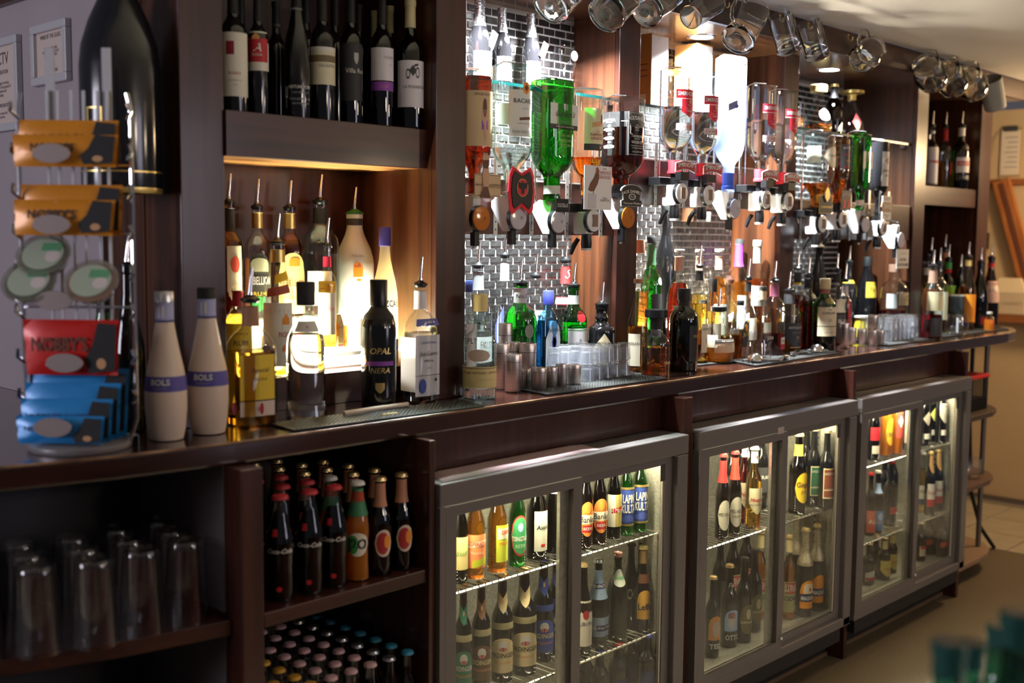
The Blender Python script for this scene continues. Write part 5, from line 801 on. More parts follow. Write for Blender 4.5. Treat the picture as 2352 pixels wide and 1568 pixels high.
# ---------------------------------------------------------------- tankards hanging from brass hooks on the canopy
def tankard(lb, p, rx, ry, rz, H=.13, R=.042, kind=0, mat=None):
    t = thing('glass_tankard', lb, 'tankard', p, group='tankards hanging from the canopy', rot=(rx, ry, rz)); m = mat or REALGLASS
    if kind == 0: pr = [(0, .000), (R*.86, .000), (R*1.02, .004), (R*1.02, .016), (R*.95, .022), (R*.95, H), (R*.91, H), (R*.90, .026), (0, .022)]
    elif kind == 1: pr = [(0, .000), (R*.7, .000), (R*.98, .012), (R*1.12, .045), (R*1.05, .085), (R*.94, H*.85), (R*.96, H), (R*.92, H), (R*1.0, .085), (R*1.05, .045), (R*.8, .016), (0, .014)]
    else: pr = [(0, .0), (R*.80, .0), (R*.92, .003), (R*1.02, H), (R*.97, H), (R*.86, .010), (0, .010)]
    def dim(a, q): return 1+(.035*math.cos(a*10)*math.sin(q*110) if kind == 1 and .015 < q < H*.8 else 0)
    MB().lathe(pr, 40 if kind == 1 else 28, dim, caps=False).obj('tankard_body', m, t, smooth=True)
    if kind == 0:
        MB().lathe([(R*.30, -.001), (R*.34, -.0016), (R*.60, -.0016), (R*.64, -.001)], 24, lambda a, q: 1+.05*math.cos(a*12), caps=False).obj('base_star', m, t, smooth=True)
    MB().tube([(R*.95, 0, H*.86), (R*1.45, 0, H*.84), (R*1.75, 0, H*.68), (R*1.70, 0, H*.38), (R*1.40, 0, H*.22), (R*.96, 0, H*.20)], [.006, .0055, .0055, .0055, .0055, .006], 10).obj('handle', m, t, smooth=True)
    return t
def hook(lb, p):
    t = thing('cup_hook', lb, 'hook', p, group='brass cup hooks'); MB().tube([(0, 0, .010), (0, 0, -.004), (.004, -.008, -.014), (0, -.016, -.010), (-.002, -.018, 0)], .0014, 8).obj('hook_wire', BRASS, t, smooth=True); MB().lathe([(.004, .007), (.004, .010)], 10).obj('hook_plate', BRASS, t)
def hang(lb, c, tilt, flip=False, **k):
    """c = centre of the tankard body; it hangs askew by its handle, rim up"""
    x, y, z = c; H = k.get('H', .13); M = Matrix.Rotation(math.radians(tilt), 4, 'Y') @ Matrix.Rotation(PI if flip else 0, 4, 'Z'); e = M.to_euler(); off = M @ Vector((0, 0, H/2))
    tankard(lb, (x-off.x, y-off.y, z-off.z), e.x, e.y, e.z, **k)
PEWTER = pbr('frosted_grey_glass', (.34, .34, .31), .3, coat=.3)
for lb, c, tl, fl_, kw in (
    ('clear tankard cut off by the top edge, above the goblet', (.483, .10, 1.982), 50, True, dict(R=.047)),
    ('clear tankard showing a large swirled base, over the post', (.690, .10, 1.992), 52, True, dict(R=.049, H=.135)),
    ('clear tankard with smaller base, third along the canopy', (.856, .10, 2.016), 58, True, dict(R=.042)),
    ('slim engraved clear tankard in front of the downlight', (1.054, .10, 2.026), 62, True, dict(R=.036, H=.125, kind=2)),
    ('large clear tankard with starburst base', (1.275, .10, 2.012), 42, True, dict(R=.048, H=.135)),
    ('clear straight tankard hanging with rim up, beyond the starburst one', (1.488, .10, 2.020), -34, False, dict(R=.038, H=.12)),
    ('clear straight tankard hanging with rim up, against the canopy edge', (1.660, .10, 2.022), -36, False, dict(R=.038, H=.12)),
    ('dimpled clear tankard turned base outwards', (2.013, .10, 2.018), 60, True, dict(R=.046, H=.11, kind=1)),
    ('dimpled clear tankard, first of three hanging together', (2.512, .10, 2.008), -58, False, dict(R=.052, H=.12, kind=1)),
    ('dimpled clear tankard, middle of three hanging together', (2.696, .10, 2.008), -58, False, dict(R=.052, H=.12, kind=1)),
    ('dimpled clear tankard, last of three hanging together', (2.887, .10, 2.012), -58, False, dict(R=.052, H=.12, kind=1)),
    ('frosted grey mug at the end of the hanging row', (3.098, .10, 1.995), -34, False, dict(R=.046, H=.13, kind=2, mat=PEWTER))):
    hang(lb, c, tl, fl_, **kw)
    s_ = -1 if fl_ else 1; hook('brass cup hook holding the '+lb.replace('hanging ', '')[:44].rsplit(' ', 1)[0], (c[0]+s_*.045, .145, 2.075))

# ---------------------------------------------------------------- three bottle coolers under the worktop
def fridge(label, x0, shelves, sticker):
    t = thing('bottle_cooler', label, 'fridge', (x0, 0, 0), group='bottle coolers')
    W, T_, B_ = .9, .882, .13
    MB().box(0, W, .022, .46, T_-.012, T_).obj('top', FRIDGE, t, bevel=.003)
    MB().box(0, W, 0, .022, T_-.050, T_).obj('top_rail', FRIDGE, t, bevel=.003)
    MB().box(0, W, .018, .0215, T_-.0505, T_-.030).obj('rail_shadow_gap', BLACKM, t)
    MB().box(0, .0155, 0, .0225, B_+.03, T_-.051).obj('front_strip', FRIDGE, t); MB().box(0, .014, .023, .46, B_, T_-.013).obj('side', FRIDGE, t, bevel=.002); MB().box(W-.048, W, 0, .46, B_, T_-.051).obj('side', FRIDGE, t, bevel=.004)
    MB().box(0, W, 0, .10, B_, B_+.030).obj('bottom_rail', FRIDGE, t, bevel=.003); MB().box(.01, W-.06, .004, .09, .085, B_).obj('kick_recess', BLACKM, t)
    # cold compartment behind the base panel line
    MB().box(.014, W-.014, .44, .45, B_, T_-.012).obj('inner_back', FRIDGEIN, t); MB().box(.014, .020, .10, .44, B_, T_-.012).obj('inner_side', FRIDGEIN, t); MB().box(W-.055, W-.049, .03, .44, B_+.03, T_-.05).obj('inner_side', FRIDGEIN, t)
    MB().box(.014, W-.014, .03, .44, .172, .180).obj('inner_floor', FRIDGEIN, t); MB().box(.02, W-.05, .10, .44, T_-.022, T_-.014).obj('inner_roof', FRIDGEIN, t)
    MB().box(W-.062, W-.055, .10, .115, .20, T_-.08).obj('shelf_ladder', ALU, t)
    lad = MB(); 
    for k in range(26): lad.box(W-.0625, W-.062, .103, .112, .22+k*.022, .226+k*.022)
    lad.obj('ladder_slots', BLACKM, t)
    for dx0, dx1, dy, nm in ((.016, .462, .0, 'door'), (.432, .852, .018, 'door')):
        fw = .032; z0, z1 = B_+.030, T_-.052
        fr = MB().box(dx0, dx0+fw, dy, dy+.016, z0, z1).box(dx1-fw, dx1, dy, dy+.016, z0, z1).box(dx0+fw, dx1-fw, dy, dy+.016, z1-.022, z1).box(dx0+fw, dx1-fw, dy, dy+.016, z0, z0+.026)
        d = fr.obj(nm, FRIDGE, t); MB().box(dx0+fw, dx1-fw, dy+.007, dy+.010, z0+.026, z1-.022).obj('pane', PANE, d)
        if dy == 0: MB().box(dx1-.062, dx1-.034, dy+.0165, dy+.026, z0, z1).obj('inner_stile', ALU, d); MB().lathe([(.006, 0), (.006, .006), (.004, .008)], 14).xf(Matrix.Translation((dx1-.012, 0, z0+.035)) @ Matrix.Rotation(PI/2, 4, 'X')).obj('lock', CHROME, d, smooth=True)
        else: MB().box(dx1-fw-.020, dx1-fw, dy-.001, dy, z1-.064, z1-.020).obj('warning_sticker', flat(.05, .045, .045), d); MB().box(dx1-fw-.006, dx1-fw, dy+.004, dy+.0065, z0+.026, z1-.022).obj('pane_gasket', flat(.62, .56, .42), d)
    if sticker: MB().box(.40, .435, -.0012, -.0004, .828, .848).obj('torn_sticker', flat(.40, .33, .31), t)
    for (s0, s1, z) in shelves:
        m = MB(); 
        m.tube([(s0, .055, z), (s1, .055, z)], .0034, 6).tube([(s0, .42, z), (s1, .42, z)], .003, 6)
        n = int((s1-s0)/.021)
        for k in range(n+1): xx = s0+(s1-s0)*k/n; m.tube([(xx, .052, z+.003), (xx, .42, z+.003)], .0017, 5)
        m.obj('wire_shelf', CHROME, t)
    MB().tube([(.04, .052, .838), (.83, .052, .838)], .009, 10).obj('light_tube', glow('cooler_tube', (1.0, .90, .62), 20), t)
    l = bpy.data.lights.new('cooler_lamp', 'AREA'); l.shape = 'RECTANGLE'; l.size = .80; l.size_y = .03; l.energy = 8.5; l.color = (1.0, .88, .58); o = bpy.data.objects.new('cooler_lamp', l); COL.objects.link(o); o.parent = t; o.location = (.43, .062, .826); o.rotation_euler = (math.radians(35), 0, 0)
FX = (0.0, .9506, 1.881)
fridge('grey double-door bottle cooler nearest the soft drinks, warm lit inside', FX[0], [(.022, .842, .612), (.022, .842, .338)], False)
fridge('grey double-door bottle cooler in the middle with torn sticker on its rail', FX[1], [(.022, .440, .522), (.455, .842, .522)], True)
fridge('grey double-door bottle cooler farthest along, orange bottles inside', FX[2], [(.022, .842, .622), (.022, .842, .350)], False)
t = thing('menu_sheet', 'loose stack of pink printed menus lying on the first cooler', 'paper')
for k in range(3): MB().add([(.02+.01*k, .012+.004*k, .8835+.0012*k), (.55-.02*k, .02+.002*k, .8835+.0012*k), (.56-.02*k, .088, .886+.0014*k), (.05+.01*k, .090, .8845+.0012*k)], [(0,1,2,3)]).obj('sheet', flat(.46, .33, .33), t)

CRG = pbr('gold_crown', (.80, .60, .28), .35, .8); CRW = flat(.80, .76, .70); CRR = flat(.50, .02, .02); CRB = flat(.05, .06, .40); CRK = pbr('dark_crown', (.04, .035, .03), .35, .5); CRS = pbr('silver_crown', (.6, .6, .6), .3, .9)
def beer(nm, lb, d, sh, g, lq, cap, labs, grp, fill=.72): return bottle(nm, lb, d, sh, g, lq, fill, [('crown', cap)] if cap else [], labs, grp, seg=18)
g1 = 'bottles in the first cooler'
DESP = [L(.13, .46, flat(.82, .26, .10), -30, 75, [T('DESPERADOS', .72, .16, flat(.7, .06, .03), bold=.02), T('TEQUILA', .45, .10, CREAM)], [D(.0, .34, flat(.50, .55, .03), .3, .7, 'swoop', 'green_panel'), D(.60, .84, flat(.80, .66, .45), 0, .9, 'swoop', 'name_panel')])]
beer('beer_bottle', 'olive beer bottle with pale label, cut off by the door frame', (0.1531, 0.1, 0.6175, 0.235, 0.0179), 'beer', G_OLIVE, L_PALE, CRG, [L(.14, .46, YL, -30, 80, [T('Staff', .5, .2, GREENP, shear=.3)])], g1)
beer('beer_bottle', 'orange tequila beer bottle facing out, first cooler top shelf', (0.1967, 0.095, 0.6175, 0.235, 0.0231), 'beer', CLEAR, L_AMBERBEER, CRG, DESP, g1)
beer('beer_bottle', 'orange tequila beer bottle turned aside with lime label edge', (0.2681, 0.095, 0.6175, 0.235, 0.0246), 'beer', CLEAR, L_AMBERBEER, CRG, [L(.13, .50, flat(.55, .60, .04), 10, 60, [T('DESP', .80, .14, flat(.7, .06, .03), bold=.02), T('MOJITO', .5, .12, REDP)], [D(.62, .92, flat(.80, .70, .50), 0, .9)])], g1)
beer('beer_bottle', 'green lager bottle with red-edged oval label', (0.3415, 0.1, 0.6175, 0.235, 0.0209), 'beer', G_GREEN, L_GREEN, CRG, [L(.12, .54, flat(.55, .05, .04), -22, 66, [T('TSINGTAO', .42, .16, OFFW, bold=.02), T('BEER', .24, .12, flat(.5, .7, .4))], [D(.05, .95, flat(.05, .32, .12), 0, .9, 'oval', 'inner_oval'), D(.60, .82, LTBLUE, 0, .3, 'oval', 'picture')], 'oval')], g1)
beer('beer_bottle', 'dark lager bottle with silver octagon label', (0.4216, 0.11, 0.6175, 0.235, 0.0257), 'beer', G_BROWN, L_COLA, CRK, [L(.10, .52, flat(.62, .60, .52), -14, 46, [T('Asahi', .60, .14, INK, bold=.02, shear=.2)], [D(.12, .18, REDP, .1, .3)])], g1)
beer('beer_bottle', 'ribbed clear dark bottle beside the door stile', (0.4857, 0.11, 0.6175, 0.235, 0.025), 'cola', CLEAR, L_COLA, CRK, [L(.66, .80, OFFW, -10, 60)], g1)
BANK = [L(.14, .52, flat(.72, .24, .05), -30, 62, [T('Banks', .48, .24, DKGREY, bold=.01), T('BEER', .22, .12, OFFW)], [D(.36, .62, flat(.82, .72, .55), 0, .98, 'rect', 'name_panel'), D(.12, .32, REDD, 0, .6, 'rect', 'red_panel'), D(.66, .92, flat(.70, .30, .05), 0, .4, 'oval', 'picture')], 'oval')]
beer('beer_bottle', 'brown beer bottle with orange oval label, half behind the stile', (0.5813, 0.09, 0.6175, 0.235, 0.0199), 'beer', G_BROWN, L_AMBERBEER, CRG, BANK, g1); beer('beer_bottle', 'brown beer bottle with full orange oval label', (0.6351, 0.09, 0.6175, 0.235, 0.0219), 'beer', G_BROWN, L_AMBERBEER, CRG, BANK, g1)
beer('beer_bottle', 'lager bottle with white and gold diagonal label and pale top', (0.6957, 0.09, 0.6175, 0.235, 0.0205), 'beer', CLEAR, L_COLA, CRW, [L(.16, .52, flat(.50, .40, .12), -30, 70, [T('San Miguel', .52, .16, OFFW, shear=.3)], [D(0, 1, flat(.78, .74, .60), -.5, .4, 'rect', 'white_panel'), D(.42, .64, REDD, .2, .7, 'swoop', 'red_slash')])], g1)
KULTA = [L(.12, .56, flat(.03, .06, .26), -30, 66, [T('LAPIN\nKULTA', .56, .30, OFFW, bold=.03)], [D(.94, 1, GOLD, 0, 1), D(0, .05, GOLD, 0, 1), D(.1, .3, BLUEL, 0, .9, 'roof', 'hill_picture')])]
beer('beer_bottle', 'green bottle with blue lettered label, first of the pair', (0.7552, 0.095, 0.6175, 0.235, 0.0197), 'ale', G_GREEN, L_GREEN, CRG, KULTA, g1); beer('beer_bottle', 'green bottle with blue lettered label, by the cooler side', (0.8072, 0.09, 0.6175, 0.235, 0.0216), 'ale', G_GREEN, L_GREEN, CRG, KULTA, g1)
def erd(lb, d, m1, txtm, dia, g=G_BROWN, cap=CRG): return beer('wheat_beer_bottle', lb, d, 'ale', g, L_COLA, cap, [L(.10, .42, m1, -38, 75, [T('ERDINGER', .50, .19, txtm, bold=.015), T('Weissbier', .30, .13, flat(.75, .3, .12), shear=.3)], [D(.62, .92, flat(.72, .70, .66), 0, .34, 'oval', 'crest'), D(.62, .74, REDD, 0, .28, 'oval', 'crest_foot')], 'arch'), L(.64, .84, dia, -38, 62, (), [D(.4, .62, flat(.8, .5, .35), 0, .2, 'oval', 'crest')], 'chevron', 'neck_label'), L(.50, .56, flat(.45, .40, .22) if m1 != BLUEL else BLUEL, -38, 70, name='collar_label')], g1)
EC = flat(.80, .66, .38)
erd('wheat beer bottle with green label, cut off by the door frame', (0.1744, 0.11, 0.3425, 0.265, 0.0202), flat(.03, .20, .12), OFFW, flat(.05, .26, .16)); erd('wheat beer bottle with brown label, second along', (0.2325, 0.11, 0.3425, 0.265, 0.0226), flat(.14, .08, .04), PALEGOLD, flat(.30, .16, .08)); erd('wheat beer bottle with cream label, turned aside', (0.3029, 0.11, 0.3425, 0.265, 0.0262), EC, INK, EC); erd('wheat beer bottle with full cream label and orange diamond', (0.3739, 0.105, 0.3425, 0.265, 0.0309), EC, INK, EC); erd('wheat beer bottle with dark blue label', (0.4707, 0.13, 0.3425, 0.265, 0.0263), BLUEL, PALEGOLD, BLUEL, cap=CRB); erd('wheat beer bottle with dark blue label, behind the door stile', (0.5314, 0.14, 0.3425, 0.265, 0.0246), BLUEL, OFFW, BLUEL, cap=CRB)
def swing(lb, d, labs, top):
    b = bottle('swing_top_bottle', lb, d, 'jug', G_DKGREEN, L_GREEN, .55, [('cork', top, .05, 1.0)], labs, g1, seg=18); H, R = d[3], d[4]
    MB().tube([(-R*.36, 0, H*.88), (-R*.56, 0, H*1.02), (0, 0, H*1.06), (R*.56, 0, H*1.02), (R*.36, 0, H*.88), (R*.5, -.01, H*.80)], .0014, 6).obj('wire_bail', CHROME, b, smooth=True)
bottle('beer_bottle', 'beer bottle with white crowned label, mostly behind the stile', (0.5793, 0.09, 0.3425, 0.235, 0.0223), 'beer', G_BROWN, L_COLA, .7, [('crown', CRG)], [L(.1, .6, flat(.72, .66, .56), -30, 70, [T('TUBORG', .5, .12, NAVY)], [D(.6, .8, REDD, 0, .3, 'oval', 'crest')])], g1, seg=18)
bottle('craft_beer_bottle', 'big green bottle with pale blue neck and body labels', (0.6447, 0.095, 0.3425, 0.232, 0.0273), 'burgundy', G_DKGREEN, L_GREEN, .52, [('crown', CRS)], [L(.56, .88, flat(.22, .30, .44), -30, 90, [T('BRAUFACTUM', .45, .14, OFFW)], [D(.36, .54, NAVY, .1, .6)], name='neck_label'), L(.14, .36, flat(.26, .34, .46), -30, 90, [T('BRAUFACTUM', .45, .2, OFFW)], [D(.30, .60, NAVY, .2, .5)])], g1, seg=18)
swing('green swing-top bottle with red and white stopper', (0.7244, 0.095, 0.3425, 0.222, 0.029), [L(.66, .86, flat(.62, .66, .58), -30, 60, [T('Grolsch', .5, .3, GREENP, bold=.02)], shape='oval', name='neck_label')], flat(.80, .40, .32))
bottle('stout_bottle', 'slim black bottle with white gothic letters', (0.8208, 0.125, 0.3425, 0.235, 0.0203), 'beer', G_BLACK, None, .6, [('crown', CRK)], [L(.2, .55, None, -38, 50, [T('OK', .6, .5, OFFW, bold=.02)], name='white_print')], g1, seg=18)
bottle('abbey_beer_bottle', 'brown abbey beer bottle with orange label and gold foil', (0.8199, 0.084, 0.3425, 0.235, 0.0213), 'beer', G_BROWN, L_RUM, .7, [('crown', CRG), ('sleeve', flat(.32, .20, .08), .80, .95)], [L(.16, .50, flat(.72, .38, .06), -32, 60, [T('Leffe', .42, .30, INK, bold=.02)], shape='arch'), L(.58, .68, BROWNP, -32, 60, name='collar_label')], g1, seg=18)
for lb, dd, c in (('white', (0.639, 0.13, 0.183, 0.2, 0.0241), CRW), ('blue', (0.6361, 0.08, 0.183, 0.2, 0.025), CRB), ('red', (0.7121, 0.08, 0.183, 0.2, 0.0254), CRR), ('pale', (0.8155, 0.117, 0.183, 0.2, 0.0251), CRW), ('bright blue', (0.816, 0.06, 0.183, 0.2, 0.026), CRB)):
    bottle('beer_bottle', 'dark bottle with %s crown cap, bottom of the first cooler' % lb, (dd[0], dd[1], dd[2], .155, dd[4]), 'ale', G_BLACK, None, .6, [('crown', c)], [L(.1, .4, NAVY, -30, 60)], g1, seg=16)

g2 = 'bottles in the middle cooler'; Z2 = .5275
bottle('cider_bottle', 'dark red beer bottle with white oval label, cut off by the door', (1.205, 0.09, 0.5275, 0.25, 0.0205), 'beer', G_BROWN, L_RUM, .7, [('crown', CRR), ('sleeve', flat(.45, .03, .03), .66, .92)], [L(.10, .46, flat(.74, .70, .58), -30, 60, [T('MELVILLE', .52, .16, INK)], shape='oval')], g2, seg=18)
bottle('cider_bottle', 'red-necked craft beer bottle with full white oval label', (1.268, 0.09, 0.5275, 0.25, 0.0214), 'beer', G_BROWN, L_RUM, .7, [('crown', CRR), ('sleeve', flat(.62, .06, .04), .66, .92)], [L(.10, .46, flat(.74, .70, .58), -30, 62, [T('MELVILLE', .52, .16, INK), T('CRAFT', .34, .10, INK)], shape='oval')], g2, seg=18)
HOOP = [L(.18, .50, flat(.74, .66, .46), -26, 62, [T('Hoopers', .56, .22, REDD, bold=.02, shear=.3), T('ALCOHOLIC', .36, .1, DKGREY)], shape='shield'), L(.80, .94, flat(.80, .76, .66), -26, 90, (), [D(.3, .7, REDD, .2, .2, 'oval', 'spot')], name='neck_label')]
bottle('alcopop_bottle', 'red ginger drink bottle with white neck label, behind the gold one', (1.399, 0.14, 0.5275, 0.26, 0.0229), 'ale', CLEAR, L_RED, .78, [('crown', CRW)], HOOP, g2, seg=18); bottle('alcopop_bottle', 'gold lemon drink bottle with shield label', (1.374, 0.09, 0.5275, 0.25, 0.0246), 'ale', CLEAR, L_GOLD, .78, [('crown', CRW)], HOOP, g2, seg=18)
for q, dd in enumerate(((1.433, 0.21, 0.5275, 0.27, 0.022), (1.566, 0.23, 0.5275, 0.27, 0.0241), (1.61, 0.21, 0.5275, 0.275, 0.0242), (1.618, 0.29, 0.5275, 0.27, 0.0246), (1.748, 0.3, 0.5275, 0.27, 0.0253))): bottle('ale_bottle', 'dark ale bottle in the back of the middle cooler top shelf', dd, 'ale', G_BLACK, None, .6, [('crown', CRG), ('sleeve', flat(.5, .55, .4), .86, .93)], [L(.2, .5, DKGREY, -30, 60, [T('CRAB', .6, .2, OFFW)])], 'dark ales at the back of the middle cooler', seg=16)
bottle('ginger_beer_bottle', 'brown bottle with yellow neck band and round yellow label', (1.637, 0.09, 0.5275, 0.26, 0.028), 'ale', G_BROWN, L_RUM, .7, [('crown', CRG), ('sleeve', flat(.80, .60, .08), .72, .86)], [L(.14, .52, YELLOWP, -14, 62, [T('Ginger', .6, .24, BROWNP, bold=.02), T('JOE', .36, .14, BROWNP)], shape='oval')], g2, seg=18)
WEST = lambda m: [L(.14, .52, flat(.70, .62, .36), -20, 62, [T('WESTONS', .82, .12, OFFW, arc=.03), T('VINTAGE', .30, .08, OFFW)], [D(.30, .96, m, 0, .88, 'rect', 'colour_panel'), D(.04, .26, m, 0, .88, 'rect', 'colour_panel')])]
bottle('ale_bottle', 'black cider bottle with green framed label', (1.768, 0.107, 0.5275, 0.26, 0.0245), 'ale', G_BLACK, None, .6, [('crown', CRG)], WEST(flat(.03, .14, .08)), g2, seg=18); bottle('ale_bottle', 'black cider bottle with red-brown framed label, by the cooler side', (1.763, 0.0583, 0.5275, 0.26, 0.0243), 'ale', G_BLACK, None, .6, [('crown', CRG)], WEST(flat(.22, .05, .03)), g2, seg=18); bottle('ale_bottle', 'black bottle with gold cap behind the framed labels', (1.766, 0.135, 0.5275, 0.27, 0.0246), 'ale', G_BLACK, None, .6, [('crown', CRG)], [], g2, seg=18)
ZF = .1815
CID = [L(.10, .46, flat(.36, .34, .16), -30, 66, [T('STELLA\nARTOIS', .78, .16, OFFW, bold=.02), T('CIDRE', .44, .20, NAVY, bold=.02)], [D(.62, .96, REDD, 0, .7)])]
for lb, dd, sh, g, lq, cp, lbs in (
    ('dark bottle with bearded man label and TED lettering, lowest corner of the middle cooler', (1.162, 0.085, 0.1815, 0.24, 0.0218), 'ale', G_BLACK, None, CRG, [L(.22, .52, flat(.70, .30, .06), -24, 60, (), [D(.1, .8, flat(.55, .45, .38), 0, .5, 'oval', 'portrait')], 'arch'), L(.08, .20, None, -24, 60, [T('TED', .5, .7, OFFW, bold=.03)], name='print')]),
    ('dark bottle with blue label and OTTO lettering', (1.272, 0.1, 0.1815, 0.25, 0.025), 'ale', G_BROWN, L_COLA, CRG, [L(.20, .46, LTBLUE, -24, 60, (), [D(.1, .9, flat(.55, .48, .42), -.2, .4, 'oval', 'portrait'), D(.6, .9, REDD, -.2, .4, 'arch', 'cap_picture')], 'arch'), L(.06, .18, None, -24, 60, [T('OTTO', .5, .7, OFFW, bold=.03)], name='print'), L(.70, .80, None, -24, 60, [T('Flat', .5, .8, OFFW, shear=.3)], name='neck_print')]),
    ('black cider bottle with gold oval label, first', (1.338, 0.09, 0.1815, 0.26, 0.0253), 'ale', G_BLACK, None, CRK, [L(.10, .46, flat(.14, .11, .04), -20, 62, [T('KOPPARBERG', .4, .12, PALEGOLD)], [D(.5, .85, flat(.55, .48, .3), 0, .3, 'oval', 'pear_picture')], 'oval')]),
    ('black cider bottle with gold oval label, second', (1.443, 0.12, 0.1815, 0.26, 0.0246), 'ale', G_BLACK, None, CRK, [L(.10, .46, flat(.14, .11, .04), -20, 62, [T('KOPPARBERG', .4, .12, PALEGOLD)], [D(.5, .85, flat(.55, .48, .3), 0, .3, 'oval', 'pear_picture')], 'oval')]),
    ('cider bottle with gold foil top, behind the door stile', (1.557, 0.17, 0.1815, 0.29, 0.024), 'ale', CLEAR, L_WHISKY, CRG, CID),
    ('amber cider bottle with red name panel and gold foil top', (1.616, 0.1, 0.1815, 0.275, 0.0226), 'ale', CLEAR, L_WHISKY, CRG, CID),
    ('cider bottle with silver foil neck and orange apple label, nearer', (1.684, 0.08, 0.1815, 0.29, 0.0263), 'ale', G_BLACK, None, CRG, [L(.10, .42, ORANGEP, -24, 66, [T('MAGNERS', .36, .20, OFFW, bold=.03)], [D(.24, .52, NAVY, 0, .98), D(.54, .9, flat(.8, .7, .5), 0, .6, 'arch', 'orchard_picture'), D(.60, .74, REDD, .1, .12, 'oval', 'apple_picture')], 'arch')]),
    ('cider bottle with silver foil neck and orange apple label, by the cooler side', (1.764, 0.082, 0.1815, 0.29, 0.0246), 'ale', G_BLACK, None, CRG, [L(.10, .42, ORANGEP, -24, 66, [T('MAGNERS', .36, .20, OFFW, bold=.03)], [D(.24, .52, NAVY, 0, .98)], 'arch')]),
    ('cider bottle with silver foil neck, behind the other two', (1.765, 0.159, 0.1815, 0.3, 0.0249), 'ale', G_BLACK, None, CRG, [])):
    foil = 'silver foil' in lb; bottle('cider_bottle', lb, dd, sh, g, lq, .75, [('crown', cp)]+([('sleeve', pbr('wrinkled_foil', (.45, .38, .26), .4, .7, bump=.8, noise=((.62, .55, .40), (120, 120, 120), 3)), .58, .96)] if foil else [('sleeve', PALEGOLD, .80, .95)] if 'gold foil' in lb else []), lbs, g2, seg=18)
for q, dd in enumerate(((1.401, 0.22, 0.1815, 0.3, 0.0235), (1.506, 0.24, 0.1815, 0.31, 0.0241), (1.6, 0.25, 0.1815, 0.31, 0.0246))): bottle('cider_bottle', 'tall cider bottle in the dark back of the middle cooler', dd, 'ale', G_BROWN if q else G_BLACK, L_RUM if q else None, .75, [('crown', CRK)], CID if q else [L(.3, .5, DKGREY, 0, 50, (), [D(.2, .8, REDD, .3, .2, 'oval', 'apple_picture')])], 'tall ciders at the back of the middle cooler', seg=16)

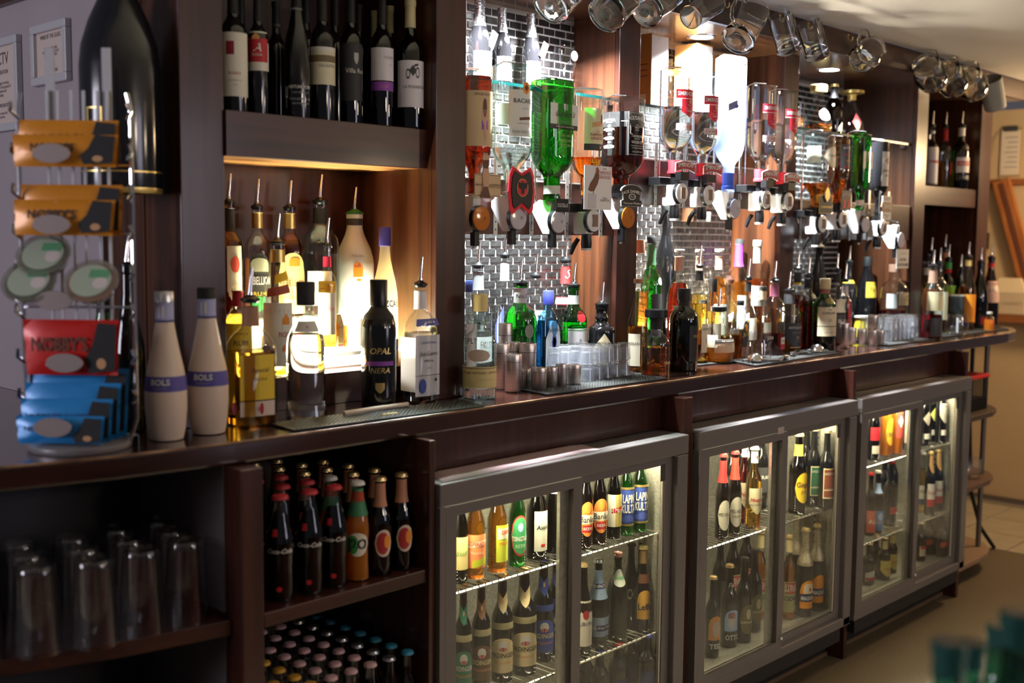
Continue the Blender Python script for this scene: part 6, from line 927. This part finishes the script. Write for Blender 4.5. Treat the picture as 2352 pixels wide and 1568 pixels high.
g3 = 'bottles in the far cooler'
for lb, dd, sh, g, lq, cp, lbs in (
    ('dark beer bottle with red label, top shelf beside the far cooler door edge', (2.173, 0.1, 0.6275, 0.235, 0.0217), 'beer', G_BROWN, L_COLA, CRK, [L(.3, .5, REDD, -20, 70), L(.10, .22, flat(.8, .7, .6), -20, 50)]),
    ('orange fruit cider bottle with yellow label', (2.271, 0.1, 0.6275, 0.25, 0.022), 'ale', CLEAR, L_ORANGE, CRG, [L(.16, .56, flat(.85, .50, .03), -10, 55, [T('CRUSH', .4, .2, DKGREY, bold=.02)], shape='oval')]),
    ('orange-red fruit cider bottle with blue and white label', (2.337, 0.09, 0.6275, 0.25, 0.0223), 'ale', CLEAR, L_ORANGE, CRG, [L(.24, .62, flat(.62, .10, .08), -10, 60, (), [D(.4, .9, flat(.55, .70, .75), -.3, .5, 'diamond', 'blue_panel')])]),
    ('white labelled bottle next to the far cooler stile', (2.459, 0.11, 0.6275, 0.25, 0.0228), 'ale', G_BROWN, L_COLA, CRK, [L(.1, .6, flat(.72, .62, .52), -10, 70)]),
    ('brown ale bottle with grey star label', (2.59, 0.1, 0.6275, 0.25, 0.02), 'beer', G_BROWN, L_RUM, CRK, [L(.30, .52, flat(.30, .26, .22), -20, 60, shape='diamond'), L(.10, .18, OFFW, -20, 40)]),
    ('dark ale bottle with lime star label', (2.701, 0.12, 0.6275, 0.25, 0.0212), 'beer', G_DKGREEN, None, CRK, [L(.28, .56, flat(.42, .45, .12), -20, 60, shape='diamond'), L(.10, .18, OFFW, -20, 40)]),
    ('brown ale bottle with silver shield label by the far cooler side', (2.693, 0.08, 0.6275, 0.255, 0.0219), 'beer', G_BROWN, L_RUM, CRK, [L(.30, .60, flat(.42, .40, .36), -20, 60, shape='shield'), L(.12, .20, OFFW, -20, 40)]),
    ('beer bottle with blue collar and blue landscape label', (2.222, 0.1, 0.3555, 0.225, 0.022), 'ale', G_BROWN, L_COLA, CRW, [L(.64, .80, LTBLUE, -20, 80, name='collar_label'), L(.05, .36, flat(.10, .22, .45), -20, 75, [T('BLUE MOON', .4, .14, PALEGOLD)], [D(.5, .9, LTBLUE, 0, .4, 'oval', 'moon_picture')])]),
    ('brown ale bottle with red and cream label at the far cooler edge', (2.169, 0.1, 0.3555, 0.225, 0.0202), 'ale', G_BROWN, L_COLA, CRR, [L(.05, .40, flat(.55, .12, .08), -20, 75, [T('ALE', .5, .3, CREAM)])]),
    ('black bottle with small red badge, middle shelf of the far cooler', (2.347, 0.11, 0.3555, 0.24, 0.0241), 'ale', G_BLACK, None, CRR, [L(.20, .30, REDD, -20, 40)]),
    ('dark bottle with gold cap, middle shelf behind the blue landscape label', (2.462, 0.19, 0.3555, 0.25, 0.0233), 'ale', G_BLACK, None, CRG, []),
    ('dark bottle with pink cap, middle shelf of the far cooler', (2.57, 0.21, 0.3555, 0.25, 0.0237), 'ale', G_BLACK, None, PINKP, []),
    ('clear lager bottle with black and white script label', (2.635, 0.12, 0.3555, 0.235, 0.022), 'beer', CLEAR, L_PALE, CRW, [L(.14, .46, flat(.62, .60, .52), -20, 70, [T('Corona', .7, .2, INK, shear=.2)], [D(.0, .3, NAVY, 0, .98)])]),
    ('lager bottle with gold foil neck and red and white label, nearer', (2.619, 0.08, 0.3555, 0.245, 0.0201), 'beer', G_BROWN, L_RUM, CRG, [L(.14, .50, flat(.72, .66, .62), -20, 70, [T('Estrella', .6, .2, REDD, shear=.2)], [D(.0, .32, REDD, 0, .98)]), L(.66, .95, flat(.62, .36, .14), -20, 80, shape='shield', name='foil_label')]),
    ('lager bottle with gold foil neck and red and white label, by the side', (2.695, 0.084, 0.3555, 0.245, 0.0221), 'beer', G_BROWN, L_RUM, CRG, [L(.14, .50, flat(.72, .66, .62), -20, 70, [T('Estrella', .6, .2, REDD, shear=.2)], [D(.0, .32, REDD, 0, .98)]), L(.66, .95, flat(.62, .36, .14), -20, 80, shape='shield', name='foil_label')]),
    ('dark ale bottle with white slanted label, floor of the far cooler', (2.153, 0.09, 0.1815, 0.15, 0.0218), 'ale', G_BROWN, L_COLA, CRG, [L(.08, .40, flat(.66, .60, .56), -20, 70, (), [D(.1, .4, REDD, 0, .9, 'swoop', 'red_slash')], 'swoop')]),
    ('dark ale bottle with white slanted label, second on the far cooler floor', (2.267, 0.12, 0.1815, 0.155, 0.0207), 'ale', G_BROWN, L_COLA, CRG, [L(.08, .42, flat(.66, .60, .56), -20, 70, (), [D(.1, .4, REDD, 0, .9, 'swoop', 'red_slash')], 'swoop')]),
    ('dark ale bottle with yellow label, far cooler floor', (2.251, 0.08, 0.1815, 0.155, 0.0237), 'ale', G_BROWN, L_COLA, CRG, [L(.08, .46, flat(.66, .54, .14), -20, 70, [T('Abbot', .5, .2, REDD, shear=.3)], shape='shield'), L(.72, .92, flat(.5, .42, .18), -20, 80, name='neck_label')]),
    ('dark ale bottle with yellow label, second on the far cooler floor', (2.352, 0.1, 0.1815, 0.155, 0.0226), 'ale', G_BROWN, L_COLA, CRG, [L(.08, .46, flat(.66, .54, .14), -20, 70, [T('Abbot', .5, .2, REDD, shear=.3)], shape='shield'), L(.72, .92, flat(.5, .42, .18), -20, 80, name='neck_label')]),
    ('brown bottle with red badge and gold cap beside the far cooler lock', (2.577, 0.09, 0.1815, 0.15, 0.0201), 'beer', G_BROWN, L_RUM, CRG, [L(.14, .40, flat(.5, .4, .32), -20, 50, (), [D(.7, 1, REDD, 0, .8)])]),
    ('black bottle with red label strip, far cooler floor', (2.695, 0.111, 0.1815, 0.155, 0.0239), 'ale', G_BLACK, None, CRK, [L(.24, .44, flat(.36, .06, .04), -20, 60, (), shape='swoop')]),
    ('black bottle with red label strip, far cooler floor by the side', (2.699, 0.0578, 0.1815, 0.155, 0.0238), 'ale', G_BLACK, None, CRK, [L(.24, .44, flat(.36, .06, .04), -20, 60, (), shape='swoop')])):
    bottle('beer_bottle', lb, dd, sh, g, lq, .72, [('crown', cp)], lbs, g3, seg=16)

# ---------------------------------------------------------------- soft drinks on the open shelves
COKE = [L(.40, .58, None, -40, 60, [T('Coca-Cola', .5, .34, OFFW, shear=.4, bold=.02)], name='white_script'), L(.10, .16, None, -40, 30, (), [D(.1, .9, REDP, 0, .4, 'oval', 'red_dot')], name='red_mark'), L(.62, .70, None, -60, 30, (), [D(.1, .9, REDP, 0, .4, 'rect', 'red_dot')], name='neck_mark')]
PINKCAP = flat(.72, .45, .47); YCAP = flat(.78, .42, .05); BCAP = flat(.05, .32, .50)
cols = ((-0.3529, 0.07, 0.7005, 0.205, 0.0244), (-0.2855, 0.068, 0.7005, 0.205, 0.0241), (-0.2257, 0.068, 0.7005, 0.205, 0.0237), (-0.1674, 0.066, 0.7005, 0.205, 0.0223), (-0.1088, 0.066, 0.7005, 0.205, 0.0218), (-0.0504, 0.066, 0.7005, 0.205, 0.0217))
def softs():
    cola = bottle('cola_bottle', 'glass cola bottle with red crown cap on the open shelf', (cols[0][0], cols[0][1], .7005, .205, .0275), 'cola', CLEAR, L_COLA, .78, [('crown', flat(.55, .04, .05))], COKE, 'cola bottles on the open shelf', seg=18)
    cola['label'] = 'glass cola bottle at the front, beside the shelf side'
    fw = bottle('cola_bottle', 'glass cola bottle with white crown cap, behind the front one', (cols[0][0]-.012, cols[0][1]+.075, .7005, .205, .0275), 'cola', CLEAR, L_COLA, .78, [('crown', CRW)], COKE, 'cola bottles on the open shelf', seg=18)
    for j in range(4):
        for i in range(3):
            if i == 0 and j < 2: continue
            repeat(cola, (cols[i][0]-.012*j, cols[i][1]+.075*j, .7005), 'second cola bottle of the front row with red cap' if (i, j) == (1, 0) else 'third cola bottle of the front row, beside the orange juice' if (i, j) == (2, 0) else 'red-capped cola bottle in a back row of the open shelf', 'cola bottles on the open shelf')
    oj = bottle('juice_bottle', 'orange juice drink bottle with green and red neck label, front row', (cols[3][0], cols[3][1], .7005, .205, .0245), 'cola', CLEAR, L_ORANGE, .80, [('crown', CRW), ('sleeve', flat(.05, .22, .10), .66, .93), ('sleeve', flat(.72, .12, .05), .80, .90)], [L(.26, .50, flat(.78, .72, .60), -40, 60, [T('J2O', .5, .6, INK, bold=.03)], [D(.1, .9, GREENP, -.4, .5, 'oval', 'apple_picture')], 'oval')], seg=18)
    repeat(oj, (cols[3][0]-.012, cols[3][1]+.075, .7005), 'orange juice drink bottle just behind the front one')
    fig = bottle('juice_bottle', 'dark passion fruit drink bottle, front row beside the orange juice', (cols[4][0], cols[4][1], .7005, .205, .0240), 'beer', G_BROWN, L_COLA, .75, [('crown', CRG), ('sleeve', flat(.52, .24, .14), .70, .94)], [L(.20, .48, flat(.70, .55, .42), -20, 46, (), [D(.1, .9, flat(.42, .03, .03), -.1, .7, 'oval', 'fruit_picture'), D(.3, .8, ORANGEP, .4, .4, 'oval', 'fruit_picture')], 'oval')], 'dark fruit drinks on the open shelf', seg=18)
    for i, j in ((5,0),(3,2),(3,3),(4,1),(4,2),(4,3),(5,1),(5,2),(5,3),(4,4),(3,4)): repeat(fig, (cols[i][0]-.012*j, cols[i][1]+.075*j, .7005), 'dark passion fruit drink bottle, front row against the cabinet side' if (i, j) == (5, 0) else 'dark fruit drink bottle with gold cap in a back row')
    tk = {}
    for c, m, lq, g in (('yellow', YCAP, L_PALE, CLEAR), ('pink', PINKCAP, L_CLEAR, CLEAR), ('blue', BCAP, L_PALE, G_OLIVE), ('silver', CRS, None, G_DKGREEN)):
        tk[c] = None
    for j in range(8):
        for i in range(8):
            x = -.399+.0505*i; y = .052+.0535*j
            c = 'blue' if i == 7 else 'silver' if i == 6 else 'yellow' if i < 3 and j < 5 else 'pink'
            if tk[c] is None:
                m = {'yellow': YCAP, 'pink': PINKCAP, 'blue': BCAP, 'silver': CRS}[c]
                tk[c] = bottle('mixer_bottle', 'small mixer bottle with %s crown cap on the lowest open shelf' % c, (x, y, .3405, .182, .0235), 'beer', G_DKGREEN if c == 'silver' else CLEAR, None if c == 'silver' else L_PALE if c in ('yellow', 'blue') else L_CLEAR, .72, [('crown', m)], [L(.15, .45, flat(.5, .5, .3) if c != 'pink' else flat(.7, .6, .55), -40, 70)], '%s capped mixer bottles' % c, seg=14)
            else: repeat(tk[c], (x, y, .3405))
softs()

# upside-down pint glasses on the curved shelves
def pints():
    R, H = .042, .152
    o = MB().lathe([(R, 0), (R*.985, .004), (R*.80, H*.9), (R*.78, H-.003), (R*.72, H)], 24, caps=False).mesh('glass_body', TUMBLER, True); i = MB().lathe([(R*.95, .0003), (R*.74, H*.92), (0, H*.93)], 24, caps=False).mesh('inside_wall', TUMBLER, True); b = MB().lathe([(R*.74, H*.95), (R*.72, H), (R*.5, H*.985), (0, H*.98)], 24, caps=False).mesh('glass_foot', TUMBLER, True)
    for z, lb in ((.6905, 'upper'), (.3105, 'lower')):
        for r in range(3):
            for k in range(6):
                x = -.53-.088*k+.02*r; y = .115+.086*r+max(0, (k-2))*.030
                if y > .345: continue
                t = thing('pint_glass', 'upside-down pint glass on the %s curved shelf, %s' % (lb, ('front row nearest the divider', 'front row second from the divider', 'front row third from the divider', 'front row fourth from the divider', 'front row fifth from the divider', 'front row farthest from the divider')[k] if r == 0 else 'back rows'), 'pint glass', (x, y, z), group='pint glasses on the %s curved shelf' % lb)
                put('glass_body', o, t); put('inside_wall', i, t); put('glass_foot', b, t)
pints()

# ---------------------------------------------------------------- snack stand at the curved end
SX, SY = -.6804, .209; SR = -.8055; SS = 1284.8
def sp(u, v): return (u-142)/SS, (1030-v)/SS
st = thing('snack_stand', 'chrome wire snack stand with round grey foot at the curved worktop end', 'stand', (SX, SY, 1.0205), SR)
MB().lathe([(.086, 0), (.088, .003), (.088, .010), (.084, .013), (0, .014)], 36, caps=False).obj('foot', pbr('grey_foot', (.26, .24, .24), .4, .3), st, smooth=True)
for s_, u0 in ((1, 268), (-1, 14)):
    x = sp(u0, 0)[0]; x0 = s_*.084
    MB().tube([(x0, .012, .010), (x, .012, .05), (x, .012, .60), (x*.94, .012, .625)], .004, 8).obj('upright', CHROME, st, smooth=True)
    for z in (.08, .15, .23, .30, .37, .44, .51, .58): MB().tube([(x-.004*s_, .006, z), (x+.006*s_, -.004, z+.012), (x+.002*s_, -.010, z+.026)], .0032, 8).obj('upright_clip', CHROME, st, smooth=True)
for u0 in (76, 100, 131, 158, 190, 212): MB().tube([(sp(u0, 0)[0], .022, .02), (sp(u0, 0)[0], .022, .63)], .0032, 6).obj('back_wire', pbr('white_coated_wire', (.62, .64, .70), .3), st, smooth=True)
for z in (.02, .25, .38, .50): MB().tube([(-.096, .018, z), (.096, .018, z)], .0026, 6).obj('cross_wire', CHROME, st, smooth=True)
for u0 in (81, 209): MB().box(sp(u0, 0)[0]-.008, sp(u0, 0)[0]+.008, .026, .030, .56, .705).obj('header_strip', flat(.50, .49, .52), st)
def packet(lb, u0, u1, v0, v1, yy, m, txt, tm, tilt=.0, fig=True):
    x0, z1 = sp(u0, v0); x1, z0 = sp(u1, v1); w = x1-x0; h = z1-z0
    Mx = Matrix.Translation((SX, SY, 1.0205)) @ Matrix.Rotation(SR, 4, 'Z') @ Matrix.Translation(((x0+x1)/2, yy, z0)) @ Matrix.Rotation(tilt, 4, 'X'); e = Mx.to_euler()
    t = thing('snack_packet', lb, 'snack packet', Mx.translation, group='snack packets on the stand', rot=e)
    n, mrows = 10, 7; v = []; f = []
    for side in (-1, 1):
        for j in range(mrows+1):
            for i in range(n+1):
                a, b = -1+2*i/n, j/mrows; bulge = .011*(1-a*a)**.7*max(0, math.sin(PI*b))**.6+.0012*math.sin(a*9+j*2.1)*math.sin(PI*b)
                v.append((a*w/2*(1-.05*(1-b)), side*bulge, b*h))
    k = (n+1)*(mrows+1)
    for j in range(mrows):
        for i in range(n):
            q = j*(n+1)+i; f.append((q, q+1, q+n+2, q+n+1)); q += k; f.append((q, q+n+1, q+n+2, q+1))
    MB().add(v, f).obj('foil_bag', m, t, smooth=True, ang=80)
    flat_text(t, txt, tm, (-w*.10, -.0128, h*.55), h*.34 if len(txt) < 9 else h*.26, bold=.03, sx=min(1, w*.62/(h*.34*4.2)))
    if fig: plate(t, [(w*.20, h*.04), (w*.47, h*.10), (w*.49, h*.92), (w*.30, h*.96), (w*.24, h*.55), (w*.16, h*.30)], BLACKM, -.0118, 'black_panel', .0004); plate(t, ell(w*.33, h*.22, w*.05, h*.10, 14), flat(.55, .30, .14), -.0122, 'nut_picture', .0003)
ORF = pbr('orange_foil', (.72, .27, .02), .32, .1, coat=.3); BLF = pbr('blue_foil', (.02, .25, .62), .32, .1, coat=.3); RDF = pbr('red_foil', (.62, .02, .015), .3, .1, coat=.3)
packet('orange nut packet behind in the top row of the stand', 12, 242, 288, 392, .010, ORF, "NOBBY'S", INK); packet('orange nut packet in front in the top row of the stand', 14, 250, 322, 394, -.018, ORF, "NOBBY'S", INK, -.12)
packet('orange nut packet behind in the second row of the stand', 15, 248, 432, 545, .010, ORF, "NOBBY'S", INK); packet('orange nut packet in front in the second row of the stand', 12, 240, 466, 546, -.018, ORF, "NOBBY'S", INK, -.12)
packet('red nut packet in the middle of the snack stand', 22, 240, 736, 862, -.006, RDF, "NOBBY'S", BROWNP)
for q, (v0, yy, nm) in enumerate(((850, .012, 'rearmost blue nut packet of the lowest row'), (880, -.012, 'second blue nut packet of the lowest row'), (912, -.036, 'third blue nut packet of the lowest row'), (946, -.060, 'front blue nut packet of the lowest row, fully facing'))): packet(nm, 20+q*3, 250-q*8, v0, 1008, yy, BLF, "NOBBY'S NUTS", NAVY, -.06)
def tub(lb, u, v, col, yy):
    x, z = sp(u, v); M_ = Matrix.Translation((SX, SY, 1.0205)) @ Matrix.Rotation(SR, 4, 'Z'); p = M_ @ Vector((x, yy, z))
    t = thing('snack_tub', lb, 'tub', p, group='round snack tubs on the stand', rot=(math.radians(52), 0, SR)); t.scale = (1, .95, 1)
    MB().lathe([(.036, -.022), (.046, -.002), (.048, 0), (.048, .003), (0, .0032)], 28, caps=False).obj('tub_shell', thin('cloudy_plastic', (.8, .8, .76), frost=.25, frostcol=(.7, .68, .62)), t, smooth=True); MB().lathe([(.034, -.020), (.043, -.003), (0, -.002)], 24).obj('contents', col, t, smooth=True)
    MB().lathe([(.036, .0036), (.034, .0040), (0, .0041)], 28, caps=False).obj('paper_lid', flat(.40, .47, .36), t); MB().lathe([(.013, .0043), (0, .0045)], 18, caps=False).xf(Matrix.Translation((.018, -.006, 0))).obj('price_label', flat(.66, .58, .56), t); MB().box(-.004, .030, .006, .024, .0042, .0045).obj('green_print', flat(.12, .36, .18), t)
tub('round clear tub of dried snacks, upper one', 72, 590, flat(.18, .20, .10), -.004); tub('round clear tub of green snacks, lower one beside the left upright', 52, 648, flat(.10, .14, .04), -.030); tub('round clear tub of orange snacks, lower one beside the chrome clips', 190, 648, flat(.42, .14, .03), -.030)
for u, v, yy in ((112, 366, -.036), (108, 522, -.036), (116, 690, -.050), (124, 832, -.026), (120, 968, -.078)):
    x, z = sp(u, v); disc(x, yy, z, .033, .017, .0015).obj('oval_clip', pbr('dull_clip', (.40, .33, .31), .35, .5), st, smooth=True); MB().tube([(x-.032, yy, z-.004), (x-.034, yy+.02, z-.012), (x-.034, .018, z-.01)], .0018, 6).obj('clip_arm', CHROME, st, smooth=True)

# ---------------------------------------------------------------- framed notices and the black bottle lamp by the end wall
def notice(lb, y0, y1, z0, z1, lines, fw=.018):
    x = -.4525; t = thing('framed_notice', lb, 'picture frame', (x, (y0+y1)/2, z0)); h = z1-z0; w = (y1-y0)
    MB().box(-.014, 0, -w/2, w/2, 0, fw).box(-.014, 0, -w/2, w/2, h-fw, h).box(-.014, 0, -w/2, -w/2+fw, fw, h-fw).box(-.014, 0, w/2-fw, w/2, fw, h-fw).obj('frame', pbr('silver_white_frame', (.55, .54, .56), .35, .2), t, bevel=.002)
    p = MB().box(-.006, -.003, -w/2+fw, w/2-fw, fw, h-fw).obj('paper', flat(.58, .47, .42), t)
    for s, zf, sz in lines: flat_text(p, s, flat(.08, .07, .07), (-.0066, 0, h*zf), sz, ((0, -1, 0), (0, 0, 1)), sx=.82)
notice('silver framed WINE BY THE GLASS notice on the end wall', .688, .866, 1.730, 1.862, [('WINE BY THE GLASS', .78, .0135), ('ALL OUR WINES ARE\nAVAILABLE BY THE GLASS\nIN THE FOLLOWING\nMEASURES', .50, .0085), ('175ml & 250ml', .22, .013)])
notice('tall silver framed CCTV notice on the end wall', .940, 1.150, 1.640, 1.856, [('CCTV', .78, .040), ('IN OPERATION', .64, .014), ('24 hr images are being\nrecorded for the purpose of\nprevention and\nsafety', .46, .011), ('CRIME PREVENTION', .28, .013), ('Please report lost\nproperty', .18, .010)])
bl = thing('bottle_lamp', 'large glossy black bottle-shaped lamp with gold rim hung over the worktop end', 'lamp', (-.526, .333, 1.480))
MB().lathe([(.070, .0), (.0735, .004), (.0745, .010), (.0745, .235), (.070, .275), (.056, .320), (.038, .360), (.027, .395), (.025, .54), (.028, .545), (.028, .56)], 36, caps=False).obj('lamp_body', pbr('blue_black_lacquer', (.008, .009, .014), .16, coat=.6), bl, smooth=True)
MB().lathe([(.066, .006), (.0735, -.002), (.0752, .002), (.0752, .008)], 36, caps=False).obj('gold_rim', GOLD, bl, smooth=True); MB().lathe([(.0750, .036), (.0750, .039)], 36, caps=False).obj('gold_line', GOLD, bl, smooth=True)
def onlamp(a0, a1, z0, z1, m, nm, r=.0752): n = 6; MB().add([(r*math.sin(math.radians(a0+(a1-a0)*k/n)), -r*math.cos(math.radians(a0+(a1-a0)*k/n)), z) for z in (z0, z1) for k in range(n+1)], [(k, k+1, n+2+k, n+1+k) for k in range(n)]).obj(nm, m, bl)
onlamp(-80, -77, .105, .155, GOLD, 'gold_frame_bar'); onlamp(-56, -53, .105, .155, GOLD, 'gold_frame_bar'); onlamp(-80, -53, .152, .155, GOLD, 'gold_frame_bar'); onlamp(-80, -53, .105, .108, GOLD, 'gold_frame_bar'); onlamp(-44, -43, .01, .23, pbr('painted_reflection', (.45, .2, .08), .3, .6), 'painted_reflection')  # the thin vertical line paints a reflection on the glossy body
for z0, m in ((.300, flat(.6, .02, .02)), (.282, ORANGEP), (.264, GREENP)): MB().lathe([(.0655-(z0-.27)*.6, z0), (.0655-(z0-.27)*.6-.008, z0+.014)], 24, caps=False).obj('colour_stripe', m, bl, smooth=True)
MB().tube([(0, 0, .55), (0, 0, .60), (.02, .03, .612), (.09, .08, .612)], .006, 8).obj('hanging_bracket', BLACK, bl, smooth=True)

# ---------------------------------------------------------------- end stand and passage beyond the bar
es = thing('corner_shelf_stand', 'rounded wooden shelf stand on metal poles at the bar end', 'shelf')
for z, m in ((.695, pbr('dark_worn_shelf', (.07, .045, .03), .5)), (.405, pbr('brown_worn_shelf', (.13, .07, .045), .5)), (.085, pbr('light_worn_shelf', (.30, .19, .12), .5))):
    MB().prism([(2.83, .075), (3.20, .075), (3.30, .10), (3.38, .15), (3.43, .23), (3.44, .33), (2.83, .33)], z-.022, z).obj('shelf_board', m, es, bevel=.003)
for x, y in ((3.30, .150), (3.36, .29)): MB().tube([(x, y, .03), (x, y, .976)], .011, 12).obj('pole', pbr('grey_pole', (.20, .17, .15), .4, .6), es, smooth=True)
MB().tube([(3.42, .26, .95), (3.40, .25, .60), (3.42, .24, .30), (3.50, .22, .12), (3.62, .20, .008)], .009, 10).obj('curved_leg', BLACKM, es, smooth=True); MB().tube([(3.0, .32, .56), (3.40, .25, .56)], .006, 8).obj('brace', BLACKM, es, smooth=True)
for x, y in ((2.90, .30), (3.10, .32)): MB().tube([(x, y, 0), (x, y, .976)], .008, 10).obj('pole', BLACKM, es, smooth=True)
t = thing('wire_basket', 'black wire basket with red tray on the top board of the corner stand', 'basket', (3.14, .20, .6955)); MB().box(-.13, .13, -.08, .08, .135, .150).obj('red_tray', flat(.62, .02, .02), t, bevel=.004)
for k in range(12): MB().box(-.12+.021*k, -.114+.021*k, -.075, -.071, 0, .135).obj('basket_wire', BLACKM, t)
MB().box(-.122, .122, -.07, .07, 0, .05).obj('basket_base', flat(.09, .07, .05), t)
for q, (x, y, z) in enumerate(((3.02, .13, .4055), (3.10, .17, .4055), (3.18, .14, .4055), (2.98, .12, .6955))):
    t = thing('stacked_glass', ('tumbler on the middle board of the corner stand, near the cooler', 'tumbler on the middle board of the corner stand, in the middle', 'tumbler on the middle board of the corner stand, by the pole', 'small tumbler beside the wire basket')[q], 'glass', (x, y, z)); MB().lathe([(.026, 0), (.030, .004), (.036, .085), (.035, .085), (.029, .006), (0, .006)], 18, caps=False).obj('glass_body', TUMBLER, t, smooth=True); MB().lathe([(.036, .083), (.037, .085), (.036, .087)], 18, caps=False).obj('rim', TUMBLER, t, smooth=True)
bottle('water_bottle', 'clear water bottle on the lowest board of the corner stand', (2.99, .14, .0855, .30, .034), 'bordeaux', CLEARB, L_CLEAR, .6, [('screw', GREENP, .08)], [L(.3, .5, flat(.3, .45, .35), -30, 70)], seg=16); bottle('water_bottle', 'smaller bottle with pink label on the lowest board of the corner stand', (3.10, .20, .0855, .24, .030), 'beer', CLEARB, None, .6, [('crown', CRS)], [L(.3, .5, flat(.6, .3, .25), -30, 70)], seg=16)
struct('trim_2', MB().box(4.635, 4.66, -.05, 1.25, 1.70, 1.735), pbr('passage_timber', (.34, .13, .045), .4, noise=((.24, .09, .03), (30, 3, 30), 4)), bevel=.003)
struct('trim_3', MB().box(4.55, 4.66, -.05, .70, .975, 1.02), MATS['passage_timber'], bevel=.003)
rb = thing('sloping_handrail', 'sloping varnished timber handrail on the passage wall', 'handrail', (4.64, .56, 1.5)); MB().box(-.03, 0, -.045, .045, -.36, .24).xf(Matrix.Rotation(-.30, 4, 'X')).obj('rail_board', pbr('orange_timber', (.45, .17, .05), .35, noise=((.34, .12, .035), (40, 40, 3), 4)), rb, bevel=.004); MB().box(-.034, -.03, -.012, .012, -.34, .22).xf(Matrix.Rotation(-.30, 4, 'X')).obj('rail_groove', BROWNP, rb)
cb = thing('clipboard', 'clipboard with printed sheet hanging on the passage wall', 'clipboard', (4.6595, .60, 1.745)); MB().box(-.006, 0, -.055, .055, 0, .26).obj('board', flat(.42, .30, .16), cb); sh_ = MB().box(-.0085, -.006, -.050, .050, .012, .245).obj('sheet', flat(.74, .66, .56), cb)
for k in range(7): MB().box(-.0092, -.0086, -.038, .030-.008*(k % 3), .05+.026*k, .056+.026*k).obj('printed_line', GREYTXT, sh_)
MB().box(-.016, -.006, -.035, .035, .240, .268).obj('clip', DKGREY, cb, bevel=.003); MB().tube([(-.01, .055, .25), (-.01, .085, .20), (-.01, .10, .12)], .0015, 6).obj('string', flat(.2, .15, .1), cb)
bx_ = thing('card_house_box', 'cream cardboard box with gabled lid on the passage ledge', 'box', (4.60, .545, 1.0205)); MB().box(-.05, .045, -.095, .095, 0, .115).obj('box_body', flat(.66, .54, .38), bx_, bevel=.002); MB().add([(-.05,-.095,.115),(.045,-.095,.115),(.045,.095,.115),(-.05,.095,.115),(-.02,-.055,.19),(.02,-.055,.19),(.02,.055,.19),(-.02,.055,.19)], [(0,1,5,4),(1,2,6,5),(2,3,7,6),(3,0,4,7),(4,5,6,7)]).obj('gabled_lid', flat(.74, .62, .42), bx_)
flat_text(bx_, 'CHARITY', flat(.35, .26, .18), (-.0508, -.03, .055), .026, ((0, -1, 0), (0, 0, 1)))
ax = thing('wall_alarm', 'small dark alarm box with red light on the passage wall', 'alarm', (4.6595, .72, 1.36)); MB().box(-.03, 0, -.03, .03, 0, .09).obj('case', BLACKM, ax, bevel=.004); MB().lathe([(.004, 0), (0, .003)], 10).xf(Matrix.Translation((-.031, -.018, .07)) @ Matrix.Rotation(-PI/2, 4, 'Y')).obj('red_light', glow('red_led', (1, .02, .01), 6), ax)

# ---------------------------------------------------------------- near counter with green bottle tops
fc = thing('front_counter', 'long dark front bar counter holding green bottles in the near corner', 'counter'); MB().box(-2.6, .9, -1.95, -1.33, .70, .74).obj('counter_top', WOODTOP, fc); MB().box(-2.56, .86, -1.90, -1.37, 0, .70).obj('counter_body', WOOD, fc)
TEAL = thin('teal_green_glass', (.16, .42, .34), (.02, .10, .08))
for q, (x, y, z, lb) in enumerate(((-0.624, -1.342, 1.053, 'green bottle neck, first at the near corner of the picture'), (-0.468, -1.300, 1.001, 'green bottle neck just behind the first near one'), (-0.322, -1.276, 0.976, 'taller green bottle neck in the near corner'), (-0.520, -1.362, 1.059, 'green bottle neck nearest the picture edge'), (-0.175, -1.251, 0.898, 'green bottle neck at the very edge of the near corner'), )):
    bottle('green_bottle', lb, (x, y, .7405, z-.7405, .036), 'bordeaux', TEAL, None, .5, [('sleeve', pbr('teal_cap', (.03, .12, .10), .25, .3), .90, 1.0)], [], 'green bottles in the near corner', seg=20)
